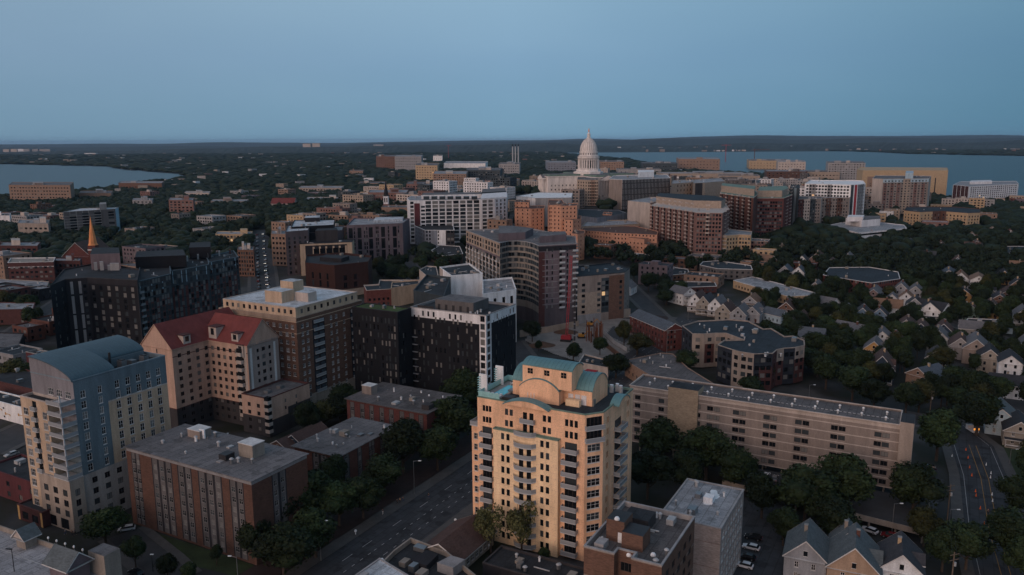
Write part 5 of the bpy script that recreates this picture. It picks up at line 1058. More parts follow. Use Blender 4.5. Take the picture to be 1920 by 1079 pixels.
flat('white garage with a dark roof right of the blue low house',[(1809,604),(1850,606),(1900,611),(1885,600),(1815,597)],622,'light_blue','roof_dark',3,1)
flat('brick building below the white modernist office',[(1614,452),(1625,455),(1650,453),(1645,448),(1620,448)],464,'brick_rose','roof_light',4,2)
flat('long dark-roofed school at the right edge in the trees',[(1855,470),(1900,476),(1960,474),(1950,462),(1870,462)],484,'concrete_warm','roof_blue',5,1)
flat('small brick block with a red canopy beside the apricot wing',[(1134,460),(1156,466),(1180,465),(1172,458),(1145,455)],475,'brick_rose','roof_grey',4,1)
flat('brown hip-roofed hall near the apricot wing',[(1175,478),(1190,485),(1222,484),(1215,477),(1185,474)],493,'brick_dark','roof_blue',3,1)
flat('brown low shed and orange house by the curved tower',[(808,470),(830,480),(868,476),(862,462),(825,460)],500,'brick_orange','roof_dark',2,1)
flat('grey retaining terrace beside the building site',[(1085,603),(1100,608),(1178,600),(1176,592),(1090,595)],618,'concrete_warm','deck',0,0) if 0 else None
# church left, with a bright copper spire
i=bldg('church','red brick church with steep gable, left',160,480,10,105,170,'brick','shingle_brown',9,'b',th=88,over=.8,cat='church') if 0 else None
cx,cy_,cz=G(133,507); i=frame((cx-8,cy_+4),0,cz,11); i.r=23; i.l=36; i.root=thing('church','red brick church with a steep grey roof, left','church',(cx+3,cy_+20,cz)); BOXES.append([i.q(-2,-2),i.q(32,-2),i.q(32,36),i.q(-2,36)])
mb=MB(); wins=[]; bal=[]; pl=[i.q(0,0),i.q(23,0),i.q(23,36),i.q(0,36)]
for k in range(4): face(mb,wins,bal,pl[k],pl[(k+1)%4],i.z0,i.z1,'brick_red',{3:au(6,1,4,1.6,4,2)}.get(k))
rb=MB(); gableroof(rb,i.q,0,23,0,36,i.z1,11,'shingle_brown','brick_red','b',.6,endmb=mb); mb.build('wall',i.root); rb.build('roof',i.root); place_wins(i.root,wins)
mb=MB(); p=i.q(26,0); mb.abox(p[0]-3,p[0]+3,p[1]-3,p[1]+3,i.z0,i.z0+20,'brick_red'); mb.abox(p[0]-3.2,p[0]+3.2,p[1]-3.2,p[1]+3.2,i.z0+16,i.z0+16.8,'trim'); mb.build('bell_tower',i.root)
mb=MB(); mb.lathe(p,[(4,i.z0+20),(3.2,i.z0+21.4),(0,i.z0+44)],'copper_spire',8); mb.build('spire',i.root)
# small white church steeple and red-roofed church in the centre distance
x,y,z=G(725,402,0); t=thing('church_steeple','slim white belfry with a dark spire among trees, centre left','steeple',(x,y,z)); mb=MB(); mb.abox(x-3.2,x+3.2,y-3.2,y+3.2,z,z+12,'brick_rose'); mb.abox(x-2.8,x+2.8,y-2.8,y+2.8,z+12,z+21,'white_wall'); mb.build('belfry',t)
for s in(-1.3,1.3):
    mb=MB(); mb.abox(x+s-.6,x+s+.6,y-2.9,y-2.78,z+14,z+19,'glass_dark'); mb.build('louvre',t)
mb=MB(); mb.lathe((x,y),[(3,z+21),(0,z+40)],'charcoal',8); mb.build('spire',t)
def gable_px(lb,nx,ny,h_,lx,rx,wm,rm,rise,along,th,cat='church'):
    return bldg('church' if cat=='church' else 'house',lb,nx,ny,h_,lx,rx,wm,rm,rise,along,th=th,cat=cat)
gable_px('long church with a bright red tiled roof in the trees',551,382,10,508,558,'cream_light','red_roof',7,'b',88)
# far power station chimneys
x,y,z=G(967,316); 
t=thing('power_station','grey power station with three tall dark-topped chimneys','power station',(x,y,z)); mb=MB(); mb.abox(x-30,x+6,y,y+30,z,z+22,'grey_light'); mb.build('wall',t)
for k,px_ in enumerate((961.5,966.5,972)):
    X=U(px_,262,CH)[0] if 0 else x+(px_-967)*y/FOC
    mb=MB(); top=CH-(P(0,0,0) and 0); dd=ray(967,271); tt=y/dd[1]; top=CH+dd[2]*tt; mb.tube((X,y+4,z),(X,y+4,top-8),2.8,2.6,'galv',10); mb.tube((X,y+4,top-8),(X,y+4,top),2.6,2.6,'charcoal',10); mb.build('chimney',t)
# ---------------- the capitol ----------------
cd=1024.; X0=(1103-960)/FOC*cd*1.0; zt=CH+ray(1103,241)[2]/ray(1103,241)[1]*cd; zb_=zt-86.6; t=thing('capitol','white stone capitol with a tall columned dome and statue','capitol',(X0,cd,zb_))
hz=hill(X0,cd); c=(X0,cd); st='capitol_stone'
def ring(r0,z0,r1,z1): pass
def capz(py): d_=ray(1103,py); return CH+d_[2]/d_[1]*cd
zz=[capz(y_) for y_ in (241,248,256,262,284,289,297,318,324,330)]
mb=MB(); mb.lathe(c,[(10.6,capz(284)),(11.0,capz(282)),(10.9,capz(279)),(10.2,capz(274)),(8.7,capz(268.5)),(6.4,capz(263.5)),(3.4,capz(260)),(2.4,capz(259))],'sandstone' if 0 else st,48); 
for k in range(24):
    a=2*math.pi*k/24
    prof=[(11.15,capz(282)),(11.05,capz(279)),(10.35,capz(274)),(8.85,capz(268.5)),(6.5,capz(263.5)),(3.5,capz(260))]
    for (r0,z0),(r1,z1) in zip(prof,prof[1:]):
        w0=.35
        p=lambda r,da,z:(c[0]+r*math.cos(a)-da*math.sin(a),c[1]+r*math.sin(a)+da*math.cos(a),z)
        mb.face([p(r0,-w0,z0),p(r0,w0,z0),p(r1,w0*r1/r0,z1),p(r1,-w0*r1/r0,z1)],'cream_light')
mb.build('dome',t)
mb=MB(); mb.lathe(c,[(2.4,capz(259)),(2.6,capz(258)),(2.0,capz(257.5)),(2.0,capz(252)),(2.4,capz(251.6)),(1.0,capz(250)),(.5,capz(248))],st,16); mb.build('lantern',t)
mb=MB(); mb.lathe(c,[(.5,capz(248)),(.9,capz(246)),(.7,capz(244)),(.3,capz(242.5)),(.45,capz(241.8)),(0,capz(241))],'copper_spire',10); mb.build('statue',t)
mb=MB(); mb.lathe(c,[(12.2,capz(293.5)),(12.8,capz(293)),(12.8,capz(292)),(11.6,capz(291.5)),(11.6,capz(285)),(12,capz(284.6)),(12,capz(284)),(10.6,capz(283.9))],st,48); mb.build('upper_drum',t)
for k in range(24):
    a=2*math.pi*(k+.5)/24
    if math.sin(a)<.3:
        mb=MB(); d_=(-math.sin(a),math.cos(a)); o_=(c[0]+11.62*math.cos(a),c[1]+11.62*math.sin(a)); mb.box(o_,d_,-.5,.5,-.04,.04,capz(290.5),capz(287),'glass_dark'); mb.build('window',t)
mb=MB(); mb.lathe(c,[(10.6,capz(318)),(10.6,capz(297)),(13.8,capz(297)),(14,capz(295)),(14,capz(294)),(12.2,capz(293.6))],st,48)
for k in range(20):
    a=2*math.pi*(k+.5)/20; o_=(c[0]+10.65*math.cos(a),c[1]+10.65*math.sin(a)); mb.box(o_,(-math.sin(a),math.cos(a)),-.7,.7,-.05,.05,capz(315),capz(301),'glass_dark')
mb.build('drum',t)
for k in range(28):
    a=2*math.pi*k/28
    mb=MB(); p=(c[0]+13*math.cos(a),c[1]+13*math.sin(a)); mb.tube((*p,capz(317.5)),(*p,capz(297.2)),.62,.5,st,8); mb.build('column',t)
mb=MB(); mb.lathe(c,[(19,capz(330)),(19,capz(322)),(15.5,capz(321)),(15.5,capz(317.4)),(10.6,capz(317.3))],st,8); mb.build('dome_base',t)
# four wings
wz=capz(330); rw=MB(); wb=MB(); wins=[]; bal=[]
CF=Bd(); th_=math.radians(20)
for wi in range(4):
    a=math.radians(16.5+90*wi); d_=(math.cos(a),math.sin(a)); e_=(-d_[1],d_[0]); Q=lambda u,v:(c[0]+d_[0]*u+e_[0]*v,c[1]+d_[1]*u+e_[1]*v)
    pl=[Q(13,-16),Q(60,-16),Q(60,16),Q(13,16)]
    for k in range(4): face(wb,wins,bal,pl[k],pl[(k+1)%4],zb_-8,wz-1.5*(wi%2)*0,st,{0:H(.05,.98,9,1.7,3.2,11,6.4,1,'n',mix=(1,0,0))+H(.05,.98,9,1.5,2,18.5,5,2,'n',mix=(.8,.2,0)),1:H(.1,.9,5,1.7,3.2,11,6.4,1,'n',mix=(1,0,0)),2:H(.05,.98,9,1.7,3.2,11,6.4,1,'n',mix=(1,0,0))+H(.05,.98,9,1.5,2,18.5,5,2,'n')}.get(k))
    mbp=inset(pl,-.8); rw.prism(mbp,wz-.02,wz+1.0,st,'roof_grey',True)
    pl2=inset(pl,3); rw.prism(pl2,wz+1.02,wz+3,'copper_green','roof_grey')
    # pediment porch
    rw.prism([Q(60.1,-9.5),Q(65,-9.5),Q(65,9.5),Q(60.1,9.5)],wz-3.2,wz-1.2,st,bottom=True)
    t0,t1,t2=Q(65,-9.5),Q(65,9.5),Q(65,0); b0,b1,b2=Q(58,-9.5),Q(58,9.5),Q(58,0); z0=wz-1.2; z2=wz+2.8
    rw.face([(*t0,z0),(*t1,z0),(*t2,z2)],st); rw.face([(*t0,z0),(*t2,z2),(*b2,z2),(*b0,z0)],'roof_grey'); rw.face([(*t2,z2),(*t1,z0),(*b1,z0),(*b2,z2)],'roof_grey')
    for v in np.linspace(-8.5,8.5,6):
        mb=MB(); mb.tube((*Q(64,v),zb_+5),(*Q(64,v),wz-3.2),.75,.62,st,10); mb.build('column',t)
    rw.prism([Q(60.1,-11),Q(66,-11),Q(66,11),Q(60.1,11)],zb_-8,zb_+5,st)
    for s in(-22,22):   # corner pavilions
        p=Q(22,s) 
wb.build('wall',t); rw.build('roof',t); place_wins(t,wins)
# cranes over the lake front
def crane(px,ytop,ybase,jib,label,m='rust'):
    x,y,z=G(px,ybase); d_=ray(px,ytop); top=CH+d_[2]/d_[1]*y; t=thing('tower_crane',label,'tower crane',(x,y,z)); mb=MB()
    for sx_ in(-1,1):
        for sy_ in(-1,1): mb.abox(x+sx_-.3,x+sx_+.3,y+sy_-.3,y+sy_+.3,z,top,m)
    n=int((top-z)/3)
    for k in range(n): s=1 if k%2 else -1; mb.tube((x-s,y-1,z+k*3),(x+s,y-1,z+k*3+3),.22,.22,m,4)
    mb.build('mast',t); mb=MB(); u=y/FOC; L0,L1=jib
    for zz_ in(0,1.8):
        mb.tube((x+L0*u,y,top-5+zz_),(x+L1*u,y,top-5+zz_+ (3 if L1>20 else 0)),.5,.4,m,4)
    for k in range(8): xa=x+(L0+(L1-L0)*k/8)*u; mb.tube((xa,y,top-5),(xa+2,y,top-3),.25,.25,m,4)
    mb.build('jib',t); mb=MB(); mb.tube((x,y,top),(x+L0*u,y,top-4),.25,.25,m,4); mb.tube((x,y,top),(x+L1*u*.8,y,top-3),.25,.25,m,4); mb.build('tie_bar',t)
crane(1360,271,304,(-8,10),'dark red tower crane above the lakefront offices, the left one','crane_red'); crane(1414,280,305,(-6,28),'rust tower crane with a raised jib, right of the other','rust'); crane(841,272,300,(-3,5),'distant red crane mast in front of the hills','crane_red')
# ======================= houses =======================
HN=0
def house(lb,px,py,W,Lg,h,rise,wm,rm,th=61.5,porch=0,dorm=0,chim=1,base=None,fw=2,near=False,cross=0,oh=.45):
    """px,py: pixel of the apex of the gable that faces the camera"""
    global HN
    x,y,z=G(px,py,h+rise); t=math.radians(th); i=Bd(); i.N=(x,y); i.dR=(math.cos(t),math.sin(t)); i.dL=(-i.dR[1],i.dR[0]); i.z0=z; i.z1=z+h
    i.q=lambda a,b:(x+i.dR[0]*a+i.dL[0]*b,y+i.dR[1]*a+i.dL[1]*b); q=i.q; w=W/2
    i.root=thing('house',lb,'house',(*q(Lg/2,0),z),'houses of the neighbourhood'); HN+=1
    BOXES.append([q(-1.5,-w-1),q(Lg+1,-w-1),q(Lg+1,w+1),q(-1.5,w+1)])
    mb=MB(); wins=[]; bal=[]; pl=[q(0,-w),q(Lg,-w),q(Lg,w),q(0,w)]; nf=max(1,int(h/2.7)); st='w1'
    sp={3:H(.1,.9,fw,.95,1.5,1.0,2.75,nf,st,mix=(.6,.2,.2)),0:H(.08,.92,max(2,int(Lg/3.2)),.9,1.4,1.0,2.75,nf,st,mix=(.6,.2,.2)),2:H(.08,.92,max(2,int(Lg/3.2)),.9,1.4,1.0,2.75,nf,st)}
    for k in range(4): face(mb,wins,bal,pl[k],pl[(k+1)%4],z,z+h,wm,sp.get(k))
    rb=MB(); gableroof(rb,q,0,Lg,-w,w,z+h,rise,rm,wm,'a',oh,'trim',endmb=mb)
    # attic window
    aw=MB(); aw.box(i.N,i.dR,-.05,.02,-.45,.45,z+h+.5,z+h+min(1.8,rise*.5),'glass_dark'); aw.box(i.N,i.dR,-.09,-.05,-.55,.55,z+h+.38,z+h+.5,'trim'); aw.box(i.N,i.dR,-.09,-.05,-.55,.55,z+h+min(1.8,rise*.5),z+h+min(1.8,rise*.5)+.1,'trim'); aw.build('attic_window',i.root)
    if dorm or cross:
        cw=min(W*.42,Lg*.4)/1; a0=Lg*.5-cw/2; d=MB()
        dz=z+h-.3; r2=rise*.75
        # cross gable on the right slope
        d.prism([q(a0,-w-.12),q(a0+cw,-w-.12),q(a0+cw,-w*.2),q(a0,-w*.2)],dz if dorm else z,z+h+.6,wm)
        gableroof(d,q,a0,a0+cw,-w-.12,0,z+h+.6,cw*.45,rm,wm,'b',.3,'trim'); c_=a0+cw/2
        d.box(i.N,i.dR,c_-.5,c_+.5,-w-.17,-w-.1,z+h-.1,z+h+1.2,'glass_dark'); d.build('dormer',i.root)
    mb.build('wall',i.root); ro=rb.build('roof',i.root)
    if chim:
        c=MB(); p=(Lg*(.35+.3*random.random()),.5*random.choice([-1,1])); c.box(i.N,i.dR,p[0]-.4,p[0]+.4,p[1]-.4,p[1]+.4,z+h+rise-1.2,z+h+rise+1.1,random.choice(['brick','brick_sand','concrete_warm'])); c.box(i.N,i.dR,p[0]-.48,p[0]+.48,p[1]-.48,p[1]+.48,z+h+rise+1.1,z+h+rise+1.25,'concrete')
        o=c.build('chimney',i.root); o.parent=ro; 
    if porch:
        p=MB(); p.box(i.N,i.dR,-2.4,-.02,-w*.9,w*.9,z+.0,z+.5,'concrete_warm'); 
        for b in(-w*.85,0,w*.85): p.box(i.N,i.dR,-2.3,-2.1,b-.1,b+.1,z+.5,z+2.9,'trim')
        p.box(i.N,i.dR,-2.6,.1,-w*.95,w*.95,z+2.9,z+3.15,'trim',rm); p.box(i.N,i.dR,-2.3,-2.22,-w*.85,w*.85,z+.9,z+1.3,'trim'); p.build('porch',i.root)
        if porch>1: p=MB(); p.box(i.N,i.dR,-2.4,-.02,-w*.9,w*.9,z+3.2,z+3.3,'trim'); p.box(i.N,i.dR,-2.35,-2.27,-w*.85,w*.85,z+3.35,z+4.2,'trim'); p.box(i.N,i.dR,-2.6,.1,-w*.95,w*.95,z+5.5,z+5.7,'trim',rm); p.build('upper_porch',i.root)
    d=MB(); d.box(i.N,i.dR,-.08,-.02,-w*.5-.5,-w*.5+.5,z+.15,z+2.2,random.choice(['dark_trim','brick_dark','white_wall'])); d.build('door',i.root)
    place_wins(i.root,wins); return i
HS=[
('grey-shingled house with a steep slate gable, leftmost in the bottom right row',1512,1015,9.5,12,6.5,4.4,'grey_siding','shingle_slate',66,0,0,1),
('peach house with an arched attic window, second in the bottom right row',1604,1028,11.5,13,6.3,5.6,'peach_siding','shingle_slate',66,0,1,1),
('white house with a dark roof and chimney, third in the bottom right row',1693,1041,9.5,12,6.3,4.2,'white_siding','shingle_dark',66,0,1,1),
('white-sided house with a black gable beside the avenue trees, bottom row',1590,1000,8,8,5.5,4.8,'grey_siding','shingle_slate',66,0,0,1),
('navy house with a red-brown roof and blue dormer above the long beige slab',1655,668,8.5,14,6.5,5.0,'navy','shingle_brown',64,1,1,1),
('stone house with a grey hipped roof beside the navy house',1722,690,9,12,5.0,3.0,'brick_tan','shingle_blue',30,0,0,1),
('white two-storey house at the far right edge above the car park',1897,668,7.5,12,8.5,3.0,'white_siding','shingle_black',61.5,0,0,0),
('tan house with balconies left of the white edge house',1858,656,8,12,7.0,3.5,'cream_siding','shingle_black',61.5,0,0,0),
('peach gabled house with a grey roof in the right-hand row',1832,637,9,16,7.5,4.0,'beige','shingle_grey',61.5,0,0,1),
('taupe gabled house with a brown roof in the right-hand row',1802,634,8,13,6.5,3.8,'grey_light','shingle_brown',61.5,0,0,1),
('grey-blue house with white gable and porch roof',1761,620,8,12,6,3.8,'white_siding','shingle_grey',61.5,1,0,1),
('navy gable house behind the grey-blue one',1770,608,7,12,6,3.4,'navy','shingle_brown',61.5,0,0,1),
('navy and white gable house with a brown roof',1727,607,8,12,6,3.6,'navy','shingle_brown',61.5,0,0,1),
('tan gable house with a long brown roof',1700,600,8,13,6,3.6,'cream_siding','shingle_brown',61.5,0,0,1),
('bright white three-gabled house in the middle of the right side',1744,568,9,10,6.5,4.0,'white_stucco','shingle_black',66,1,0,1),
('bright white long house with a black roof and front gable',1777,569,8,16,6.3,3.8,'white_stucco','shingle_black',120,0,1,1),
('grey house with a white double porch left of the white houses',1716,560,8,12,6.5,3.8,'grey_siding','shingle_dark',61.5,2,0,1),
('tan-roofed house squeezed behind the double-porch house',1700,549,7,10,6,3.2,'white_siding','shingle_tan',61.5,0,0,1),
('blue house with dark roof and dormer by the big trees',1650,579,7,8,6,3.5,'blue_house','shingle_dark',61.5,0,0,1),
('blue house with red balcony under a navy roof',1618,578,8,12,6.5,4.0,'blue_house','shingle_dark',64,1,1,1),
('dark navy house left of the blue house',1588,577,7.5,12,6,3.8,'navy','shingle_blue',64,0,0,1),
('grey-roofed white house by the ochre flats',1568,560,8,14,6,3.2,'white_siding','shingle_grey',125,0,1,0),
('pink house with grey roof behind the corner building',1638,543,8,18,5.6,3.4,'pink_house','shingle_grey',61.5,0,0,1),
('grey gable house with arched window behind the pink house',1690,532,7.5,12,6,3.8,'grey_siding','shingle_grey',61.5,0,0,1),
('grey gable house right of the arched-window house',1717,537,7.5,14,6,3.6,'grey_siding','shingle_grey',61.5,0,0,1),
('white gable with small attic window among shrubs',1673,552,6,8,5,3,'white_siding','shingle_grey',61.5,0,0,0),
('white house with a red-brown roof, upper right',1803,512,8,14,6.5,3.8,'white_siding','shingle_tan',61.5,0,0,1),
('tall white rear wing with an orange-brown roof, upper right',1836,518,8,16,9,2.6,'white_siding','shingle_tan',61.5,0,0,0),
('slate-roofed long house behind the upper right white house',1780,507,8,18,5.5,3,'grey_siding','shingle_blue',61.5,0,0,1),
('green-grey cottage left of the ochre house',1822,573,7,10,5.2,3,'green_house','shingle_brown',61.5,0,0,1),
('ochre yellow house with a dark brown roof',1861,566,7.5,12,6,3.6,'ochre','shingle_brown',61.5,0,0,1),
('dark brown-roofed house behind the ochre one',1875,553,7.5,12,6,3.0,'brick_brown','shingle_dark',61.5,0,0,1),
('long light grey roofed house in front of the blue house',1632,612,8,16,4.8,2.8,'grey_siding','shingle_grey',125,0,0,1),
('white house with a pale gable below the blue house',1655,622,7.5,11,5.6,3.2,'white_siding','shingle_grey',64,0,0,1),
('small white house half hidden by a tree',1681,628,6,9,5.6,3,'white_siding','shingle_brown',64,0,0,1),
('white house with blue trim at the head of the gabled row',1303,551,7,13,6.5,4,'white_siding','shingle_brown',61.5,1,0,0),
('cream gable house with a slate roof, second of the gabled row',1319,556,7,13,6.5,4,'cream_siding','shingle_dark',61.5,1,0,0),
('grey and white gable house, third of the gabled row',1341,560,7,13,6.2,4,'white_siding','shingle_grey',61.5,1,0,1),
('cream gable house with a brown roof, fourth of the gabled row',1356,570,7.5,13,5.8,4,'cream_siding','shingle_brown',61.5,0,0,1),
('grey gable house at the end of the gabled row',1384,576,7.5,13,5.4,3.8,'grey_siding','shingle_grey',61.5,0,0,0),
('grey house with twin white dormers right of the gabled row',1411,576,7,14,5.2,3.4,'grey_siding','shingle_grey',61.5,0,1,0),
('white rear house with grey roof above the gabled row',1294,541,9,12,7,3,'white_siding','shingle_grey',120,2,0,0),
('light blue cottage with a dark blue roof among the trees',1473,583,6,12,4.5,2.6,'light_blue','shingle_blue',120,0,0,0),
('white gable cottage with a brown roof among the trees',1501,588,6.5,10,4.5,3.4,'white_siding','shingle_brown',61.5,0,0,0),
('grey-blue double gabled house left of the corner building',1471,499,7,12,5.5,3.6,'grey_siding','shingle_blue',61.5,0,0,0),
('white-trimmed grey gable right of the double gabled house',1497,501,7,12,5.5,3.6,'white_siding','shingle_blue',61.5,0,0,1),
('small white gable in front of the grey-blue pair',1489,514,6,8,5,3,'white_siding','shingle_blue',61.5,0,0,0),
('small white gable poking out of the trees',1504,480,6,9,5.5,3.2,'white_siding','shingle_dark',61.5,0,0,0),
('brown-roofed house with two pink gables in the wood',1531,475,8,16,6,4,'pink_house','shingle_brown',61.5,0,1,1),
('brown-roofed house with cream front below the pink gables',1558,486,7,10,5,3,'cream_siding','shingle_brown',61.5,0,0,0),
('grey gable with a pale front in the wood',1590,476,7,12,5.5,3.4,'grey_siding','shingle_grey',61.5,0,0,0),
('brown house with a steep roof left of the grey-blue pair',1450,480,8,14,6,4,'brick_tan','shingle_tan',120,0,0,0),
('brick house half hidden in the wood',1765,455,8,12,6,3.6,'brick_rose','shingle_brown',61.5,0,0,1),
('red-brown roof showing above the wood, right',1832,452,8,14,6,3.6,'brick','shingle_brown',61.5,0,0,1),
('white cottage roof near the right edge of the wood',1862,427,8,12,6,3.6,'white_siding','shingle_tan',61.5,0,0,0),
('pale-gabled roof right of the cottage',1895,432,8,12,6,3.6,'white_siding','red_roof',61.5,0,0,0),
('pale blue-grey house beside the avenue bend',1880,768,8,13,6,3.4,'light_blue','shingle_slate',61.5,0,0,0),
('cream house with a porch at the right edge by the bend',1915,792,8,12,5.5,3.2,'cream_siding','shingle_black',61.5,1,0,0),
('tan-roofed house behind the wood, left of the curved tower street',1172,530,7,10,5,3,'white_siding','shingle_grey',61.5,0,0,0),
('brown cottage roof behind the residence halls',548,816,9,12,4.2,3,'navy','shingle_brown',61.5,0,0,0),
('brown-roofed bungalow left of the brown cottage',520,826,10,14,3.5,3,'brick_brown','shingle_brown',61.5,0,0,0)]
for k_,h_ in enumerate(HS):
    if k_>3: h_=list(h_); h_[3]*=1.18; h_[4]*=1.15; h_[6]*=1.12
    house(*h_)
def rebox():
    global RB_
    RB_=[(min(p[0] for p in b),max(p[0] for p in b),min(p[1] for p in b),max(p[1] for p in b),b) for b in BOXES]
RSEG=[]
for pts,hw in ROADS:
    for a,b in zip(pts,pts[1:]): RSEG.append((a[0],a[1],b[0],b[1],hw))
RSEG=np.array(RSEG)
def clear(x,y,m):
    for x0,x1,y0,y1,b in RB_:
        if x0-m<x<x1+m and y0-m<y<y1+m:
            if inpoly(x,y,b): return False
            for k in range(len(b)):
                a,c=b[k-1],b[k]; dx,dy=c[0]-a[0],c[1]-a[1]; t=max(0,min(1,((x-a[0])*dx+(y-a[1])*dy)/(dx*dx+dy*dy+1e-9)))
                if math.hypot(x-a[0]-dx*t,y-a[1]-dy*t)<m: return False
    d=RSEG; dx=d[:,2]-d[:,0]; dy=d[:,3]-d[:,1]; t=np.clip(((x-d[:,0])*dx+(y-d[:,1])*dy)/(dx*dx+dy*dy+1e-9),0,1)
    if np.any(np.hypot(x-d[:,0]-dx*t,y-d[:,1]-dy*t)<d[:,4]+m*.5): return False
    return not (inpoly(x,y,LAKE_L) or inpoly(x,y,LAKE_R))

rebox()
# ---- labels that say where a thing stands ----
LM=[('white domed capitol',1103,360),('white balcony slab',860,450),('ribbed buff office',843,368),('curved-balcony tower',1010,600),('tan and brown flats',1130,600),('balcony brick block',1290,470),('tall dark red tower',1445,440),('white modernist office',1620,445),('brick and blue tower',1690,400),('honeycomb slab',1850,384),('orange brick apartments',1765,425),
('ochre brick flats',1450,570),('red corner building',1615,555),('white gabled houses',1765,600),('blue house',1630,620),('ochre house',1860,605),('pink house',1640,570),('courtyard complex',1400,700),('red brick flats',1230,650),('gabled row',1350,600),('navy house',1665,710),('beige slab',1450,860),('avenue bend',1830,830),('car park',1880,740),
('red church',150,510),('copper spire',170,500),('concrete slab',165,447),('lakeside hotel',75,386),('pink tower block',338,414),('red-roofed church',540,400),('white belfry',725,410),('traffic street',490,500),('mauve tower',700,490),('charcoal block',175,655),('dark brown building',630,560),('apricot towers',1030,465),('low apricot wing',1170,466),('dark glass office',1200,392),('sandy lakeside slab',1700,366),('twin cranes',1385,305),('power station',967,330),('arena roof',870,322),('far brick warehouse',722,320),('blank theatre',745,410),('hip-roofed hall',1200,493),('dark school roof',1900,484),('grey flats',1370,523),('yellow tower',1000,1060),('brick hall',350,1050),('black tower',850,745),('white steeple',725,440),('tan library',697,354),('small pale tower',370,376),('brown lake building',262,362),('tree-lined shore',300,345),('pale gabled right row',1830,690),('double-porch house',1716,600),('brown wood roofs',1540,510),('right lake shore',1790,372)]
USED={}; INF=[]
def autolabel(desc,px,py):
    o=sorted(LM,key=lambda m:math.hypot(m[1]-px,(m[2]-py)*2))[:4]
    def rel(m):
        dx,dy=px-m[1],(py-m[2])*2
        return ('left of' if dx<0 else 'right of') if abs(dx)>abs(dy)*1.2 else ('behind' if dy<0 else 'in front of')
    c=[f'{desc} {rel(o[0])} the {o[0][0]}',f'{desc} between the {o[0][0]} and {o[1][0]}',f'{desc} {rel(o[1])} the {o[1][0]}',f'{desc} {rel(o[0])} the {o[0][0]}, toward the {o[2][0]}',f'{desc} between the {o[0][0]} and {o[2][0]}',f'{desc} {rel(o[2])} the {o[2][0]}',f'{desc} between the {o[1][0]} and {o[2][0]}']
    for l in c:
        if l not in USED and len(l.split())<=16: USED[l]=1; return l
    return c[0]
WL=dict(brick='brick',brick_red='red brick',brick_dark='dark brick',brick_tan='tan brick',brick_brown='brown brick',brick_rose='rose brick',brick_sand='sandy brick',sandstone='sandstone',beige='beige',cream_light='cream',grey_light='pale grey',grey_mid='grey',grey_panel='grey',charcoal='charcoal',mauve='mauve',white_wall='white',stone='stone',dark_glass_wall='dark glass',brick_apricot='apricot brick',beige_light='pale beige',concrete_warm='concrete')
NUM=['','one','two','three','four','five','six','seven','eight','nine','ten','eleven','twelve']
def infill(n,pl,hr,wr,cols,seed,grp=None,m=2.0):
    rr=random.Random(seed); w_=[G(*p)[:2] for p in pl] if grp is None else pl; x0,x1=min(p[0] for p in w_),max(p[0] for p in w_); y0,y1=min(p[1] for p in w_),max(p[1] for p in w_); k=0; t=0
    while k<n and t<n*60:
        t+=1; x=rr.uniform(x0,x1); y=rr.uniform(y0,y1)
        if not inpoly(x,y,w_): continue
        W=rr.uniform(*wr); Lg=rr.uniform(*wr)*.7; nf=rr.randint(*hr); h=nf*3.3+1.2
        th_=math.radians(61.5); dR=(math.cos(th_),math.sin(th_)); dL=(-dR[1],dR[0]); q=lambda a,b:(x+dR[0]*a+dL[0]*b,y+dR[1]*a+dL[1]*b)
        pts=[q(a,b) for a in(0,Lg/2,Lg) for b in(0,W/2,W)]
        if not all(clear(*p,m) for p in pts): continue
        k+=1; wm=rr.choice(cols); rm=rr.choice(['roof_grey','roof_grey','roof_dark','roof_light','roof_blue']); px,py=P(x,y,hill(x,y)); 
        nL=max(2,int(W/4)); nR=max(2,int(Lg/4)); sp=lambda n:H(.04,.96,n,rr.choice([1.4,1.8,2.4]),1.7,1.2,3.3,nf,'n',mix=(.55,.3,.15))
        poly=[q(0,0),q(Lg,0),q(Lg,W),q(0,W)]; z=hill(x,y)
        lb=autolabel(f'{WL.get(wm,"plain")} {NUM[min(12,nf)]}-storey block',px,py)
        root=polyb('city_block' if 0 else 'apartment_building',lb,'building',poly,z,z+h,wm,rm,{0:sp(nR),3:sp(nL)},par=.6,lim=30)
        if nf>3 and rr.random()<.7:
            mb=MB(); a,b=Lg*rr.uniform(.2,.4),W*rr.uniform(.2,.5); mb.box((x,y),dR,a,a+rr.uniform(4,7),b,b+rr.uniform(4,8),z+h-.65,z+h+rr.uniform(1.5,3.5),rr.choice([wm,'grey_light','cream_light'])); mb.build('penthouse',root)
        rebox()
    INF.append((k,n))
BR=['brick','brick_tan','brick_rose','brick_brown','sandstone','beige','grey_light','brick_tan','brick_sand','mauve']
DT=['sandstone','beige','grey_light','brick_tan','brick_rose','white_wall','cream_light','grey_panel','dark_glass_wall','brick_sand','stone']
infill(60,[(760,400),(1180,395),(1500,385),(1560,345),(1180,330),(700,335)],(3,8),(14,30),DT,1,m=1)
infill(95,[(150,800),(300,800),(560,1150),(640,1500),(250,1500),(150,1150)],(4,9),(18,42),DT,2,'w',m=1)
infill(34,[(-230,860),(0,820),(0,1500),(-230,1500)],(2,7),(18,42),DT,3,'w',m=1)
infill(26,[(0,1120),(250,1120),(300,1500),(-50,1500)],(3,6),(18,36),DT,13,'w',m=1)
infill(14,[(1480,440),(1640,435),(1900,395),(1640,380),(1480,400)],(3,6),(14,26),DT,12,m=1)
infill(18,[(500,520),(830,500),(1000,470),(1000,420),(700,400),(520,430)],(2,7),(14,30),BR,4)
infill(20,[(0,530),(480,520),(480,410),(0,400)],(2,5),(14,32),BR,5)
infill(13,[(0,400),(480,400),(640,380),(640,355),(0,380)],(2,5),(16,34),BR,6)
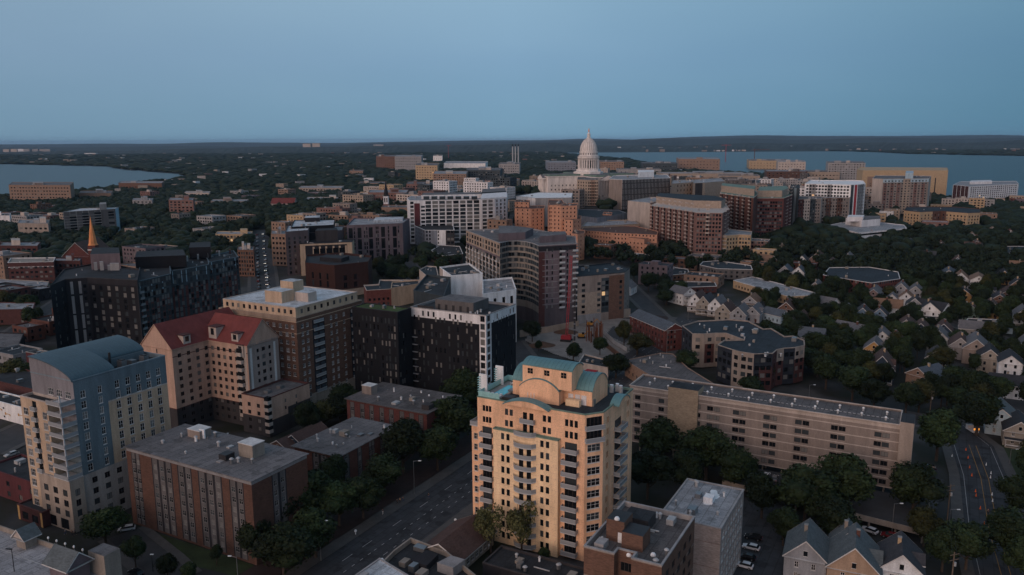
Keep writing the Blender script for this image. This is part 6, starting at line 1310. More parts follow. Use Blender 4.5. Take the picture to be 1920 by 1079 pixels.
infill(12,[(0,720),(200,650),(140,540),(0,540)],(2,3),(12,26),['brick_dark','charcoal','brick','grey_mid'],7)
infill(14,[(1090,490),(1230,500),(1300,470),(1100,450)],(2,4),(12,22),BR,8)
infill(7,[(1240,540),(1500,560),(1560,500),(1330,480)],(2,4),(14,28),BR,9)
infill(8,[(1480,445),(1960,450),(1960,395),(1640,395)],(2,4),(14,30),BR,10)
infill(14,[(1800,380),(1960,395),(1960,384),(1830,376)],(2,4),(14,30),BR,11)
# more houses of the right-hand neighbourhood
def hfill(n,pl,seed):
    rr=random.Random(seed); w_=[G(*p)[:2] for p in pl]; x0,x1=min(p[0] for p in w_),max(p[0] for p in w_); y0,y1=min(p[1] for p in w_),max(p[1] for p in w_); k=t=0
    WM=[('white_siding','white'),('cream_siding','cream'),('grey_siding','grey'),('brick_tan','tan brick'),('brick_brown','brown'),('blue_house','blue'),('beige','beige'),('white_siding','white'),('pink_house','pink'),('grey_light','pale grey'),('ochre','ochre'),('green_house','green-grey'),('navy','navy')]
    RM=[('shingle_dark','dark grey roof'),('shingle_grey','grey roof'),('shingle_brown','brown roof'),('shingle_black','black roof'),('shingle_blue','slate blue roof'),('shingle_tan','tan roof')]
    while k<n and t<n*60:
        t+=1; x=rr.uniform(x0,x1); y=rr.uniform(y0,y1)
        if not inpoly(x,y,w_): continue
        W=rr.uniform(7,9.5); Lg=rr.uniform(11,16); th_=61.5 if rr.random()<.72 else 151.5; c_,s_=math.cos(math.radians(th_)),math.sin(math.radians(th_)); q=lambda a,b:(x+c_*a-s_*b,y+s_*a+c_*b)
        if not all(clear(*q(a,b),1.5) for a in(-1,Lg/2,Lg) for b in(-W/2,0,W/2)): continue
        k+=1; h=rr.uniform(5.4,6.8); rise=rr.uniform(3.2,4.4); px,py=P(x,y,hill(x,y)+h+rise); wm,wn=rr.choice(WM); rm,rn=rr.choice(RM)
        house(autolabel(f'{wn} house with a {rn}',px,py),px,py,W,Lg,h,rise,wm,rm,th_,rr.choice([0,0,1,1,2]),rr.random()<.4,rr.random()<.7); rebox()

hfill(12,[(1430,600),(1640,650),(1840,640),(1960,700),(1960,560),(1700,560),(1560,540),(1430,560)],21)
hfill(9,[(1400,520),(1960,560),(1960,460),(1640,455),(1440,470)],22)
hfill(5,[(1440,705),(1760,790),(1960,770),(1960,690),(1640,640),(1450,610)],23)
hfill(2,[(1240,545),(1500,600),(1440,620),(1240,560)],24)

# ======================= trees =======================
def foliage(name,col,rnd=.0):
    m=mat(name,col,rough=.75,var=.55,scale=.09,fine=.45,rnd=rnd,spec=.2); return m
foliage('leaves',(.016,.027,.010),.45); foliage('leaves_warm',(.040,.043,.013),.25); foliage('leaves_wood',(.015,.025,.012),0); foliage('leaves_green',(.022,.037,.013),.3); foliage('leaves_olive',(.075,.078,.032),.2)
def icos():
    import bmesh
    out=[]
    for s in(1,2,3):
        b=bmesh.new(); bmesh.ops.create_icosphere(b,subdivisions=s,radius=1); v=np.array([x.co[:] for x in b.verts]); f=np.array([[y.index for y in x.verts] for x in b.faces]); b.free(); out.append((v,f))
    return out
ICO=icos()
def crown_arrays(rs,Rr,Hh,zc,nl,nq,ls):
    """lobes of leaf clumps spread through a crown"""
    V=[];Fq=[];Ft=[]; off=0
    lob=[]
    for k in range(nl):
        while True:
            p=rs.uniform(-1,1,3)
            if (p**2).sum()<1: break
        t=p[2]*.5+.5; wd=(1.0-.55*max(0,p[2])) 
        lob.append((np.array([p[0]*Rr*.66*wd,p[1]*Rr*.66*wd,zc+p[2]*Hh*.33]),Rr*rs.uniform(.26,.46)))
    for c,r in lob:
        v,f=ICO[0]; vv=v*(r*.86)*rs.uniform(.85,1.12,(len(v),1))+c; V.append(vv); Ft.append(f+off); off+=len(vv)
    per=nq//nl
    for c,r in lob:
        d=rs.normal(size=(per,3)); d[:,2]=np.abs(d[:,2])*rs.choice([1,1,1,-.8],per); d/=np.linalg.norm(d,axis=1,keepdims=True)
        p=c+d*r*rs.uniform(.82,1.18,(per,1)); n=d+rs.normal(size=(per,3))*.55; n/=np.linalg.norm(n,axis=1,keepdims=True)
        a=np.cross(n,rs.normal(size=(per,3))); a/=np.linalg.norm(a,axis=1,keepdims=True); b=np.cross(n,a); s=ls*rs.uniform(.5,1.2,(per,1))
        q=np.stack([p-a*s,p-b*s*.6,p+a*s,p+b*s*.6],1).reshape(-1,3); V.append(q); Fq.append(np.arange(per*4).reshape(-1,4)+off); off+=per*4
    return np.concatenate(V),np.concatenate(Ft) if Ft else None,np.concatenate(Fq) if Fq else None
def npmesh(name,V,T,Q,m):
    me=bpy.data.meshes.new(name); loops=np.concatenate([T.ravel() if T is not None else np.array([],int),Q.ravel() if Q is not None else np.array([],int)]).astype(np.int32)
    nT=len(T) if T is not None else 0; nQ=len(Q) if Q is not None else 0
    tot=np.concatenate([np.full(nT,3),np.full(nQ,4)]).astype(np.int32); st=np.concatenate([[0],np.cumsum(tot)[:-1]]).astype(np.int32)
    me.vertices.add(len(V)); me.vertices.foreach_set('co',V.astype(np.float32).ravel()); me.loops.add(len(loops)); me.loops.foreach_set('vertex_index',loops)
    me.polygons.add(nT+nQ); me.polygons.foreach_set('loop_start',st); me.polygons.foreach_set('loop_total',tot); me.materials.append(MATS[m]); me.update(calc_edges=True); me.validate(); return me
def trunk_mesh(Ht,Rr,seed):
    mb=MB(); rr=random.Random(seed); zt_=Ht*.45; mb.tube((0,0,-.4),(0,0,zt_),.34,.22,'bark',8)
    for k in range(6):
        a=k*1.05+rr.random(); L=Rr*rr.uniform(.45,.75); mb.tube((0,0,Ht*(.22+.035*k)),(L*math.cos(a),L*math.sin(a),Ht*(.5+.06*k)),.14,.05,'bark',5)
    mb.tube((0,0,zt_),(rr.uniform(-.5,.5),rr.uniform(-.5,.5),Ht*.85),.2,.05,'bark',6)
    return mb.mesh('trunk')
TV=[]
for k in range(7):
    rs=np.random.RandomState(40+k); m_='leaves_warm' if k==5 else ('leaves_olive' if k==6 else ('leaves_green' if k in(2,4) else 'leaves'))
    V,T,Q=crown_arrays(rs,5.6,10,8.6,22 if k!=6 else 13,4400 if k!=6 else 2200,.42)
    TV.append((npmesh('crown',V,T if k!=6 else None,Q,m_),trunk_mesh(13.5,5,k)))
NT=0
def tree(x,y,diam,ht,lb,grp,var=None,z=None):
    global NT
    v=random.randrange(5) if var is None else var; z=hill(x,y)-.2 if z is None else z
    t=thing('tree',lb,'tree',(x,y,z),grp,random.random()*6.28); s=diam/11.5; t.scale=(s,s,ht/13.5)
    for n_,me in zip(('crown','trunk'),TV[v]):
        o=bpy.data.objects.new(n_,me); COL.objects.link(o); o.parent=t
    TP.append((x,y,diam/2)); NT+=1
TP=[]
FT=[ # crown centre pixel, crown centre height, diameter, height, label, variant
(1235,835,8.5,13,15,'dark tree right of the yellow tower, against the beige slab',0),(1215,890,8,12,14,'dark tree between the yellow tower and the pale roof',1),(1325,850,9,15,16,'large tree in front of the stone stair tower',2),(1290,885,7.5,12,13,'broad tree above the pale grey roof',3),(1375,880,7.5,12,13,'tree right of the pale grey roof',4),(1430,930,7,11,12,'dark tree beyond the parked white cars',0),
(1512,930,9,14,16,'large tree at the left end of the parking deck',1),(1585,910,9.5,15,17,'largest tree in front of the parking deck',2),(1560,975,7,11,12,'low tree under the largest deck tree',3),(1715,920,9,13,16,'tree hiding the right end of the parking deck',4),(1735,985,6,9,10,'small tree beside the deck corner',5),(1770,1030,6,9,10,'tree behind the utility pole at the bottom right',0),(1815,1025,6.5,10,12,'leafy tree left of the avenue bottom',1),
(1760,815,9.5,16,17,'big green tree at the right end of the beige slab',2),(1835,775,9,14,15,'dark tree beside the avenue bend',3),(1900,1000,8,11,13,'tree on the right edge of the avenue',1),(1905,930,7,10,12,'dark roadside tree at the right edge',4),(1925,1050,7,10,12,'tree in the bottom right corner',2),
(755,840,9,15,16,'large tree in front of the four-storey brick hall',0),(720,890,7,11,12,'tree between the brick hall and the avenue',1),(850,790,10,16,17,'tall dark tree left of the yellow tower',2),(870,735,10,14,17,'dark tree behind the yellow tower pool',3),(820,840,8,12,14,'dark tree by the avenue beside the yellow tower',4),
(520,950,9,13,15,'tree at the corner of the long brick hall',1),(580,930,9,14,15,'big dark tree along the avenue verge',2),(530,1030,8,12,13,'dark verge tree near the bottom edge',3),(635,940,7.5,11,12,'dark verge tree behind the lamp post',4),(590,1000,7,11,12,'verge tree between the lamp posts',0),(680,930,7,10,12,'verge tree near the walkers',3),(480,1010,6.5,9,11,'tree hugging the brick hall wall',0),
(195,985,6,10,10,'dark round tree at the foot of the cream tower',2),(252,1035,4.5,5.5,8,'small street tree on the garage pavement',1),(313,1062,4,4.5,7,'small dark street tree by the lawn',3),(353,1075,4,4,6.5,'young tree beside the lawn path',4),(405,1040,3,3.5,5,'small shrub tree at the hall entrance',0),
(998,625,7,9,11,'lone dark tree at the edge of the building site',1),(1075,668,5,8,9,'leafy tree behind the yellow tower roof',0),(1125,655,5,7,9,'tree beside the sand heap',2),(1195,650,6,13,10,'broad yellowish tree in front of the red brick flats',5),(1155,690,6,10,11,'dark tree behind the rooftop plant of the yellow tower',3),(1420,700,7,13,13,'tree in front of the courtyard complex',5),(1370,700,5,8,9,'low tree left of the courtyard tree',2),
(1395,880,6,8,10,'tree over the covered car park',1),(1470,985,6,8,10,'dark tree above the leftmost bottom house',3),
(920,985,8,8,14,'thin-leaved tree in front of the yellow tower, left one',6),(978,990,8,8,15,'thin-leaved tree in front of the yellow tower, right one',6),(1020,1040,2.5,3,4,'small shrub at the foot of the yellow tower',1),
(1725,745,7,11,12,'yellow-green tree behind the beige slab',5),(1770,680,6,12,11,'yellowish tree among the right-hand houses',5),(1700,750,7,11,12,'dark tree behind the slab roof',0),(1600,720,8,14,14,'big tree between the navy house and the slab',1),(1550,700,8,14,14,'leafy tree right of the courtyard complex',2),(1640,740,7,11,12,'dark tree below the navy house',3),(1790,715,7,12,12,'dark tree below the car park',4),(1530,650,8,13,13,'bright green tree beside the courtyard roof',2),(1580,650,8,13,13,'tall tree behind the courtyard roof',0),(1490,610,7,12,12,'tree above the courtyard roof',1),
(30,700,6,14,11,'green tree left of the curved blue roof',5),(70,595,5,9,9,'dark tree beside the charcoal block',2),(1010,655,3,4,5,'small tree on the site corner',0)]
for px,py,zc,dm,ht,lb,v in FT:
    x,y=U(px,py,zc); tree(x,y,dm*(1.42 if ('verge' in lb or 'avenue' in lb or 'deck' in lb or 'tower' in lb) and dm>9 and v<6 else 1.25),ht*1.08,lb,None,v)
# areas where trees stand (ground pixels) for the near and middle distance, with spacing
AREAS=[([(470,1079),(600,1079),(720,960),(860,860),(860,800),(800,830),(700,890),(560,940),(480,990)],7.5),([(1180,790),(1270,850),(1270,900),(1200,900)],8),([(1400,900),(1450,905),(1470,1000),(1400,1000)],9),([(1440,760),(1180,690),(1160,640),(1180,640),(1280,700)],10),([(560,830),(640,760),(660,780),(600,840)],8),([(1620,740),(1800,790),(1900,760),(1800,700),(1640,690)],9),([(1870,900),(1960,950),(1960,1100),(1900,1100),(1880,1000)],9),([(820,760),(870,740),(880,840),(840,860)],8),([(1400,470),(1960,440),(1960,560),(1700,560),(1560,520),(1430,560)],8.2),([(1430,600),(1640,650),(1840,700),(1960,720),(1960,560),(1700,560),(1560,520),(1430,560),(1380,590)],8.8),
([(1440,700),(1720,780),(1960,760),(1960,690),(1640,650),(1430,610)],8.6),([(1170,500),(1320,520),(1460,500),(1440,455),(1180,480)],9),([(1180,560),(1280,580),(1300,540),(1190,515)],9),([(1240,480),(1420,495),(1440,455),(1240,465)],9),
([(0,430),(500,430),(520,385),(0,385)],11),([(215,500),(470,500),(480,430),(215,430)],10),([(0,475),(215,480),(215,440),(0,440)],11),([(690,530),(800,540),(800,500),(720,495)],9),([(760,480),(830,520),(860,500),(780,470)],9),([(1085,490),(1170,500),(1230,485),(1100,470)],8),
([(470,460),(530,480),(530,385),(470,385)],10),([(530,420),(700,425),(800,400),(700,385),(530,385)],11),([(1180,760),(1420,850),(1440,910),(1200,905)],9),([(0,620),(60,640),(60,560),(0,560)],10),([(1790,900),(1960,960),(1960,850)],9) ]
cand=[]
for ai,(pl,spc) in enumerate(AREAS):
    w_=[G(*p)[:2] for p in pl]; x0,x1=min(p[0] for p in w_),max(p[0] for p in w_); y0,y1=min(p[1] for p in w_),max(p[1] for p in w_); s=spc
    for gy in np.arange(y0,y1,s):
        for gx in np.arange(x0,x1,s):
            x=gx+random.uniform(-.38,.38)*s; y=gy+random.uniform(-.38,.38)*s
            if not inpoly(x,y,w_) or random.random()<.06: continue
            if not clear(x,y,1.0): continue
            if random.random()<.5 and x>150 and y<620:
                D_=math.hypot(x,y); ux,uy=x/D_,y/D_
                if not clear(x+ux*4.5,y+uy*4.5,.3): continue
            if any(abs(x-a)<r+2.5 and abs(y-b)<r+2.5 for a,b,r in TP[:len(FT)]): continue
            if any(abs(x-a)<s*.55 and abs(y-b)<s*.55 for a,b,_ in cand[-200:]): continue
            cand.append((x,y,ai))
cand.sort(key=lambda t:t[0]**2+t[1]**2)
NEAR=300-NT
GL_=['dark green leafy tree of the dense neighbourhood wood','dark green leafy tree among buildings in the middle distance']
for x,y,ai in cand[:NEAR]:
    r=random.random(); g_=0 if x>40 else 1
    dm=random.uniform(10,16) if y<260 or x<150 else random.uniform(8,13.5); v_=5 if r<.10 else random.randrange(5); px,py=P(x,y,hill(x,y)); tree(x,y,dm,random.uniform(9.5,14.5),autolabel(('yellowish' if v_==5 else 'dark green')+(' broad' if dm>12.5 else ' small' if dm<10 else '')+' tree',px,py),'leafy trees of the city blocks',v_)
rest=cand[NEAR:]
# wood: the rest of the trees of the middle and far distance, one object
def woods(name,pts,kind):
    Vs=[];Ts=[];Qs=[]; off=0
    for (x,y,r,h) in pts:
        z=hill(x,y); D=math.hypot(x,y)
        if kind==0:
            V,T,Q=crown_arrays(NR,r,h*.72,h*.62,9,240,.7)
            Vs.append(V+[x,y,z]); Ts.append(T+off); Qs.append(Q+off); off+=len(V)
        else:
            v,f=ICO[1] if kind==1 else ICO[0]
            V=v*NR.uniform(.72,1.22,(len(v),1))*[r,r,h*.42]+[x,y,z+h*.55]; Vs.append(V); Ts.append(f+off); off+=len(V)
    V=np.concatenate(Vs); me=npmesh(name,V,np.concatenate(Ts),np.concatenate(Qs) if Qs else None,'leaves_wood'); o=bpy.data.objects.new(name,me); COL.objects.link(o); o['kind']='stuff'; return o
woods('wood',[(x,y,random.uniform(4.5,6.5),random.uniform(10,14)) for x,y,_ in rest],0)
pts=[];far=[]
def dens(x,y): return math.sin(x*.013+1)*math.sin(y*.009+2)+.6*math.sin(x*.031+y*.017)
for y in np.arange(640,1500,12.5):
    for x in np.arange(-.75*y-60,.75*y+60,12.5):
        X=x+random.uniform(-5,5); Y=y+random.uniform(-5,5)
        px,py=P(X,Y,hill(X,Y))
        if not(-60<px<1980): continue
        if 690<px<1800 and Y<1180 and not (1440<px and Y<760): 
            if random.random()<(.85 if py<405 and px>740 else .55) : continue
        if random.random()<.10+(.25 if dens(X,Y)<-.7 else 0): continue
        if clear(X,Y,4.5): pts.append((X,Y,random.uniform(5.5,8.5),random.uniform(9,14)))
woods('wood',pts,1)
y=1500.
while y<7600:
    s=13+ (y-1500)*.012
    for x in np.arange(-.75*y,.75*y,s):
        X=x+random.uniform(-.5,.5)*s; Y=y+random.uniform(-.5,.5)*s
        if random.random()<.07+(.35 if dens(X*.35,Y*.35)<-.8 else 0): continue
        if inpoly(X,Y,LAKE_L) or inpoly(X,Y,LAKE_R): continue
        far.append((X,Y,s*random.uniform(.55,.85),random.uniform(8,15)))
    y+=s
woods('wood',far,2)
# scattered far houses and sheds between the far trees
rs=random.Random(77); mb=MB(); nfar=0
for k in range(480):
    Y=1300+5800*rs.random()**1.4; X=rs.uniform(-.72,.72)*Y
    if inpoly(X,Y,LAKE_L) or inpoly(X,Y,LAKE_R): continue
    if abs(X-98)<400 and Y<1500: continue
    w_=rs.uniform(7,15)*(1+Y/3500); d_=w_*.6; h_=rs.uniform(11,16.5) if rs.random()<.35 else rs.uniform(8,12); t=rs.uniform(0,1.5)
    mb.box((X,Y),(math.cos(t),math.sin(t)),0,w_,0,d_,-1,h_,rs.choice(['cream_light','grey_light','white_wall','brick_rose','beige','grey_mid','sandstone']),rs.choice(['roof_grey','shingle_grey','shingle_brown','roof_grey','roof_light']))
for k in range(64):
    px=rs.uniform(1150,1960); yb=(283.2 if px<1600 else 283.5+(px-1600)*.03) if px>400 else 307.5; y=7050. if px>400 else 3300.; d_=ray(px,yb); x=d_[0]/d_[1]*y; w_=rs.uniform(14,44)
    if px>400: y=rs.choice([6950,7100,7300]); x=d_[0]/d_[1]*y
    mb.abox(x,x+w_,y,y+12,0,rs.uniform(14,26) if y<7200 else rs.uniform(30,46),rs.choice(['white_wall','cream_light','grey_light','beige']),'roof_grey')
mb.build('far_houses',kind='stuff')
FB_=[('white arena and sheds on the far shore, left',152,178,284,290.5),('long white shed row left of the far arena',112,140,288.5,292),('long low white warehouses on the far left plain',0,95,279,281.5),('pale factory group far left of centre',255,300,281.5,285.5),('white warehouse row beneath the far hills',565,600,268,271.5),('pale industrial roofs far centre left',600,625,284,288),('pale shed row in front of the hills',700,722,270.5,272.5),('white houses on the right far shore',1645,1700,284.5,287.5),('pale shoreline flats beyond the lake, centre right',1290,1345,272.5,281),('white water tower on the far right hills',1888,1892,262,268),('white cottages on the far right shore',1870,1895,282,287.5),('pale lakeside flats further along the far shore',1420,1442,275,281)]
for lb,x0,x1,yt,yb in FB_:
    x,y,z=G((x0+x1)/2,yb+1)
    if yb<288.5 or x0>1200:
        d_=ray((x0+x1)/2,yb); y=7900.; x=d_[0]/d_[1]*y; z=CH+d_[2]/d_[1]*y
    u=y/FOC; t=thing('far_building',lb,'building',(x,y,z)); w_=(x1-x0)*u; hh_=(yb-yt)*u*(.6 if y==7900. else 1.1)+4; n=max(1,int(w_/70)); r_=random.Random(int(x0))
    for k in range(n):
        m2=MB(); a=x-w_/2+w_*k/n; m2.abox(a,a+w_/n*.82,y+r_.uniform(0,60),y+80+r_.uniform(0,40),z-(40 if y==7900. else 1),z+hh_*r_.uniform(.4,.8),r_.choice(['white_wall','cream_light','grey_light']),'roof_light'); m2.build('wall',t)
# ======================= vehicles =======================
def car_proto(cm):
    t=thing('parked_car','x','car',(0,0,0)); b=MB()
    prof=[(-2.2,.35),(-2.2,.8),(-1.9,.95),(1.25,.92),(2.1,.72),(2.2,.35)]
    def loft(prof,w0,m):
        n=len(prof)
        for s in(-1,1): b.face([(x,s*w0,z) for x,z in (prof if s<0 else prof[::-1])],m)
        for k in range(n): (x0,z0),(x1,z1)=prof[k],prof[(k+1)%n]; b.face([(x0,-w0,z0),(x0,w0,z0),(x1,w0,z1),(x1,-w0,z1)],m)
    loft(prof,.88,cm); rf=[(-1.55,1.38),(-1.3,1.45),(.1,1.45),(.35,1.38)]
    for k in range(3): (x0,z0),(x1,z1)=rf[k],rf[k+1]; b.face([(x0,-.66,z0),(x1,-.66,z1),(x1,.66,z1),(x0,.66,z0)],cm)
    b.build('body',t); g=MB(); A=[(-1.95,.93),(-1.5,1.40),(.3,1.40),(1.1,.91)]
    for s in(-1,1): g.face([(x,s*(.84 if z<1.2 else .66),z) for x,z in(A if s<0 else A[::-1])],'glass_dark')
    g.face([(A[0][0],-.84,.93),(A[0][0],.84,.93),(A[1][0],.66,1.4),(A[1][0],-.66,1.4)][::-1],'glass_dark'); g.face([(A[2][0],-.66,1.4),(A[2][0],.66,1.4),(A[3][0],.84,.91),(A[3][0],-.84,.91)],'glass_mid'); g.build('window',t)
    for x in(-1.4,1.4):
        for s in(-1,1):
            m2=MB(); m2.tube((x,s*.70,.33),(x,s*.91,.33),.33,.33,'tyre',12); o=m2.build('wheel',t); m3=MB(); m3.tube((x,s*.905,.33),(x,s*.925,.33),.2,.2,'rim',8); r=m3.build('rim',t); r.parent=o
    for s in(-1,1):
        m2=MB(); m2.abox(2.12,2.21,s*.6-.18,s*.6+.18,.58,.72,'skylight'); m2.build('headlight',t); m2=MB(); m2.abox(-2.23,-2.15,s*.66-.14,s*.66+.14,.6,.78,'canopy_red'); m2.build('tail_light',t)
    return t
CARP={}
def car(x,y,ang,cm,lb,grp=None,z=None,name='parked_car',cat='car'):
    if cm not in CARP: CARP[cm]=c=car_proto(cm); 
    else: c=copy_tree(CARP[cm])
    c.name=name; c.location=(x,y,(hill(x,y)+.03 if z is None else z)); c.rotation_euler=(0,0,math.radians(ang)); c['label']=lb
    if grp: c['group']=grp
    elif 'group' in c: del c['group']
    return c
CL=[(1395,1064,0,'car_white','white saloon, lowest of the row beside the pale block',150),(1400,1048,0,'car_black','black car just above the lowest white saloon',150),(1408,1030,0,'car_white','white saloon second from the bottom of the car row',150),(1412,1011,0,'car_black','black car at the top of the row by the pale block',150),
(1630,998,0,'car_white','white car behind the bottom right houses',130),(1668,1008,0,'car_red','dark red car beside the white car behind the houses',150),(238,995,0,'car_white','white car parked by the round tree at the garage street',200),(255,1078,0,'car_black','black car at the bottom edge near the garage',150),
(22,855,0,'car_silver','silver car on the street left of the cream tower',240),(35,862,0,'car_blue','dark blue car beside the silver car',240),
(1166,624,0,'car_red','dark red car in the lot beside the red brick flats',150),(1172,628,0,'car_white','white car in the lot beside the red brick flats',150),(1183,630,0,'car_grey','grey car in the lot beside the red brick flats',150),
(1847,735,0,'car_white','white car at the left of the right-hand car park',150),(1858,737,0,'car_teal','teal car next to the white one in the car park',150),(1880,732,0,'car_grey','grey car in the upper row of the car park',150),(1868,722,0,'car_red','red car at the back of the car park',150),(1905,745,0,'car_white','white car at the right of the car park',150),(1880,720,0,'car_black','black car at the back of the car park',150),(1915,742,0,'car_silver','silver car at the right edge of the car park',150),(1896,726,0,'car_blue','blue car in the upper row of the car park',150),
(1681,602,0,'car_silver','silver car in front of the white gabled houses',150),(1690,600,0,'car_white','white car beside the silver one by the white houses',150),(1757,683,0,'car_teal','pale blue car under the yellowish tree',150)]
for px,py,zz_,cm,lb,an in CL:
    x,y,z=G(px,py); car(x,y,an,cm,lb)
for k,(px,py,cm) in enumerate([(1458,873,'car_silver'),(1476,876,'car_black'),(1500,880,'car_grey'),(1519,884,'car_silver'),(1453,900,'car_grey'),(1475,904,'car_black'),(1495,908,'car_silver'),(1437,895,'car_white')]):
    x,y=U(px,py,3.9 if 0 else 3.2); car(x,y,62,cm,['silver car leftmost under the beige slab','black car second under the beige slab','grey car third under the beige slab','silver car fourth under the beige slab','grey-blue car on the deck in the open row','black car in the middle of the open deck row','silver car at the right of the open deck row','white car at the left end of the open deck row'][k],z=3.22)
x,y=U(1741,880,3.2); car(x,y,152,'car_black','dark car on the roof deck right of the stair end',z=3.22)
rs=random.Random(5)
for k in range(34):
    py=440+ (k//2)*6.8+rs.uniform(-1,1); px=np.interp(py,[385,432,450,500,560,640],[484,487,489,492,496,505]); x,y,z=G(px,py); off=(-3.4 if k%2 else 3.0)+rs.uniform(-.4,.4)
    c=car(x+off,y,(92 if k%2 else -88),rs.choice(['car_white','car_black','car_grey','car_silver','car_red','car_white']),'car in the distant queue of traffic on the straight street','traffic queueing on the straight street',name='moving_car')
    if k%4==0:
        for s in(-.6,.6):
            m2=MB(); m2.abox(2.2,2.28,s-.22,s+.22,.5,.8,'lit_white'); o=m2.build('headlamp_glow',None,off=(0,0,0)); o.parent=c
x,y,z=G(1830,815); t=thing('work_truck','road works truck with a lit orange arrow board on the bend','truck',(x,y,z)); mb=MB(); mb.abox(x-1,x+1,y,y+3.4,z+.5,z+1.2,'car_white'); mb.abox(x-1,x+1,y+3.4,y+5,z+.5,z+2.2,'car_white'); mb.build('body',t); mb=MB(); mb.abox(x-1,x+1,y-.1,y,z+1.6,z+2.3,'lit_orange'); mb.build('arrow_board',t)
for dx in(-.8,.8):
    for dy in(.8,4.2): mb=MB(); mb.tube((x+dx-.12,y+dy,z+.4),(x+dx+.12,y+dy,z+.4),.4,.4,'tyre',10); mb.build('wheel',t)
# ======================= street furniture =======================
def lamp(px,py,ht,lb,arm=(1,0),m='steel',head='skylight',nm='street_lamp'):
    x,y,z=G(px,py); t=thing(nm,lb,'street lamp',(x,y,z)); mb=MB(); mb.tube((x,y,z),(x,y,z+ht),.12,.07,m,8); mb.build('pole',t)
    mb=MB(); mb.tube((x,y,z+ht-.15),(x+arm[0]*1.6,y+arm[1]*1.6,z+ht),.05,.05,m,6); mb.build('arm',t); mb=MB(); mb.box((x+arm[0]*1.9,y+arm[1]*1.9),(1,0),-.42,.42,-.16,.16,z+ht-.08,z+ht+.08,head); mb.build('lamp_head',t)
lamp(602,1052,11,'tall street lamp on the avenue verge, nearer one'); lamp(777,926,10.5,'tall street lamp on the avenue verge, farther one'); lamp(1672,1003,9,'street lamp in front of the parking deck'); lamp(1778,1000,7,'street lamp with an arm over the avenue',(1,-.2)); lamp(448,1110,9,'street lamp with a curved arm at the bottom edge, by the brick hall',(-.9,.2)); lamp(287,1072,4.5,'short lamp post beside the small lawn',(0,.1),'black_steel'); lamp(1516,758,8,'street lamp by the courtyard complex'); lamp(1250,665,14,'tall grey pole in front of the red brick flats'); lamp(1676,592,9,'lamp pole beside the pink house'); lamp(1893,870,5,'white globe lamp on the path by the avenue bend'); lamp(1290,600,10,'street lamp at the road behind the red brick flats')
p=U(27,1072,9); t=thing('street_lamp','black lamp post standing on the garage deck','street lamp',(*p,9)); mb=MB(); mb.tube((*p,9.02),(*p,14.5),.1,.08,'black_steel',8); mb.build('pole',t); mb=MB(); mb.box(p,(-.95,.2),-.1,1.5,-.2,.2,14.4,14.6,'black_steel'); mb.build('lamp_head',t)
def upole(px,py,ht,lb):
    x,y,z=G(px,py); t=thing('utility_pole',lb,'utility pole',(x,y,z)); mb=MB(); mb.tube((x,y,z-.2),(x,y,z+ht),.2,.13,'wood_pole',8); mb.build('pole',t)
    for k,zz_ in enumerate((ht-.5,ht-1.8)): mb=MB(); mb.box((x,y),(.9,.3),-1.4,1.4,-.21,-.09,z+zz_-.08,z+zz_+.08,'wood_pole'); mb.build('crossarm',t)
    mb=MB(); mb.tube((x+.4,y,z+ht-3.4),(x+.4,y,z+ht-2.5),.28,.28,'galv',10); mb.build('transformer',t); return (x,y,z+ht-.5)
A=upole(1775,985,12,'wooden utility pole beside the avenue, in front of the deck'); Bq=upole(1780,1130,12.5,'wooden utility pole at the bottom edge behind the white house'); C_=upole(1743,780,10,'utility pole among the trees behind the big green tree'); D_=upole(1485,1160,11,'utility pole in front of the pale block car park'); E_=upole(1930,1010,12,'utility pole at the right edge of the avenue')
for a,b,lb in((A,E_,'power line crossing the avenue'),(A,Bq,'power line from the deck pole to the bottom pole')):
    t=MB(); n=8
    for s in(-.5,.5):
        for k in range(n):
            f=lambda u:(a[0]+(b[0]-a[0])*u+s,a[1]+(b[1]-a[1])*u,a[2]+(b[2]-a[2])*u-1.2*4*u*(1-u)+.1)
            t.tube(f(k/n),f((k+1)/n),.02,.02,'black_steel',4)
    o=t.build('power_line',None,off=a); tag(o,lb,'cable')
cones=[(1811,845),(1815,860),(1818,878),(1822,893),(1829,923),(1830,931),(1838,955),(1845,984),(1851,1008),(1849,873),(1858,889),(1857,897),(1860,929),(1861,941),(1868,980),(1785,857)]
for k,(px,py) in enumerate(cones):
    x,y,z=G(px,py); mb=MB(); mb.lathe((x,y),[(.24,z+.02),(.24,z+.06),(.2,z+.07),(.05,z+.95),(0,z+.96)],'cone_orange' if k<9 else 'skylight',10); mb.abox(x-.3,x+.3,y-.3,y+.3,z-.0,z+.05,'black_steel'); o=mb.build('traffic_cone',None,off=(x,y,z)); tag(o,'orange traffic cone in the line on the avenue centre' if k<9 else 'white lane marker post on the right side of the avenue','traffic cone','orange cones along the avenue' if k<9 else 'white marker posts along the avenue')
for lb,px,py in(('white post on the avenue verge near the nearer lamp',667,1003),('white bollard at the corner of the brown shingle roof',854,982),('white globe bollard in front of the yellow tower, left one',1043,1062),('white globe bollard in front of the yellow tower, right one',1076,1070),('white globe lamp at the right of the brown shingle roof',916,1030)):
    x,y,z=G(px,py); mb=MB(); mb.tube((x,y,z),(x,y,z+.8),.12,.12,'white_metal',8); mb.lathe((x,y),[(.12,z+.8),(.34,z+.9),(.4,z+1.15),(.25,z+1.45),(0,z+1.5)],'skylight',12); tag(mb.build('bollard',None,off=(x,y,z)),lb,'bollard')
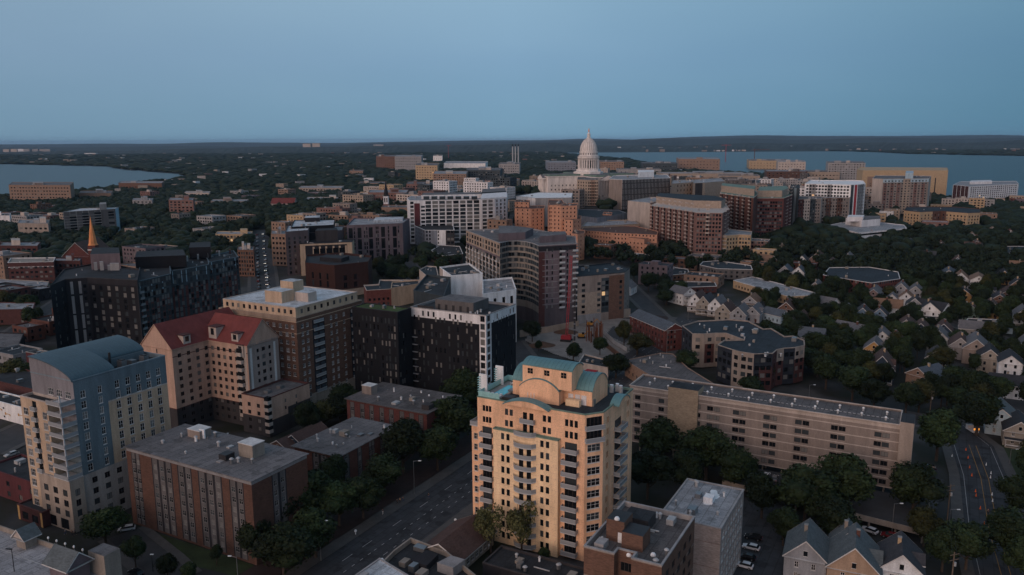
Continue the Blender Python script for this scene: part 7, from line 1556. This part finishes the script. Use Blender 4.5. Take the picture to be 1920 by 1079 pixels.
# ======================= building site =======================
x,y,z=G(1062,640); t=thing('crawler_crane','red crawler crane with a tall lattice boom on the building site','crane',(x,y,z)); 
for s in(-1.9,1.9): mb=MB(); mb.box((x,y),(.9,-.3),-3,3,s-.45,s+.45,z,z+1.1,'black_steel'); mb.build('track',t)
mb=MB(); mb.box((x,y),(.9,-.3),-2.8,2.6,-1.6,1.6,z+1.15,z+3.0,'crane_red'); mb.box((x,y),(.9,-.3),1.0,2.5,-1.6,-.3,z+3.0,z+3.9,'crane_red'); mb.build('body',t)
d_=ray(1068,480); top=CH+d_[2]/d_[1]*y; bx=x+(1068-1060)*y/FOC; mb=MB()
P0=[(x-.5,y-1,z+2),(x+.5,y-1,z+2),(x+.5,y+.0,z+2),(x-.5,y+.0,z+2)]; P1=[(bx-.5,y,top),(bx+.5,y,top),(bx+.5,y+1,top),(bx-.5,y+1,top)]
for a,b in zip(P0,P1): mb.tube(a,b,.14,.14,'crane_red',4)
n=22
for k in range(n):
    for j in range(4):
        a=Vector(P0[j]).lerp(Vector(P1[j]),k/n); b=Vector(P0[(j+1)%4]).lerp(Vector(P1[(j+1)%4]),(k+1)/n); mb.tube(a,b,.07,.07,'crane_red',4)
mb.build('boom',t)
x,y,z=G(1077,652); t=thing('pile_driver','black pile-driving mast beside the red crane','pile driver',(x,y,z)); mb=MB(); mb.abox(x-.45,x+.45,y-.4,y+.4,z,z+30,'charcoal_warm')
for k in range(10): mb.abox(x-.6,x+.6,y-.55,y-.42,z+k*3,z+k*3+.6,'grey_mid')
mb.build('mast',t); mb=MB(); mb.abox(x-.5,x+.5,y+.6,y+3.4,z+.8,z+2.6,'machine_yellow'); mb.build('body',t)
for kx,(px,py,lb) in enumerate([(1090,634,'yellow excavator beside the pile driver'),(1106,612,'yellow excavator behind the steel piles')]):
    x,y,z=G(px,py); t=thing('excavator',lb,'excavator',(x,y,z))
    for s in(-1.2,1.2): mb=MB(); mb.abox(x-2,x+2,y+s-.3,y+s+.3,z,z+.8,'black_steel'); mb.build('track',t)
    mb=MB(); mb.abox(x-1.6,x+1.4,y-1.2,y+1.2,z+.9,z+2.2,'machine_yellow'); mb.abox(x+.2,x+1.4,y-1.2,y-.1,z+2.2,z+3.1,'glass_dark'); mb.build('body',t)
    mb=MB(); mb.tube((x+1.4,y,z+1.6),(x+4,y,z+4.2),.3,.22,'machine_yellow',6); mb.tube((x+4,y,z+4.2),(x+5.6,y,z+1.8),.22,.18,'machine_yellow',6); mb.build('boom',t); mb=MB(); mb.abox(x+5.2,x+6.2,y-.5,y+.5,z+1.0,z+1.9,'black_steel'); mb.build('bucket',t)
rs=random.Random(4)
for k in range(26):
    px=1098+rs.uniform(0,32); py=632+rs.uniform(0,14)-(px-1098)*.0; x,y,z=G(px,py); mb=MB(); hgt=rs.uniform(6,11); mb.abox(x-.18,x+.18,y-.18,y+.18,z,z+hgt,'rust'); o=mb.build('steel_pile',None,off=(x,y,z)); tag(o,'rusty steel pile standing in the cluster on the building site','steel pile','rusty steel piles on the building site')
def wall_px(name,lb,cat,px,h_,m,th_=.4):
    w_=[G(*p) for p in px]; t=MB()
    for a,b in zip(w_,w_[1:]):
        L=math.hypot(b[0]-a[0],b[1]-a[1]); t.box(a[:2],((b[0]-a[0])/L,(b[1]-a[1])/L),0,L,0,th_,a[2]-1,a[2]+h_,m)
    tag(t.build(name,None,off=w_[0]),lb,cat)
wall_px('retaining_wall','grey terrace wall along the back of the building site','wall',[(1085,606),(1130,600),(1182,594)],5,'concrete_warm'); wall_px('sheet_pile_wall','brown timber sheet wall at the foot of the curved tower','wall',[(975,632),(1030,624),(1085,612)],3.5,'tan'); wall_px('fence','thin site fence between the sand and the parking lot','fence',[(1125,620),(1150,645),(1175,660)],2,'galv',.08)
wall_px('retaining_wall','brown sheet-piled edge in front of the steel piles','wall',[(1118,638),(1140,655),(1160,672)],2.5,'brick_brown')
for lb,pl in(('dark earth mound at the left of the site',[(990,645),(1020,655),(1045,652),(1015,640)]),('dark earth mound behind the red crane',[(1035,625),(1070,630),(1090,622),(1050,617)])):
    c=[G(*p) for p in pl]; cx_=sum(p[0] for p in c)/4; cyy=sum(p[1] for p in c)/4; mb=MB(); n=14; rr=random.Random(3)
    for k in range(n):
        a,b=2*math.pi*k/n,2*math.pi*(k+1)/n; hz_=hill(cx_,cyy); f=lambda t,r:(cx_+8*r*math.cos(t),cyy+6*r*math.sin(t),hz_-.2+2.1*(1-r)); mb.face([f(a,1),f(b,1),f(b,.5),f(a,.5)],'earth'); mb.face([f(a,.5),f(b,.5),(cx_,cyy,hz_+2.2)],'earth')
    tag(mb.build('earth_mound',None,off=(cx_,cyy,0)),lb,'earth mound')
# ======================= people =======================
def person(px,py,ang,lb,top,leg,z=None,stride=.25):
    x,y,z0=G(px,py) if z is None else (*U(px,py,z),z)
    t=thing('person',lb,'person',(x,y,z0+.08),None,math.radians(ang))
    J=[(0,0,.95),(0,0,1.2),(0,0,1.42),(0,0,1.52),(0.01,0,1.66),(0,.18,1.40),(.06,.24,1.14),(.16,.22,.92),(.20,.22,.84),(0,-.18,1.40),(-.06,-.24,1.14),(-.02,-.23,.92),(0,-.23,.84),(0,.10,.88),(stride*.6,.10,.48),(stride,.10,.07),(stride+.16,.10,.03),(0,-.10,.88),(-stride*.2,-.10,.48),(-stride,-.10,.10),(-stride+.14,-.10,.03)]
    E_=[(0,1),(1,2),(2,3),(3,4),(2,5),(5,6),(6,7),(7,8),(2,9),(9,10),(10,11),(11,12),(0,13),(13,14),(14,15),(15,16),(0,17),(17,18),(18,19),(19,20)]
    Rd=[.15,.14,.15,.055,.10,.07,.05,.035,.035,.07,.05,.035,.035,.10,.065,.045,.04,.10,.065,.045,.04]
    def sk(name,idx,grow,m):
        mp={k:i for i,k in enumerate(idx)}; me=bpy.data.meshes.new(name); me.from_pydata([J[k] for k in idx],[(mp[a],mp[b]) for a,b in E_ if a in mp and b in mp],[]); me.materials.append(MATS[m]); o=bpy.data.objects.new(name,me); COL.objects.link(o); o.parent=t
        md=o.modifiers.new('skin','SKIN'); o.modifiers.new('sub','SUBSURF').render_levels=1
        sv=me.skin_vertices[0].data if len(me.skin_vertices) else None
        if sv is None: return o
        for i,k in enumerate(idx): sv[i].radius=(Rd[k]+grow,Rd[k]+grow)
        sv[0].use_root=True; return o
    try:
        import bmesh
        def mk(name,idx,grow,m):
            mp={k:i for i,k in enumerate(idx)}; bm=bmesh.new(); ly=bm.verts.layers.skin.verify(); vs=[bm.verts.new(J[k]) for k in idx]
            for i,k in enumerate(idx): vs[i][ly].radius=(Rd[k]+grow,Rd[k]+grow)
            vs[0][ly].use_root=True
            for a,b in E_:
                if a in mp and b in mp: bm.edges.new((vs[mp[a]],vs[mp[b]]))
            me=bpy.data.meshes.new(name); bm.to_mesh(me); bm.free(); me.materials.append(MATS[m]); o=bpy.data.objects.new(name,me); COL.objects.link(o); o.parent=t; o.modifiers.new('skin','SKIN'); s=o.modifiers.new('sub','SUBSURF'); s.levels=1; s.render_levels=1
        mk('body',list(range(21)),0,'skin'); mk('shirt',[0,1,2,5,6,9,10],.02,top); mk('trousers',[0,13,14,15,17,18,19],.018,leg)
    except Exception as e: print('person',e)
    mb=MB(); mb.lathe((0,0),[(.108,1.66),(.115,1.72),(.09,1.78),(0,1.80)],'hair',10); o=mb.build('hair',None); o.parent=t
person(745,946,60,'person in dark shorts in the walking group, front left','cloth_dark','cloth_dark'); person(750,944,60,'person in a tan top in the middle of the walking group','ochre','cloth_dark'); person(756,942,60,'person in black at the right of the walking group','cloth_dark','cloth_blue'); person(718,965,240,'lone walker in a dark top and white shorts on the avenue pavement','cloth_dark','cloth_white'); person(804,935,330,'person in dark clothes crossing the avenue','cloth_dark','cloth_blue')
person(123,1003,200,'person in a white shirt on the pavement below the cream tower','cloth_white','cloth_blue'); person(136,1006,100,'person standing at the tower corner in dark clothes','cloth_dark','cloth_dark'); person(141,1004,20,'second person at the tower corner, in blue','cloth_blue','cloth_dark'); person(1852,965,80,'cyclist-like walker on the avenue in dark clothes','cloth_dark','cloth_dark')
# ======================= haze =======================
m=bpy.data.materials.new('haze_air'); m.use_nodes=True; n=m.node_tree.nodes; n.clear(); o_=n.new('ShaderNodeOutputMaterial'); v=n.new('ShaderNodeVolumePrincipled'); v.inputs['Color'].default_value=(.42,.66,.95,1); v.inputs['Density'].default_value=2.3e-5; v.inputs['Anisotropy'].default_value=0; m.node_tree.links.new(v.outputs[0],o_.inputs['Volume']); MATS['haze_air']=m
mb=MB(); mb.prism([(-41000,-3200),(41000,-3200),(41000,46000),(-41000,46000)],-6,200,'haze_air',bottom=True); mb.build('haze',kind='stuff')
print(INF,'houses',HN,'trees',NT,'wood',len(rest),len(pts),len(far),'objects',len(bpy.data.objects))
